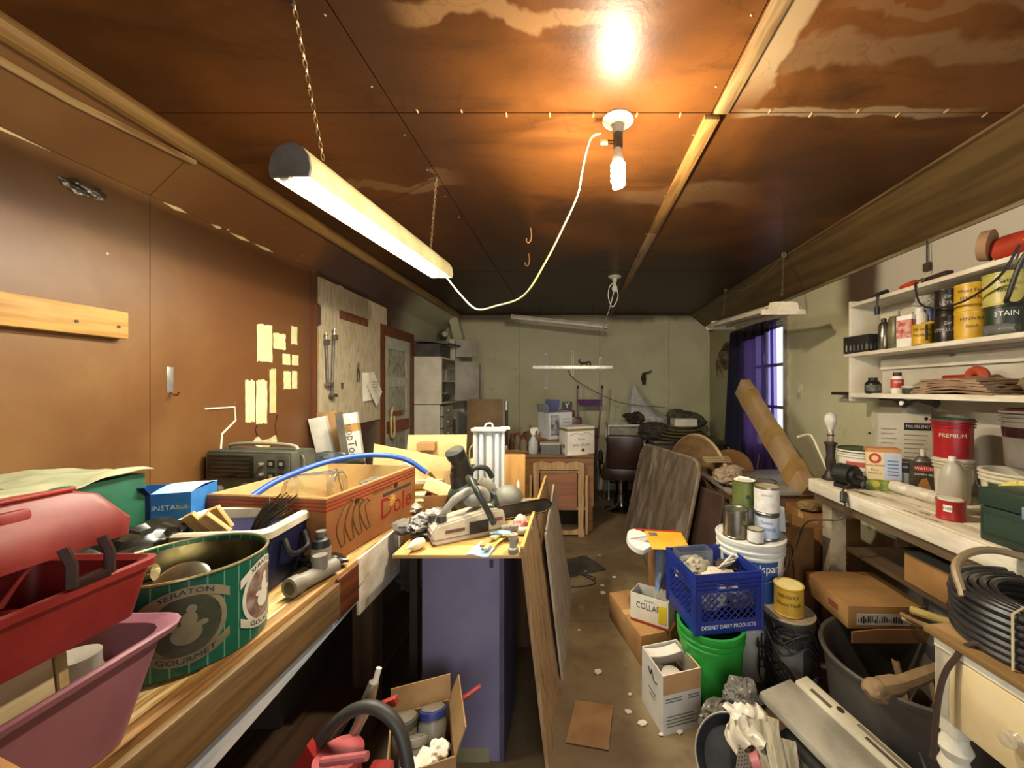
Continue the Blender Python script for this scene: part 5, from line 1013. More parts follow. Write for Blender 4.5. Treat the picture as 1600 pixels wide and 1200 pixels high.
t = T('corner_shelf', 'tiny dark-edged shelf sticking out left of the wall shelf', 'shelf', (0, 0, 0)); G().bx(1.90, XR-.003, 2.50, 2.80, 1.44, 1.455, bev=.002).o('shelf_board', M('cfc6ae', .5), t); G().bx(1.885, 1.90, 2.50, 2.80, 1.435, 1.456).o('dark_edge', M('2a2018', .6), t)
def sx_(u, x): return x*F/(u-CU)
def onshelf(u, x, z): return (x, sx_(u, x), z)
S2, S1, S3 = 1.7052, 1.4522, 2.0202
ymin = M('c9a024', .4, 'b08a1c', 8); yml = M('d4ae3a', .4, 'c09a2c', 8); blk = M('17130f', .35, '241c16', 8)
# middle shelf
t = T('basket', 'small black slotted plastic basket on the left end of the middle shelf', 'basket', (1.86, 2.42, S2), .1)
bk = M('1e1f1c', .5, '2a2b27', 9)
G().bx(-.08, .08, -.09, .09, 0, .008).bx(-.085, .085, -.095, -.089, .055, .105).bx(-.085, .085, .089, .095, .055, .105).bx(-.085, -.079, -.089, .089, .055, .105).bx(.079, .085, -.089, .089, .055, .105).o('basket_rim', bk, t)
G().tray(-.085, .085, -.095, .095, .0, .012, .006).o('basket_base', bk, t)
for k in range(7):
    x = -.08+.16*k/6; G().bx(x-.005, x+.005, -.095, -.088, .012, .055).o('slat', bk, t); G().bx(x-.005, x+.005, .088, .095, .012, .055).o('slat', bk, t)
for k in range(1, 6):
    y = -.09+.18*k/6; G().bx(-.085, -.078, y-.005, y+.005, .012, .055).o('slat', bk, t); G().bx(.078, .085, y-.005, y+.005, .012, .055).o('slat', bk, t)
G().bx(-.06, .06, -.07, .07, .01, .07).o('pale_card', M('cfcabc', .6), t)
sil = M('8c8778', .25, '6e695c', 14, metal=.9)
t = T('spray_can', 'silver aerosol can second from the left on the middle shelf', 'can', onshelf(1381, 1.82, S2)); G().lathe([(.026, 0), (.028, .004), (.028, .14), (.02, .158), (.012, .162), (0, .163)]).o('can_body', sil, t); G().lathe([(.013, .16), (.014, .178), (.008, .185), (0, .185)], n=16).o('cap', blk, t)
t = T('spray_can', 'olive aerosol can just right of the silver one', 'can', onshelf(1399, 1.85, S2)); G().lathe([(.032, 0), (.034, .004), (.034, .17), (.026, .188), (0, .19)]).o('can_body', M('5e5838', .35, '7a744e', 9), t)
t = T('carton', 'small white box with red print on the middle shelf', 'box', onshelf(1419, 1.84, S2), .2); G().bx(-.03, .03, -.04, .04, 0, .175, bev=.002).o('carton_body', whiteink, t); G().bx(-.0302, .0302, -.0405, -.04, .02, .15).bx(-.0305, -.03, -.04, .04, .05, .15).o('red_print', M('b4443a', .6, 'd8b0a4', 30), t)
bottle('bottle', 'white round bottle behind the small yellow can', 'bottle', onshelf(1437, 1.88, S2), [(.03, 0), (.033, .01), (.033, .17), (.02, .19), (0, .19)], whitepl, whitepl, .02, (.185, .21))
paint_can('stain_can', 'small yellow stain can with a drip down its front on the middle shelf', 'can', onshelf(1441, 1.81, S2), .044, .105, ymin, None, ('MINWAX', 'Polyshades'), steel, blk, lettersize=.02)
o_ = bpy.data.objects['stain_can']; a = face(o_.location)+.35; G().tube([(.0455*cos(a), .0455*sin(a), .10), (.0455*cos(a), .0455*sin(a), .02)], .006, 6).o('drip', M('2a1a10', .4), o_)
paint_can('stain_can', 'small yellow stain can just right of the dripped one', 'can', onshelf(1456, 1.87, S2), .042, .12, ymin, None, ('MINWAX',), steel, blk, lettersize=.02)
t = T('blue_box', 'small blue and white box behind the yellow stain cans', 'box', onshelf(1447, 1.93, S2), .1); G().bx(-.03, .03, -.05, .05, 0, .2).o('carton_body', M('2a4a80', .5, 'c8ccd0', 6), t)
crumple('plastic_wad', film, (1.91, sx_(1448, 1.9), S2+.245), .05, (1.0, 1.4, .6), .5, seed=60); tag(bpy.data.objects['plastic_wad'], 'crumpled clear plastic wedged under the top shelf', 'plastic bag')
def stack(u, x, r, h, m_, labs, lab, lc, group):
    for k, (lb, lines) in enumerate(labs): paint_can('stain_can', lb, 'can', (x, sx_(u, x), S2+k*(h+.001)), r, h, m_, lab, lines, steel, lc, group=group, lettersize=.022)
stack(1481, 1.845, .052, .128, blk, (('black lettered can, lower of the pair on the middle shelf', ('Zar', 'LOW LUSTRE')), ('black lettered can, upper of the pair on the middle shelf', ('Zar', 'ULTRA'))), None, M('b8b0a0', .5), 'black cans')
stack(1519, 1.855, .062, .128, yml, (('yellow brown-lettered can, lower of the middle pair', ('MINWAX', 'finish')), ('yellow brown-lettered can, upper of the middle pair', ('Wood Finish', 'MINWAX'))), ymin, M('4a1e10', .5), 'yellow cans')
paint_can('stain_can', 'dark green stain can at the right edge of the middle shelf', 'can', (1.87, sx_(1573, 1.87), S2), .072, .125, M('1c2a1c', .4, '28382a', 8), None, ('STAIN',), steel, whiteink, lettersize=.03)
paint_can('stain_can', 'pale yellow-green can on top of the dark green one', 'can', (1.87, sx_(1573, 1.87), S2+.127), .076, .14, M('b8b060', .4, 'a09848', 8), None, ('Satin', 'finish'), steel, M('3a4a20', .5), lettersize=.03)
t = T('glass_jar', 'clear glass jar lying on its side at the middle shelf right end', 'jar', (1.815, sx_(1562, 1.815), S2+.026), rot=(R(90), 0, R(8))); G().lathe([(0, -.05), (.022, -.05), (.025, -.04), (.025, .03), (.018, .045), (.018, .06), (.015, .06), (.021, .03), (.021, -.04), (0, -.044)], n=20).o('jar_body', M('cfd0c8', .08, trans=.85), t)
# top shelf
t = T('power_tool', 'red sander with a round tan pad at the top shelf right end', 'sander', (1.86, 1.62, S3))
G().tube([(-.0, -.25, .055), (-.0, .02, .06), (.0, .05, .055)], [.052, .055, .04], 16, 3).o('tool_body', M('a83a20', .45, '8c2c18', 8), t); G().cyl((-.03, .055, .085), (-.045, .085, .09), .066, .064, n=32).o('sanding_pad', M('9c7a58', .8, '86664a', 9), t)
G().box((.0, -.06, .02), (.06, .12, .036), bev=.006).o('tool_base', M('8c2414', .45), t)
o_ = G().tube([(1.80, 1.45, 2.06), (1.765, 1.50, 2.0), (1.755, 1.545, 1.86), (1.765, 1.56, 1.83), (1.755, 1.50, 1.82), (1.75, 1.43, 1.90)], .0085, 8, 6).o('looped_lead', black); tag(o_, 'thick black cord looping down over the top shelf at right', 'cord')
o_ = G().tube([(1.80, 2.0, 2.026), (1.77, 1.985, 2.01), (1.765, 1.95, 1.91), (1.765, 1.86, 1.87), (1.76, 1.72, 1.875), (1.755, 1.58, 1.94), (1.77, 1.52, 2.05)], .005, 6, 6).o('cord', black); tag(o_, 'thin black cord sagging across the front of the yellow cans', 'cord')
t = T('cord', 'black plugged cord hanging down in front of the silver spray can', 'cord', (0, 0, 0)); p = [(1.82, 2.30, 2.03), (1.772, 2.235, 2.03), (1.768, 2.23, 1.95)]; G().tube(p, .006, 8, 4).o('flex', black, t); G().cyl((1.768, 2.23, 1.955), (1.768, 2.23, 1.91), .012, .014).o('plug', black, t)
o_ = G().tube([(1.88, 2.42, 2.038), (1.85, 2.32, 2.045), (1.82, 2.23, 2.04)], .016, 8, 3).o('dark_tube', blk); tag(o_, 'black rubber tube lying on the left end of the top shelf', 'tube')
t = T('screwdriver', 'orange handled tool lying on the top shelf', 'screwdriver', (1.81, 2.04, S3+.02), 1.35); G().cyl((-.01, 0, 0), (.10, 0, .0), .016, .013, n=12).o('handle', orange, t); G().cyl((-.08, 0, 0), (-.01, 0, 0), .006, n=8).o('shaft', steel, t)
t = T('soldering_gun', 'dark flat tool lying right of the orange handle', 'tool', (1.83, 1.92, S3+.017), 1.45); G().box((0, 0, 0), (.13, .04, .032), bev=.006).o('tool_body', M('3a2420', .5), t); G().cyl((.06, 0, 0), (.1, 0, .0), .01).o('nose', black, t)
t = T('thin_strip', 'thin dark metal strip lying along the top shelf front', 'strip', (1.84, 1.73, S3), .0); G().bx(-.012, .012, -.13, .1, 0, .006).o('strip_body', M('3a342a', .5), t)
t = T('hung_brush', 'small dark brush hanging on the right wall above the top shelf', 'brush', XP(1450, 415, XR-.01)); G().cyl((-.006, 0, 0), (-.006, 0, .14), .004).o('handle', M('3a2c20', .6), t); G().bx(-.012, .0, -.02, .02, -.03, .015).o('head', M('4a3c2c', .7), t)
# lower shelf
t = bottle('ink_bottle', 'short black bottle with a grey label at the lower shelf left end', 'bottle', onshelf(1364, 1.80, S1), [(.038, 0), (.041, .006), (.041, .055), (.03, .072), (.024, .075), (0, .075)], blk, blk, .024, (.073, .092), M('3a3c34', .5, '6a6c60', 30), (.01, .05, .0415))
t = bottle('pill_bottle', 'white bottle with a red label and dark cap on the lower shelf', 'bottle', onshelf(1402, 1.83, S1), [(.027, 0), (.029, .004), (.029, .085), (.02, .098), (.018, .1), (0, .1)], whitepl, M('3a2a24', .5), .02, (.098, .118), M('a82a2c', .5, 'c85048', 30), (.03, .08, .0295), ('GLUE',), whiteink, .018)
t = T('tape_dispenser', 'red film tape dispenser with a round roll on the lower shelf', 'tape dispenser', (1.90, 1.93, S1), R(86)); G().bx(-.10, .03, -.02, .02, .03, .095, bev=.006).bx(-.10, .06, -.022, .022, 0, .03, bev=.004).o('dispenser_body', M('9c2c1c', .3, '841f14', 9), t); G().tube([(-.035-.0+.035*cos(k*pi/10)-.10, 0, .078+.035*sin(k*pi/10)) for k in range(20)], .022, 8, closed=True).o('tape_roll', M('a8482c', .35, '8c3820', 9), t)
t = T('tin', 'small dark flat tin with a pale rim on the lower shelf', 'tin', onshelf(1423, 1.80, S1)); G().lathe([(.034, 0), (.036, .003), (.036, .034), (0, .034)]).o('tin_body', M('3c4438', .5), t); G().lathe([(.036, .03), (.038, .032), (.038, .042), (0, .042)]).o('lid', M('c4bca4', .4), t)
def fold(name, label, x0, x1, y0, y1, z, n, c1, c2):
    t = T(name, label, 'cloth', (0, 0, 0))
    for k in range(n):
        e = .012*k; G().sheet(lambda i, j: (x0+(x1-x0)*i+.004*sin(j*9+k), y0+e+(y1-y0-2*e)*j, z+.006+.0125*k+.006*sin(i*5+k)*sin(j*4)+.006*noise.noise((i*4, j*4, k*3))+(.010 if 1 else 0)*sin(pi*j)), 10, 16, .009).o('folded_layer', M(c1, .9, c2, 12), t)
    return t
fold('folded_cloths', 'stack of folded tan cloths hanging over the lower shelf edge', 1.77, 1.98, 1.62, 2.02, S1, 6, '9a8066', '84694e')
crumple('sheepskin_cloth', M('8e7a62', .95, '7a664e', 30, bump=.6), (1.87, 1.43, S1+.052), .11, (.9, 1.5, .5), .3, seed=71); tag(bpy.data.objects['sheepskin_cloth'], 'fluffy brown cloth at the lower shelf right end', 'cloth')
t = T('pry_tool', 'pair of black tool grips hanging under the lower shelf', 'tool', (1.80, 2.02, 1.405)); G().tube([(0, .22, .02), (0, .12, .015), (0, .06, -.01), (0, -.02, .012), (0, -.12, .0)], [.016, .022, .012, .022], 10, 3).o('grip', blk, t); G().cyl((-.012, .06, -.005), (-.024, .06, -.005), .012, n=12).o('white_stud', whiteink, t)
# ---- on the counter
def onb(u, v): p = H(u, v, RZ); return (p.x, p.y, RZ+.001)
p = (1.50, 2.235, RZ+.001)
t = T('lamp_base', 'dark turned lamp base holding a small white bulb', 'lamp', p)
G().lathe([(.045, 0), (.045, .012), (.03, .03), (.022, .06), (.028, .10), (.022, .14), (.026, .20), (.034, .205), (.034, .215), (.016, .22), (0, .22)], n=24).o('turned_base', M('2c221c', .45, '3a2e26', 8), t); G().lathe([(.015, .22), (.017, .225), (.017, .28), (.014, .29), (0, .29)]).o('socket', M('b8ac94', .3, metal=.6), t)
G().cyl((0, 0, .255), (0, 0, .262), .019).o('socket_ring', black, t)
G().lathe([(.014, .285), (.018, .30), (.03, .33), (.033, .35), (.028, .375), (.012, .388), (0, .39)]).o('bulb', M('dcd8cc', .25), t)
o_ = G().tube([W(1246, 683, 2.5), W(1262, 679, 2.5), W(1270, 684, 2.48), W(1282, 710, 2.38), W(1294, 738, 2.31)], .0075, 8, 4).o('bent_rod', M('ded6bc', .45)); tag(o_, 'bent cream rod standing beside the lamp base', 'rod')
t = T('valve', 'red-handled rusty water valve on the wall behind the green-lidded bucket', 'valve', (1.90, 2.36, 1.10)); G().cyl((0, 0, -.15), (0, 0, .06), .014).o('pipe', rust, t); G().lathe([(.016, .0), (.026, .015), (.026, .045), (.014, .06), (.01, .10), (0, .10)]).o('valve_body', M('7a3a24', .5, '5a2818', 10), t); G().box((-.02, 0, .105), (.12, .014, .012)).o('lever', M('4a2a1c', .5), t)
t = pail('bucket', 'white joint compound bucket with a green lid on the counter left end', (1.60, 2.15, RZ+.001), .098, .088, .19, M('dcd6c6', .4, 'ccc4b0', 6), M('2f4426', .45, '3a5230', 6), handle=False, lines=(('All Purpose', .018, .08), ('joint compound', .012, .055)), lcol=ink)
a = face(t.location); G().sheet(lambda i, j: (.0975*cos(a-.6+1.0*i), .0975*sin(a-.6+1.0*i), .105+.025*j), 12, 1, 0).o('red_stripe', M('b04a40', .5), t)
t = T('motor', 'black round pump motor at the counter edge with a cord', 'motor', (1.475, 2.055, RZ+.001), .3); G().cyl((0, -.03, .065), (0, .05, .065), .058, n=24).cyl((0, -.05, .065), (0, -.03, .065), .042, n=20).o('motor_body', M('1a1917', .5, '2a2826', 12), t); G().cyl((0, -.09, .065), (0, -.05, .065), .014, n=12).o('shaft', black, t); G().bx(-.05, .05, -.03, .045, 0, .02).o('foot', black, t)
for k in range(6): a = k*pi/3; G().cyl((.05*cos(a), .02, .065+.05*sin(a)), (.05*cos(a), .055, .065+.05*sin(a)), .01, n=8).o('lug', black, t)
t = T('cord', 'brown cord with a black plug hanging from the counter edge', 'cord', (0, 0, 0)); pts = [(1.44, 2.00, RZ+.03), (1.385, 1.97, RZ-.0), (1.36, 1.93, RZ-.12), W(1262, 815, 2.05), W(1246, 850, 2.1), W(1232, 885, 2.1), W(1222, 865, 2.15), W(1236, 852, 2.15), W(1240, 890, 2.1), W(1242, 935, 2.0)]
G().tube(pts, .005, 6, 6).o('flex', M('4a3020', .5), t); G().tube([(1.385, 1.965, RZ+.0), (1.37, 1.945, RZ-.045)], .015, 10).o('plug', black, t)
t = T('soda_box', 'orange and blue baking soda box standing on the counter', 'box', onb(1378, 764), -.52)
G().bx(-.072, .072, -.042, .042, 0, .215, bev=.003).o('carton_body', M('d8c69c', .55, 'ccb888', 5), t); G().bx(-.0725, .0725, -.0425, .0425, .197, .2155).o('orange_top', M('c2884a', .6), t)
G().bx(-.0725, .0725, -.0428, -.042, .0, .055).o('green_print', M('5f7a34', .6, '9aa84e', 20), t); G().bx(-.0, .0725, -.0432, -.042, .06, .195).o('pale_blue_panel', M('b8c4d4', .6), t)
G().cyl((-.036, -.0425, .165), (-.036, -.0438, .165), .026, n=20).o('red_disc', M('b8321e', .5), t); G().cyl((-.036, -.0438, .165), (-.036, -.0442, .165), .015, n=16).o('disc_ring', M('e8c88a', .5), t)
text('ARM & HAMMER', .012, t, M('a02c1c', .5), o=(-.036, -.0436, .128)); text('Pure', .018, t, M('8a6a2a', .5), o=(-.036, -.0436, .105)); text('Baking Soda', .012, t, M('8a6a2a', .5), o=(-.036, -.0436, .088)); G().cyl((-.03, -.0428, .03), (-.03, -.0436, .03), .016, n=14).o('printed_flower', M('d8c23c', .5), t)
for k in range(5): G().bx(.015, .06, -.0436, -.043, .08+.018*k, .086+.018*k).o('print_line', M('4a6aa0', .5), t)
t = T('polyblend_carton', 'tall white grout carton labelled POLYBLEND under the lower shelf', 'box', (1.85, 2.17, RZ+.001), -.4); t.scale = (.86, .8, 1)
G().prism([(-.15, 0), (.15, 0), (.135, .39), (-.135, .39)], -.07, .07, lambda a_, b_, d_: (a_, d_, b_)).o('carton_body', M('d2cab4', .6, 'bdb49c', 5, c3='8a7452', t3=.68), t); G().prism([(.0, .39), (.135, .39), (.11, .43), (.03, .425)], -.01, .0, lambda a_, b_, d_: (a_, d_, b_)).o('lifted_flap', M('a8a294', .6), t)
G().bx(.0, .135, -.0712, -.07, .30, .34).o('black_band', ink, t); text('POLYBLEND', .023, t, whiteink, o=(.068, -.0716, .32), sx=.95); G().cyl((.11, -.0702, .365), (.11, -.0712, .365), .01, n=10).o('black_mark', ink, t)
for k in range(9): G().bx(.0, .12-.01*(k % 3), -.0708, -.07, .27-.024*k, .275-.024*k).o('print_line', M('8a8474', .6), t); G().bx(-.12, -.04-.01*(k % 2), -.0708, -.07, .30-.026*k, .306-.026*k).o('print_line', M('9a9078', .6), t)
t = T('screen_tub', 'clear plastic tub with a black label right of the baking soda box', 'tub', (1.725, 2.0, RZ+.001)); a = face(t.location)
G().lathe([(.05, 0), (.055, .004), (.06, .15), (.062, .155), (.058, .155), (.052, .01), (0, .01)], n=32).o('tub_body', M('cfcdc8', .15, 'a8a6a0', 8, trans=.5), t); G().lathe([(.0585, .10), (.0615, .152), (.0605, .152)], n=32).o('black_label', M('1e1d28', .5), t); G().lathe([(.05, .006), (.054, .06), (.03, .075), (0, .07)]).o('grey_contents', M('6e6c66', .8), t)
text('HIGH GLASS BOND', .013, t, whiteink, cyl=(.061, a, .13))
t = T('oil_can', 'dark oblong wood oil can with a red oval label and spout cap', 'can', (1.745, 1.915, RZ+.001), -.6)
G().prism(rrect(.052, .032, .02), 0, .165, lambda a_, b_, d_: (a_, b_, d_)).o('can_body', M('2e2a22', .4, '4a4234', 9), t); G().lathe([(.04, .165), (.02, .19), (.012, .195), (0, .195)], sy=.7).o('can_shoulder', steel, t); G().cyl((0, 0, .19), (0, 0, .225), .012, .009).o('spout_cap', M('c8c0a8', .4), t)
g = G(); g.prism([(.04*cos(q*pi/12), .135+.014*sin(q*pi/12)) for q in range(24)], -.0335, -.032, lambda a_, b_, d_: (a_, d_, b_)); g.o('red_oval', M('b8301e', .5), t); text('WATCO', .018, t, whiteink, o=(0, -.0345, .134)); text('DANISH OIL', .013, t, whiteink, o=(0, -.0335, .105)); G().prism([(-.03, .03), (.03, .03), (.01, .09), (-.01, .08)], -.0333, -.032, lambda a_, b_, d_: (a_, d_, b_)).o('printed_wood', M('a06a34', .5), t)
for k, (u, v, L_, lb) in enumerate(((1417, 762, .14, 'left white caulk bottle lying on its side at the counter front'), (1451, 772, .12, 'right white printed bottle lying on its side at the counter front'))):
    q = H(u, v+13, RZ); t = T('squeeze_bottle', lb, 'bottle', (q.x, q.y, RZ+.030), rot=(R(97), 0, R(22)))
    G().lathe([(0, -L_/2), (.022, -L_/2), (.029, -L_/2+.02), (.029, L_/2-.03), (.02, L_/2-.008), (.018, L_/2), (0, L_/2)], n=24).o('bottle_body', M('dad3c6', .35, 'c4bcac', 9), t)
    G().lathe([(.0292, -.025), (.0298, -.02), (.0298, .03), (.0292, .035)], n=24).o('printed_label', M('b8b09c', .5, 'd8d0c0', 40), t)
    G().lathe([(.018, L_/2), (.018, L_/2+.012), (.007, L_/2+.016), (0, L_/2+.016)], n=16).o('cap', whitepl, t)
# gallon jug
t = T('gallon_jug', 'translucent plastic jug with a white cap on the counter', 'jug', (1.62, 1.64, RZ+.001)); t.scale = (.58, .58, .86); a = face(t.location)
G().lathe([(.066, 0), (.074, .008), (.075, .10), (.074, .155), (.066, .195), (.045, .232), (.022, .25), (.019, .262), (0, .262)], n=36).o('jug_body', M('cfc9b8', .3, 'bdb7a4', 6, trans=.35), t)
G().tube([(.018*cos(a+pi/2+.9), .018*sin(a+pi/2+.9), .245), (.06*cos(a+2.2), .06*sin(a+2.2), .238), (.078*cos(a+2.2), .078*sin(a+2.2), .18), (.07*cos(a+2.2), .07*sin(a+2.2), .13)], .012, 8, 4).o('jug_handle', M('cfc9b8', .3, 'bdb7a4', 6, trans=.35), t)
G().lathe([(.021, .255), (.021, .278), (0, .278)], n=20).o('cap', whitepl, t)
t = pail('bucket', 'white printed pail beneath the red PREMIUM pail', (1.78, 1.80, RZ+.001), .066, .060, .20, M('cfc8b4', .4, 'bdb49c', 6), M('c8c0aa', .4), handle=False)
a = face(t.location); G().sheet(lambda i, j: (.0645*cos(a-.1+.8*i), .0645*sin(a-.1+.8*i), .03+.11*j), 10, 1, 0).o('brown_label', M('6a4a34', .6, 'a08a6c', 30), t)
t = pail('bucket', 'red PREMIUM stain pail with a green lid', (1.78, 1.80, RZ+.208), .072, .067, .175, M('a01a1e', .35, '8c1418', 8), M('2e4a34', .35), lines=(('PREMIUM', .026, .105), ), lcol=M('e0d8b8', .5), handle=False)
t = paint_can('paint_can', 'dark grey paint can between the grout carton and red pail', 'can', (1.90, 1.95, RZ+.001), .050, .27, M('2a2830', .4, '3a3840', 8))
paint_can('putty_tub', 'small red DAP putty tub with a white lid on the counter', 'tub', (1.535, 1.56, RZ+.001), .046, .078, M('9c1c1c', .4, 'a82a24', 8), None, ('',), M('ded8c8', .4), whiteink)
t = bpy.data.objects['putty_tub']; a = face(t.location)
G().sheet(lambda i, j: (.0458*cos(a-.5+.6*i), .0458*sin(a-.5+.6*i), .036+.026*j), 8, 1, 0).o('white_badge', whiteink, t); text('DAP', .016, t, ink, cyl=(.0468, a-.2, .049), sx=.85)
G().lathe([(.04, .078), (.036, .083), (0, .083)]).o('lid_dome', M('ded8c8', .4), t)
# white big bucket with clear bucket on top
t = pail('bucket', 'large open white bucket with a green label at the counter right end', (1.72, 1.47, RZ+.001), .112, .10, .21, M('d2cab6', .4, 'bfb59c', 6), None, lab=M('2f4a2c', .5, '1f3a24', 6), handle=True)
t.location.z = RZ+.001
crumple('yellow_cloth', M('d2cc78', .8, 'bcb45e', 8), (1.61, 1.385, RZ+.15), .055, (.9, 1.0, .8), .35, seed=81); tag(bpy.data.objects['yellow_cloth'], 'pale yellow cloth draped on the large white bucket', 'cloth')
t = pail('bucket', 'clear-sided bucket of dark stain stacked at the far right', (1.82, 1.50, RZ+.222), .10, .09, .22, M('7a746a', .2, '5e584e', 6), M('3e1418', .3, '2c0e12', 6), handle=False, lines=(('BEHR', .035, .10),), lcol=whiteink)
a = face(t.location); G().lathe([(.0965, .115), (.100, .155), (.0995, .155)], n=36).o('dark_stain_band', M('2c1416', .2), t); G().sheet(lambda i, j: (.0965*cos(a-.35+.7*i), .0965*sin(a-.35+.7*i), .075+.045*j), 8, 1, 0).o('black_label', ink, t)
# green metal stove case
t = T('stove_case', 'dark green folded metal camp stove case at the counter right edge', 'case', (1.60, 1.20, RZ+.001), .06)
gs = M('26382c', .4, '1e2e24', 6, bump=.05)
G().bx(-.155, .155, -.30, .165, 0, .12, bev=.006).o('case_bottom', gs, t); G().bx(-.158, .158, -.303, .168, .122, .185, bev=.006).o('case_lid', gs, t)
G().bx(-.160, -.155, -.06, .04, .11, .15, bev=.001).o('latch', M('6e8a9a', .4), t); G().bx(-.1575, -.155, -.28, .15, .03, .095).o('raised_panel', M('2a3e30', .45), t)
# ================================================================== RIGHT FLOOR AREA
t = carton('tall_carton', 'tall brown carton with vertical lettering under the counter left end', (1.625, 2.52, 0), .26, .36, .68, M('8f6434', .8, '7c5428', 5, bump=.1), 0, tape=True, lines=(('Signature Series', .05, (.03, -.182, .40), (0, 0, 1), (-1, 0, 0), M('c9b27a', .7)),))
G().bx(-.07, -.04, -.1812, -.18, .25, .42).o('barcode_block', M('3a2a1a', .7), t)
# the grey tub of sticks
t = T('grey_barrel', 'big dark grey round tub holding sticks below the counter', 'tub', (1.38, 1.60, 0))
gb = M('4c4740', .55, '3a362f', 3, bump=.05)
G().lathe([(.24, 0), (.25, .01), (.285, .34), (.30, .345), (.303, .36), (.297, .368), (.285, .362), (.275, .34), (.24, .02), (0, .02)], n=56).o('tub_body', gb, t)
dw = M('8a7352', .8, '6e5738', 8, (1, 1, 1), bump=.5)
def stick(label, pts, r, m_=dw):
    t = T('driftwood', label, 'stick', pts[0], group='sticks in the grey tub'); q0 = Vector(pts[0]); G().tube([Vector(p)-q0 for p in pts], r, 8, 4).o('branch', m_, t); return t
stick('thick knobbly branch lying across the grey tub rim', [(1.14, 1.42, .375), (1.22, 1.42, .39), (1.38, 1.44, .43), (1.52, 1.47, .45)], [.034, .026, .022, .026])
crumple('root_knot', dw, (1.12, 1.42, .365), .045, (1, 1, .8), .4, seed=83, sub=3); tag(bpy.data.objects['root_knot'], 'gnarled wooden knob on the rim of the grey tub', 'stick')
stick('short pale stick pointing down inside the grey tub', [(1.19, 1.43, .33), (1.24, 1.40, .26), (1.27, 1.385, .20)], .016)
for k, (x, y, a_) in enumerate(((1.30, 1.45, .3), (1.36, 1.42, -.4), (1.42, 1.44, .2), (1.48, 1.48, .6), (1.26, 1.5, -.2), (1.40, 1.52, .9))):
    t = T('bark_strip', ['first', 'second', 'third', 'fourth', 'fifth', 'sixth'][k]+' curled bark strip from the left in the grey tub', 'bark', (x, y, .05), rot=(.25*(-1)**k, .2, a_), group='bark strips in the grey tub'); G().sheet(lambda i, j: (.03*sin((i-.5)*2.6), .03*cos((i-.5)*2.6), .30*j+.01*sin(i*5)), 8, 6, .003).o('bark', M('7d6644', .8, '574428', 9, bump=.4), t)
# flat cartons on the tub
t = carton('flat_carton', 'flat brown carton with a white barcode label on the tub', (1.45, 1.93, .375), .36, .34, .10, M('a07844', .8, '8c6638', 5, bump=.1), -.03, tape=False)
G().bx(-.14, .10, -.1715, -.17, .02, .07).o('white_label', M('c9c4b8', .6), t)
g = G(); rr = random.Random(3)
for k in range(22): x = -.135+k*.0105; g.bx(x, x+rr.choice((.003, .005, .007)), -.1722, -.1715, .026+.01*rr.random(), .045+.018*rr.random())
g.o('barcode', ink, t, kind='stuff')
g = G(); g.bx(-.181, -.18, -.1, -.03, .04, .07).o('stamp', M('8a4030', .7), t)
t = tag(G().prism([(-.17, .0), (.19, .0), (.19, .05), (.13, .062), (-.06, .062), (-.17, .05)], -.0, .006, lambda a_, b_, d_: (a_, d_, b_-.068)).o('torn_carton', card_dk, loc=(1.44, 1.745, .372+.018)), 'torn brown cardboard edge hanging below the barcode carton', 'cardboard')
t = carton('long_box', 'long tan carton with a grey top on the counter lower shelf', (1.68, 1.44, .607), .34, .62, .125, M('a67c46', .8, '8f6838', 5, bump=.1), 0, tape=False)
G().bx(-.172, .172, -.31, .31, .1285, .131).o('grey_lid', M('5c5a54', .7, '4a4842', 6), t)
for k, (p0, p1, r_, c1) in enumerate((((1.50, 1.74, .44), (1.60, 1.30, .52), .014, 'c9b98a'), ((1.47, 1.72, .47), (1.60, 1.25, .48), .01, '8a6c40'), ((1.50, 1.70, .50), (1.66, 1.3, .56), .017, 'bda45e'))):
    tag(G().cyl(p0, p1, r_, n=10).o('dowel', M(c1, .6)), ['pale thin', 'brown thin', 'thick yellow-ended'][k]+' rod under the tan long carton', 'rod')
# vanity with drawer
t = T('vanity_desk', 'cream vanity table with turned legs, drawer and clear knob at lower right', 'desk', (1.10, 1.165, 0), .10)
vc = M('d9c79c', .5, 'c4ae80', 4, bump=.05); vw = M('e0dac8', .5, 'cbc3ac', 6)
G().bx(-.02, .36, -.95, .02, .735, .755, bev=.004).o('table_top', wood('9a7c50', '7c6038', 1, 1.5, .5, .1), t)
G().bx(-.005, .34, -.93, .0, .705, .735).o('white_rail', vw, t)
for q in ((.0, .02, -.04, .0), (.0, .02, -.93, -.58), (.02, .34, -.01, .0)): G().bx(*q, .50, .705).o('apron', vw, t)
d_ = G().bx(-.006, .014, -.575, -.045, .505, .700, bev=.003).o('drawer', vc, t); G().lathe([(.016, 0), (.008, .01), (.02, .022), (.018, .032), (0, .036)], n=16).o('glass_knob', M('d8ccb0', .1, trans=.5), d_, loc=(-.006, -.20, .60), rot=(0, R(-90), 0))
lp = [(.026, 0), (.02, .03), (.03, .06), (.02, .09), (.034, .12), (.022, .15), (.036, .18), (.024, .21), (.037, .24), (.026, .27), (.039, .30), (.028, .33), (.040, .36), (.03, .39), (.042, .42), (.032, .44), (.03, .46)]
for x, y in ((.03, -.03), (.30, -.03), (.03, -.9)):
    lg = G().lathe(lp, (x, y, 0), n=24).o('turned_leg', vw, t); G().bx(x-.03, x+.03, y-.03, y+.03, .46, .705, bev=.002).o('leg_block', vw, lg)
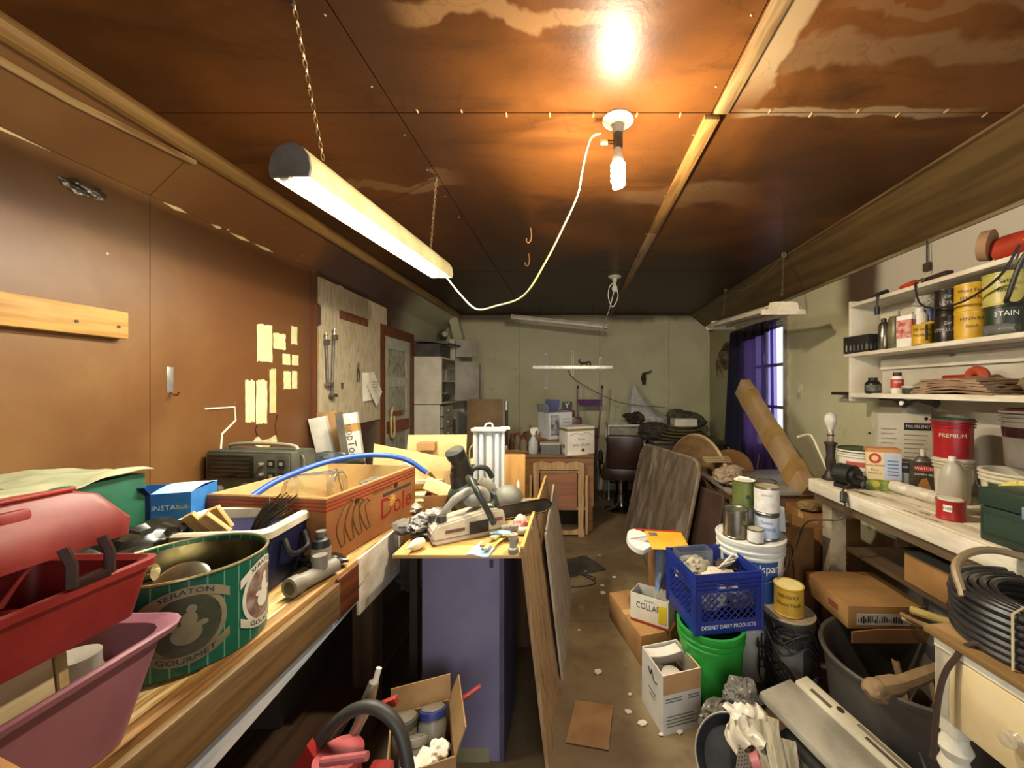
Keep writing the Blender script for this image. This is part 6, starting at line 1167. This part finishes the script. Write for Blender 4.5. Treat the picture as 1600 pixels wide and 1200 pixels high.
# hose coil
t = T('hose_coil', 'thick coil of black poly tubing on the vanity table', 'hose', (1.33, 1.06, .757))
hm = M('1c1b1c', .32, '2a292a', 9)
for ly in range(7):
    for k in range(5): r = .20-.021*k+.002*((ly*7+k*3) % 3); G().tube([(r*cos(q*pi/20), r*sin(q*pi/20), .011+.020*ly+.003*sin(q*pi/10+k)) for q in range(40)], .0105, 7, closed=True).o('hose_turn', hm, t)
for a in (3.5, 5.0): G().tube([(.215*cos(a), .215*sin(a), .0), (.217*cos(a), .217*sin(a), .145), (.10*cos(a), .10*sin(a), .155)], .003, 6).o('tie', M('c9b98c', .6), t)
G().tube([(-.20, .05, .12), (-.15, .12, .19), (.0, .16, .21), (.14, .1, .18)], .011, 8, 5).o('loose_end', M('8a7658', .5), t)
t = G().tube([(1.05, 1.12, .40), (1.065, 1.115, .60), (1.09, 1.10, .70), (1.13, 1.06, .775), (1.24, .93, .775), (1.35, .75, .77)], .0075, 8, 6).o('brown_cable', M('3e2c20', .5)); tag(t, 'brown cable bending over the front of the vanity table', 'cable')
t = G().tube([(1.04, 1.15, .39), (1.03, 1.06, .3), (1.12, .95, .1), (1.2, .9, .02)], .005, 6, 6).o('black_wire', black); tag(t, 'black wire dropping beside the vanity table leg', 'wire')
# buckets in the middle
t = pail('bucket', 'lower hidden white bucket supporting the valspar one', (.955, 2.07, 0), .155, .14, .30, M('c9c6bc', .4), M('d8d5ca', .4), handle=False)
t = pail('bucket', 'tall white VALSPAR bucket crowded with paint cans', (.955, 2.07, .31), .166, .15, .385, M('dfe0da', .4, 'cfd0ca', 6), M('e0e0da', .4), lab=M('1f4f94', .45, '17407e', 5))
a = face(t.location); text('valspar', .058, t, whiteink, cyl=(.1645, a+.42, .270), sx=.95)
VZ = .31+.391
paint_can('paint_can', 'silver unlabelled paint can at the left on the valspar bucket', 'can', (.865, 2.04, VZ), .066, .145, M('9a9484', .25, '7a7466', 9, metal=.9))
paint_can('paint_can', 'blue-white INTERIOR paint can under the top white can', 'can', (1.015, 2.01, VZ), .060, .128, steel, M('c4cdd8', .5, '8fa6c0', 8), ('Colony', 'INTERIOR'), steel, M('1f3f7a', .5), lettersize=.022)
paint_can('paint_can', 'white labelled can standing on the INTERIOR can', 'can', (1.015, 2.01, VZ+.13), .062, .142, steel, M('e2e0d8', .5, 'cdcac0', 30), ('INTERIOR',), M('a8966a', .4), M('8a8a84', .5), lettersize=.012)
paint_can('paint_can', 'small white can in front of the silver can', 'can', (.93, 1.955, VZ), .040, .068, steel, M('e0ddd2', .5), (), M('b0a88e', .4), ink, lettersize=.012)
paint_can('paint_can', 'plain can hidden behind, carrying the olive can', 'can', (.955, 2.14, VZ), .060, .13, M('b0aca0', .4))
t = paint_can('paint_can', 'olive green can with a white lid and wire bail on the bucket', 'can', (.955, 2.14, VZ+.132), .064, .14, M('5f6a34', .4, '4f5a2a', 8), None, (), whitepl); a = face(t.location)
G().sph((.064*cos(a+.3), .064*sin(a+.3), .06), .010, sub=1).o('dark_ear', black, t); G().tube([(.055*cos(a-1.2), .055*sin(a-1.2), .07), (.04*cos(a-1.2), .04*sin(a-1.2), .15), (.03*cos(a+1), .03*sin(a+1), .155)], .003, 6, 4).o('bail_handle', whitepl, t)
t = tag(G().prism([(0, 0), (.10, -.01), (.11, .12), (.02, .14)], 0, .003, lambda a_, b_, d_: (a_, d_, b_)).o('white_card', M('d0d2d6', .6), loc=(1.07, 2.10, VZ+.002), rot=(R(-12), 0, .1)), 'white printed card standing right of the INTERIOR can', 'card')
t = tag(G().box((0, 0, 0), (.12, .10, .012)).o('green_card', M('6a7450', .6), loc=(1.18, 2.25, VZ+.02), rot=(.3, .1, .2)), 'pale green card edge behind the white printed card', 'card')
t = open_box('support_carton', 'brown carton behind the valspar bucket', (1.26, 2.30, 0), .24, .20, .70, M('8a6234', .8, '744f28', 5, bump=.1), .05, flaps=(('f', 80),), fl=.08)
# green bucket and crate
t = pail('bucket', 'bright green plastic bucket under the blue crate', (.66, 1.84, 0), .150, .13, .37, M('2f9a3a', .35, '268a32', 5), None, handle=False)
t.name = t.name
crz_ = -.255; t = T('milk_crate', 'blue dairy crate of oddments lettered DESERET DAIRY PRODUCTS', 'crate', (.685, 1.895, .372), .15)
cbm = M('1c2f86', .4, '16276e', 6); Wc, Dc, Hc = .33, .31, .27
def cr_wall(fx, L_, lattice=True):
    """fx(a, b, d): a along, b up, d inwards"""
    g = G()
    def bb(a0, a1, b0, b1, d0=0, d1=.006): g.prism([(a0, b0), (a1, b0), (a1, b1), (a0, b1)], d0, d1, lambda a_, b_, d_: fx(a_, b_, d_))
    bb(-L_/2, L_/2, 0, .06); bb(-L_/2, -L_/2+.035, .06, Hc); bb(L_/2-.035, L_/2, .06, Hc); bb(-L_/2+.035, L_/2-.035, .235, Hc)
    for q in range(4): bb(-L_/2-.004, L_/2+.004, .195+.018*q, .201+.018*q, -.005, .0)
    bb(-L_/2+.035, -.055, .185, .235); bb(.055, L_/2-.035, .185, .235)
    g.o('crate_side', cbm, t)
    lim = L_/2-.035; lo, hi = .06, .19; g2 = G()
    n = 9
    for s in (1, -1):
        for q in range(-n, n+1):
            c0 = q*.032; p = []
            for e in (lo, hi): p.append((c0+s*(e-lo), e))
            (xa, ya), (xb, yb) = p
            def clip(xa, ya, xb, yb):
                if xa == xb: return None
                pts = []
                for X_, Y_ in ((xa, ya), (xb, yb)):
                    if X_ < -lim: Y_ = ya+(yb-ya)*((-lim)-xa)/(xb-xa); X_ = -lim
                    if X_ > lim: Y_ = ya+(yb-ya)*(lim-xa)/(xb-xa); X_ = lim
                    pts.append((X_, Y_))
                return pts if abs(pts[0][0]-pts[1][0]) > .006 else None
            if max(xa, xb) < -lim or min(xa, xb) > lim: continue
            cc = clip(xa, ya, xb, yb)
            if cc: g2.tube([fx(cc[0][0], cc[0][1], .004), fx(cc[1][0], cc[1][1], .004)], .0032, 4)
    g2.o('lattice', cbm, t, kind='stuff')
    G().tube([fx(-.05, .19, .0), fx(-.05, .225, .0), fx(.05, .225, 0), fx(.05, .19, 0)], .005, 6, closed=True).o('hand_grip', cbm, t)
cr_wall(lambda a_, b_, d_: (a_, -Dc/2+d_, b_), Wc); cr_wall(lambda a_, b_, d_: (a_, Dc/2-d_, b_), Wc); cr_wall(lambda a_, b_, d_: (-Wc/2+d_, a_, b_), Dc); cr_wall(lambda a_, b_, d_: (Wc/2-d_, a_, b_), Dc)
for q in range(9): x = -Wc/2+.02+q*(Wc-.04)/8; G().bx(x-.004, x+.004, -Dc/2, Dc/2, 0, .006).o('base_bar', cbm, t)
G().bx(-Wc/2, Wc/2, -Dc/2, Dc/2, -.001, .002).o('base_plate', cbm, t)
text('DESERET DAIRY PRODUCTS', .025, t, whiteink, o=(0, -Dc/2-.001, .03), sx=.85)
for x in (-Wc/2, Wc/2):
    for y in (-Dc/2, Dc/2): G().cyl((x, y, .0), (x, y, Hc), .008, n=8).o('corner_post', cbm, t)
cbase = Matrix.Translation((.685, 1.895, .372)) @ Matrix.Rotation(.15, 4, 'Z')
def inc(x, y, z): return tuple(cbase @ Vector((x, y, z)))
for k, (x, y, z, r_, sz, c1, lb) in enumerate(((-.08, .05, .20, .075, (1, .9, .9), 'b0a890', 'clear bag of brass fittings at the left in the blue crate'), (.02, -.03, .20, .07, (1.3, .8, .45), 'd2c8b0', 'crumpled cream paper in the middle of the blue crate'), (.10, .06, .19, .06, (1, 1, .6), '5a5048', 'dark cord lump at the back of the blue crate'), (-.05, -.08, .14, .08, (1, .8, .8), '8e8e92', 'grey plastic lump at the front left in the blue crate'), (.08, -.07, .13, .08, (1, .8, .8), '5a544e', 'dark lump at the front right in the blue crate'))):
    o_ = crumple('crate_oddment', M(c1, .5, None, 9, bump=.3), inc(x, y, z), r_, sz, .5, seed=90+k); tag(o_, lb, 'oddment', 'oddments in the blue crate')
t = T('clear_box', 'clear plastic blister box sticking up in the blue crate', 'box', inc(-.06, .08, .18), .19); G().tray(-.09, .09, -.04, .04, 0, .11, .003).o('box_walls', M('cfd6e2', .12, trans=.9), t); G().prism([(-.01, .04), (.03, .04), (.01, .09)], -.0405, -.0415, lambda a_, b_, d_: (a_, d_, b_)).o('blue_print', M('7a9ad0', .5), t); G().sph((-.05, 0, .03), .025, (1, .8, .6), .5).o('brass_parts', brass, t)
for k in range(3): tag(G().bx(-.05, .05, -.002, .002, 0, .05).o('paper_slip', paper, loc=inc(.06+.03*k, .0+.03*k, .22), rot=(.7, .2*k, .5+.2*k)), ['front', 'middle', 'rear'][k]+' white paper slip standing in the blue crate', 'paper', 'paper slips in the blue crate')
# white-yellow pack left of crate
t = T('mask_pack', 'white rounded plastic pack with a yellow label behind the crate', 'packet', (.475, 2.20, .60), rot=(R(18), R(6), .15))
P2 = [(.13+.06*cos(q*pi/8-pi/2), .045*sin(q*pi/8-pi/2)) for q in range(9)]; P2 = [(-.10-.07*cos(q*pi/10-pi/2), -.09*sin(q*pi/10-pi/2)) for q in range(11)]+[(.17, .09), (.2, -.09)]
G().prism(P2, -.015, .015, lambda a_, b_, d_: (a_, b_, d_)).o('pack_body', M('ece6dc', .3, 'ddd5c8', 6), t); G().bx(-.05, .18, -.08, .075, .015, .017).o('yellow_label', M('e0a428', .5, 'e8b848', 6), t); G().bx(-.03, .02, .03, .06, .0172, .018).o('barcode', grey, t); G().bx(-.1, .17, .078, .088, .015, .018).o('red_line', M('c03a34', .5), t)
t = T('blue_packet', 'blue and clear packaging below the white and yellow pack', 'packet', (.45, 2.19, .33)); G().sheet(lambda i, j: (.02+.14*i*(.3+.7*j), -.02*sin(i*5), .25*j), 8, 6, .004).o('packet_body', M('3c5a9a', .3, 'b0bccc', 6), t)
t = carton('prop_carton', 'tall plain carton holding up the white and yellow pack', (.56, 2.36, 0), .16, .14, .55, card_dk, .1, tape=False)
# brown box and COLLA box
t = carton('brown_carton', 'low brown carton on the floor left of the green bucket', (.415, 2.30, 0), .24, .46, .155, M('a47a48', .8, '8e673a', 5, bump=.1), .28, tape=True)
t = T('collapsible_box', 'white box lettered COLLAR with a yellow tag on the low carton', 'box', (.455, 2.19, .163), -.55)
G().tray(-.11, .11, -.06, .06, 0, .155, .004).o('box_walls', M('ddd6c4', .55, 'cdc5b0', 6), t); G().bx(-.1102, .1102, -.0605, -.06, 0, .012).o('red_edge', M('a83a2c', .6), t); G().bx(-.09, .09, -.045, .045, .02, .1).o('dark_inside', black, t)
text('COLLAR', .050, t, ink, o=(-.005, -.0612, .095), sx=.75); text('galvanized', .014, t, ink, o=(.0, -.0612, .13)); G().bx(.055, .10, -.0625, -.0607, .03, .125).o('yellow_tag', M('e2c428', .5), t)
# white box of lids
t = open_box('white_carton', 'open white printed carton of lids on the floor in front', (.445, 1.755, 0), .185, .20, .255, M('cdc8bd', .7, 'bab4a6', 6), .28, flaps=(), inner=card)
G().bx(-.0927, .0927, -.1008, -.1, .17, .255).o('brown_flap', card, t); G().bx(-.087, .087, -.094, .094, .006, .15).o('dark_inside', M('5a4a34', .9), t); G().bx(.0875, .0925, -.1, .1, .16, .256).o('brown_side', card_lt, t)
for k in range(4): G().bx(-.075, .075-.02*(k % 2), -.1012, -.1, .03+.014*k, .034+.014*k).o('print_line', grey, t)
for k in range(2): G().bx(-.08, .0, -.1012, -.1, .135+.012*k, .14+.012*k).bx(.03, .085, -.1012, -.1, .135+.012*k, .14+.012*k).o('print_line', grey, t)
G().tube([(-.0935, .03, .21), (-.0935, .01, .19), (-.0935, .0, .215), (-.0935, -.02, .18), (-.0935, -.05, .185)], .003, 4, 3).o('ink_scrawl', ink, t)
for k in range(2): G().bx(-.0938, -.0926, -.04+.01*k, .03-.01*k, .12-.022*k, .126-.022*k).o('print_line', grey, t)
G().sheet(lambda i, j: (-.085+.16*i, .085-.06*j, .25-.01*sin(i*3)), 4, 2, .003).o('inner_flap', M('d8d2c4', .7), t)
for k, (x, y, z, a_) in enumerate(((-.0, -.01, .17, .2), (.03, -.03, .155, -.3), (-.035, .03, .155, .1))):
    q = Matrix.Translation((.445, 1.755, 0)) @ Matrix.Rotation(.28, 4, 'Z') @ Vector((x, y, z)); t = T('plastic_disc', ['topmost', 'right', 'left'][k]+' round white lid in the open white carton', 'lid', q, rot=(a_, .1, 0), group='lids in the white carton'); G().lathe([(.044, 0), (.046, .003), (.046, .014), (.04, .017), (0, .015)]).o('lid_body', M('c8c2b4', .3, 'aaa496', 9), t)
# stain can on black bucket with wires
t = pail('bucket', 'black and grey pail tangled in wires with a yellow can on top', (1.045, 1.86, 0), .108, .095, .40, M('34322e', .5, '24221f', 6), M('a89c88', .5, '7a6e5a', 9), handle=False)
a = face(t.location); G().sheet(lambda i, j: (.104*cos(a-.7+1.3*i), .104*sin(a-.7+1.3*i), .14+.15*j), 10, 1, 0).o('grey_label', M('6e6a62', .5, '55524a', 6), t)
paint_can('stain_can', 'yellow wood finish can standing on the black pail', 'can', (1.04, 1.85, .405), .066, .135, M('c8a038', .4, 'b08a2a', 8), None, ('MINWAX', 'Wood Finish'), M('d8c88a', .5), M('3a2a14', .5), lettersize=.024)
g = G()
for k in range(14):
    a0 = random.uniform(0, 6.28); r = random.uniform(.115, .14); g.tube([(r*cos(a0+q*.5), r*sin(a0+q*.5)*.9, .36-.028*q+.05*sin(q*1.7+k)) for q in range(11)], .0035, 5, 3)
tag(g.o('wire_tangle', black, loc=(1.045, 1.86, 0), kind='stuff'), 'tangle of black wires around the dark pail', 'wires')
# front junk heap
t = T('trim_carton', 'long flat grey and white printed carton lying toward the viewer', 'box', (.93, 1.47, .20), rot=(R(12), R(6), .50))
G().bx(-.14, .06, -.55, .15, 0, .028, bev=.003).o('carton_body', M('a39d8c', .7, '857f70', 5), t); G().bx(.062, .14, -.55, .13, -.004, .04, bev=.003).o('white_side', M('d4cbb4', .6, 'bdb49a', 6), t)
G().bx(.11, .128, -.35, -.08, .0405, .0415).o('print_block', M('8a7f6a', .6), t); G().bx(.082, .098, -.30, -.12, .0405, .0415).o('print_block', M('5e5442', .6), t); G().cyl((.115, -.02, .04), (.115, -.02, .0416), .014, n=14).o('print_dot', M('3a3226', .6), t); G().bx(.075, .095, .0, .08, .0405, .0415).o('dark_print', M('6a5f4c', .6), t)
t = T('heap_support', 'shadowed grey carton beneath the front scrap heap', 'box', (.93, 1.40, 0), .45); G().bx(-.15, .15, -.2, .16, 0, .12, bev=.004).o('carton_body', M('5a5348', .8), t)
shg = M('a8a088', .8, '7c745e', 10, (10, 1, 10), bump=.4)
for k, (x, y, z, rx, rz_, L_) in enumerate(((.60, 1.43, .19, -.45, .10, .34), (.645, 1.42, .20, -.5, -.04, .36), (.69, 1.40, .205, -.4, -.25, .36), (.715, 1.44, .19, -.35, -.45, .30), (.57, 1.44, .17, -.5, .25, .30), (.745, 1.38, .16, -.5, -.35, .32))):
    t = T('wood_shingle', ['third', 'fourth', 'fifth', 'last', 'first', 'lowest right'][k]+' split grey shingle from the left in the front heap', 'shingle', (x+.04, y+.03, z+.03), rot=(-rx, 0, rz_), group='split shingles in the front heap'); G().prism([(-.028, 0), (.03, .0), (.025, -L_), (-.02, -L_*.96)], -.003, .005, lambda a_, b_, d_: (a_, b_, d_)).o('shingle_body', shg, t)
bagm = M('8a857a', .25, '55514a', 7, bump=.5, alpha=.7)
o_ = crumple('clear_bag', bagm, (.69, 1.56, .235), .065, (1.0, .9, .9), .55, 6, seed=101, sub=5); tag(o_, 'crinkled clear bag of hardware on the front heap', 'bag')
o_ = G().sheet(lambda i, j: (-.075+.15*i+.02*sin(j*7), .05-.15*j+.01*sin(i*20), .035*sin(pi*i)+.012*sin(i*16+j*4)*(.3+j)-.045*j+.01*noise.noise((i*6, j*6, 1))), 26, 18, .002).o('white_plastic', M('d4ccb8', .3, 'b8b09c', 7, bump=.3), loc=(.665, 1.47, .215), rot=(0, 0, -.1)); tag(o_, 'white torn plastic draped over the shingles', 'plastic sheet')
t = T('frying_pan', 'dark round pan tipped up at the front of the heap', 'pan', (.595, 1.43, .10), rot=(R(38), R(-20), 0)); G().lathe([(.10, 0), (.125, .035), (.13, .036), (.105, -.004), (0, -.004)], n=36).o('pan_body', M('3c3e40', .35, '2a2c2e', 6, metal=.4), t); G().tube([(.13*cos(q*pi/18), .13*sin(q*pi/18), .036) for q in range(36)], .003, 6, closed=True).o('rim', M('9a9488', .3), t)
t = T('metal_rasp', 'perforated metal grater strip leaning on the pan', 'grater', (.615, 1.37, .175), rot=(R(28), R(10), -.45)); G().bx(-.025, .025, -.16, .12, 0, .004).o('strip', M('8e8a80', .35, metal=.7), t)
g = G()
for i in range(5):
    for j in range(22): g.cyl((-.019+.0095*i, -.15+.012*j+.005*(i % 2), .004), (-.019+.0095*i, -.15+.012*j+.005*(i % 2), .0055), .003, n=6)
g.o('perforations', black, t, kind='stuff')
t = T('hose_clamp', 'round metal ring clamp on the heap beside the pan', 'clamp', (.64, 1.58, .14), rot=(.9, .2, 0)); G().tube([(.05*cos(q*pi/12), .05*sin(q*pi/12), 0) for q in range(24)], .006, 8, closed=True).o('ring', M('9a9078', .35, metal=.7), t)
o_ = crumple('grey_bag', bagm, (.60, 1.60, .10), .075, (1.0, .8, .9), .45, 6, seed=105); tag(o_, 'grey plastic bag on the floor between pan and green bucket', 'bag')
o_ = crumple('base_rubble', M('6b6048', .8, '463c2c', 8), (.74, 1.42, .075), .11, (1.2, .8, .6), .4, 6, seed=106); tag(o_, 'dark rubbish beneath the shingles', 'rubbish')
t = T('pink_scrap', 'small pink plastic edge among the shingles', 'scrap', (.625, 1.33, .175), rot=(.3, 1.1, .1)); G().lathe([(.03, 0), (.035, .03), (.03, .03), (0, .004)], n=16).o('scrap_body', M('b0686a', .4), t)
# floor odds
t = tag(G().sheet(lambda i, j: (-.09+.18*i, -.11+.22*j, .008+.025*i*sin(j*3)), 8, 8, .004).o('cardboard_sheet', M('8f6c44', .8, '7a5834', 5), loc=(.08, 1.69, 0), rot=(0, 0, -.2)), 'curling brown cardboard sheet on the floor by the plywood sheet', 'cardboard')
t = tag(G().sheet(lambda i, j: (.17*(i-.5)*(2-.5*j), .30*(j-.5), .006+.012*noise.noise((i*3, j*3, 1))), 12, 10, .003).o('dark_mat', M('3c362c', .9, '2c2820', 9), loc=(.06, 3.2, .003), rot=(0, 0, .4)), 'dark crumpled mat lying on the floor near the desk', 'mat')
o_ = G().tube([(.0+.16*cos(q*.4)*(1+.2*sin(q)), 2.95+.10*sin(q*.4), .006) for q in range(28)], .0035, 5, 3).o('floor_wire', black); tag(o_, 'thin black wire looped on the aisle floor', 'wire')
for k, (u, v) in enumerate(((915, 893), (941, 915), (942, 926), (937, 868), (960, 902), (884, 938), (985, 1085), (982, 1112), (1004, 1130), (1033, 1148), (1062, 1143), (935, 1050), (905, 985))):
    q = H(u, v, .004); tag(G().sph((0, 0, 0), .012+.006*(k % 3), (1, .8, .3), .5, 6, 1, k).o('paper_scrap', M('cfc6b0', .8) if k != 5 else M('5a3a20', .7), loc=(q.x, q.y, .006)), ('pale scrap of litter on the floor '+('near the dark mat', 'farther right of the dark mat', 'left of the low brown carton', 'just before the desk', 'by the weathered slab foot', '', 'left of the open white carton', 'left of the open white carton front', 'touching the open white carton side', 'before the open white carton front corner', 'under the open white carton front edge', 'above the curling cardboard sheet', 'between vent strip and low carton')[k]) if k != 5 else 'short brown wood chip on the aisle floor', 'scrap', 'litter on the floor')
t = T('vent_cover', 'white plastic strip with black slots lying against the plywood', 'vent', (-.24, 2.18, .30), rot=(R(-14), R(-6), -.12)); G().prism([(-.02, -.02), (.03, -.05), (.06, .33), (.04, .36), (-.0, .34)], -.012, .012, lambda a_, b_, d_: (a_, d_, b_)).o('strip_body', M('d8d4c8', .4), t)
for k in range(4): G().box((.035, -.014, .05+.07*k), (.022, .006, .03), ry=-.1).o('slot', black, t)
t = carton('far_carton', 'plain carton standing on the floor behind the slotted vent strip', (-.30, 2.62, 0), .16, .30, .70, card_dk, .05, tape=False) if False else T('hose_can', 'tan metal canister behind the table edge', 'can', (-.20, 2.9, .0)); G().lathe([(.07, 0), (.075, .01), (.075, .56), (.06, .6), (0, .6)]).o('can_body', M('8a6c4c', .6, '745638', 6), t) if t.name.startswith('hose_can') else None
# ================================================================== UNDER THE LEFT BENCH FRONT
t = open_box('jar_carton', 'tattered brown carton of jars tipped forward at the bottom of the aisle', (-.50, 1.27, .0), .20, .24, .335, M('a07c50', .8, '86643c', 6, bump=.15), .38, flaps=(('r', 20), ('b', 5)), fl=.09, inner=M('b39060', .8, '9a784a', 6))
jb = Matrix.Translation((-.50, 1.27, 0)) @ Matrix.Rotation(.38, 4, 'Z')
for k, (x, y, z, lidc, lb, rx) in enumerate(((.03, .04, .25, '2a3a7c', 'glass jar with a blue-rimmed lid in the tattered carton', -.35), (-.03, -.02, .215, '8a8478', 'cloudy glass jar at the front of the tattered carton', -.5), (-.06, .06, .24, '4a4640', 'dark jar at the back of the tattered carton', -.2))):
    t = T('jam_jar', lb, 'jar', jb @ Vector((x, y, z-.03)), rot=(rx, 0, .2)); t.scale = (1.25,)*3; G().lathe([(.034, 0), (.038, .008), (.038, .075), (.032, .088), (.032, .10), (0, .10)]).o('jar_body', M('a8a494', .12, '8a8674', 8, trans=.55), t); G().lathe([(.035, .088), (.036, .09), (.036, .106), (.03, .108), (0, .108)]).o('jar_lid', M(lidc, .35), t); G().lathe([(.031, .1085), (.031, .110), (0, .110)]).o('lid_top', M('a09a8c', .3, metal=.5), t)
for k in range(3): o_ = crumple('paper_wad', paper, tuple(jb @ Vector((-.03+.04*k, -.07+.02*k, .29))), .038, (1, 1, .7), .6, seed=110+k, sub=3); tag(o_, ['left', 'middle', 'right'][k]+' white paper wad at the front of the tattered carton', 'paper', 'paper wads in the tattered carton')
t = T('red_pencil', 'red rod sticking out beside the tattered carton', 'rod', (-.42, 1.36, .36), rot=(0, R(68), R(24))); G().cyl((0, 0, 0), (0, 0, .10), .008, n=10).o('rod_body', M('a83024', .4), t)
o_ = G().tube([(-.78, 1.06, .20), (-.74, 1.07, .42), (-.66, 1.08, .545), (-.57, 1.08, .585), (-.49, 1.07, .54), (-.45, 1.05, .44), (-.44, 1.04, .30), (-.44, 1.04, .02)], .017, 12, 8).o('black_hose', M('3a3832', .5, '2c2a26', 6)); tag(o_, 'thick black hose arching in front of the tattered carton', 'hose')
t = T('hand_pump', 'red metal pump with a pink handle and grey valve at the bottom', 'pump', (-.60, 1.05, 0)); t.scale = (1, 1, 1.17)
rd = M('a02824', .45, '8a201c', 8, bump=.1)
G().cyl((-.04, 0, .0), (-.04, 0, .39), .055, n=24).o('pump_body', rd, t); G().cyl((-.04, 0, .39), (-.04, 0, .41), .062, n=24).o('pump_top', M('b0484a', .4), t)
G().tube([(-.06, -.04, .425), (.07, -.06, .455)], .010, 10).o('pink_handle', M('c06a6a', .4), t)
G().bx(.03, .09, -.05, .05, .2, .36, bev=.006).o('side_box', rd, t)
G().tube([(-.04, .07, .40), (-.01, .08, .46), (.01, .09, .52)], [.014, .018, .014], 12, 2).o('valve', M('b0a890', .35, metal=.6), t); G().box((.05, .08, .47), (.07, .02, .02), ry=-.35, bev=.003).o('valve_lever', M('a83a34', .4), t); G().cyl((.01, .09, .51), (.02, .10, .55), .008).o('valve_tip', whitepl, t)
G().prism([(-.20, .0), (-.10, .0), (-.09, .40), (-.12, .44), (-.17, .37)], -.012, .012, lambda a_, b_, d_: (a_, d_, b_)).o('red_stand', rd, t)
t = T('crate_dark', 'dark shadowed carton beneath the left workbench', 'box', (-1.3, 1.6, .222), .1); G().bx(-.2, .2, -.2, .2, 0, .25, bev=.004).o('carton_body', M('3a2c22', .8), t)
o_ = crumple('pale_bundle', M('8a8480', .5, '5c5854', 6), (-1.0, 2.4, .37), .13, (1.0, .8, 1.1), .4, seed=120); tag(o_, 'pale plastic bundle in the dark beneath the workbench', 'bundle')
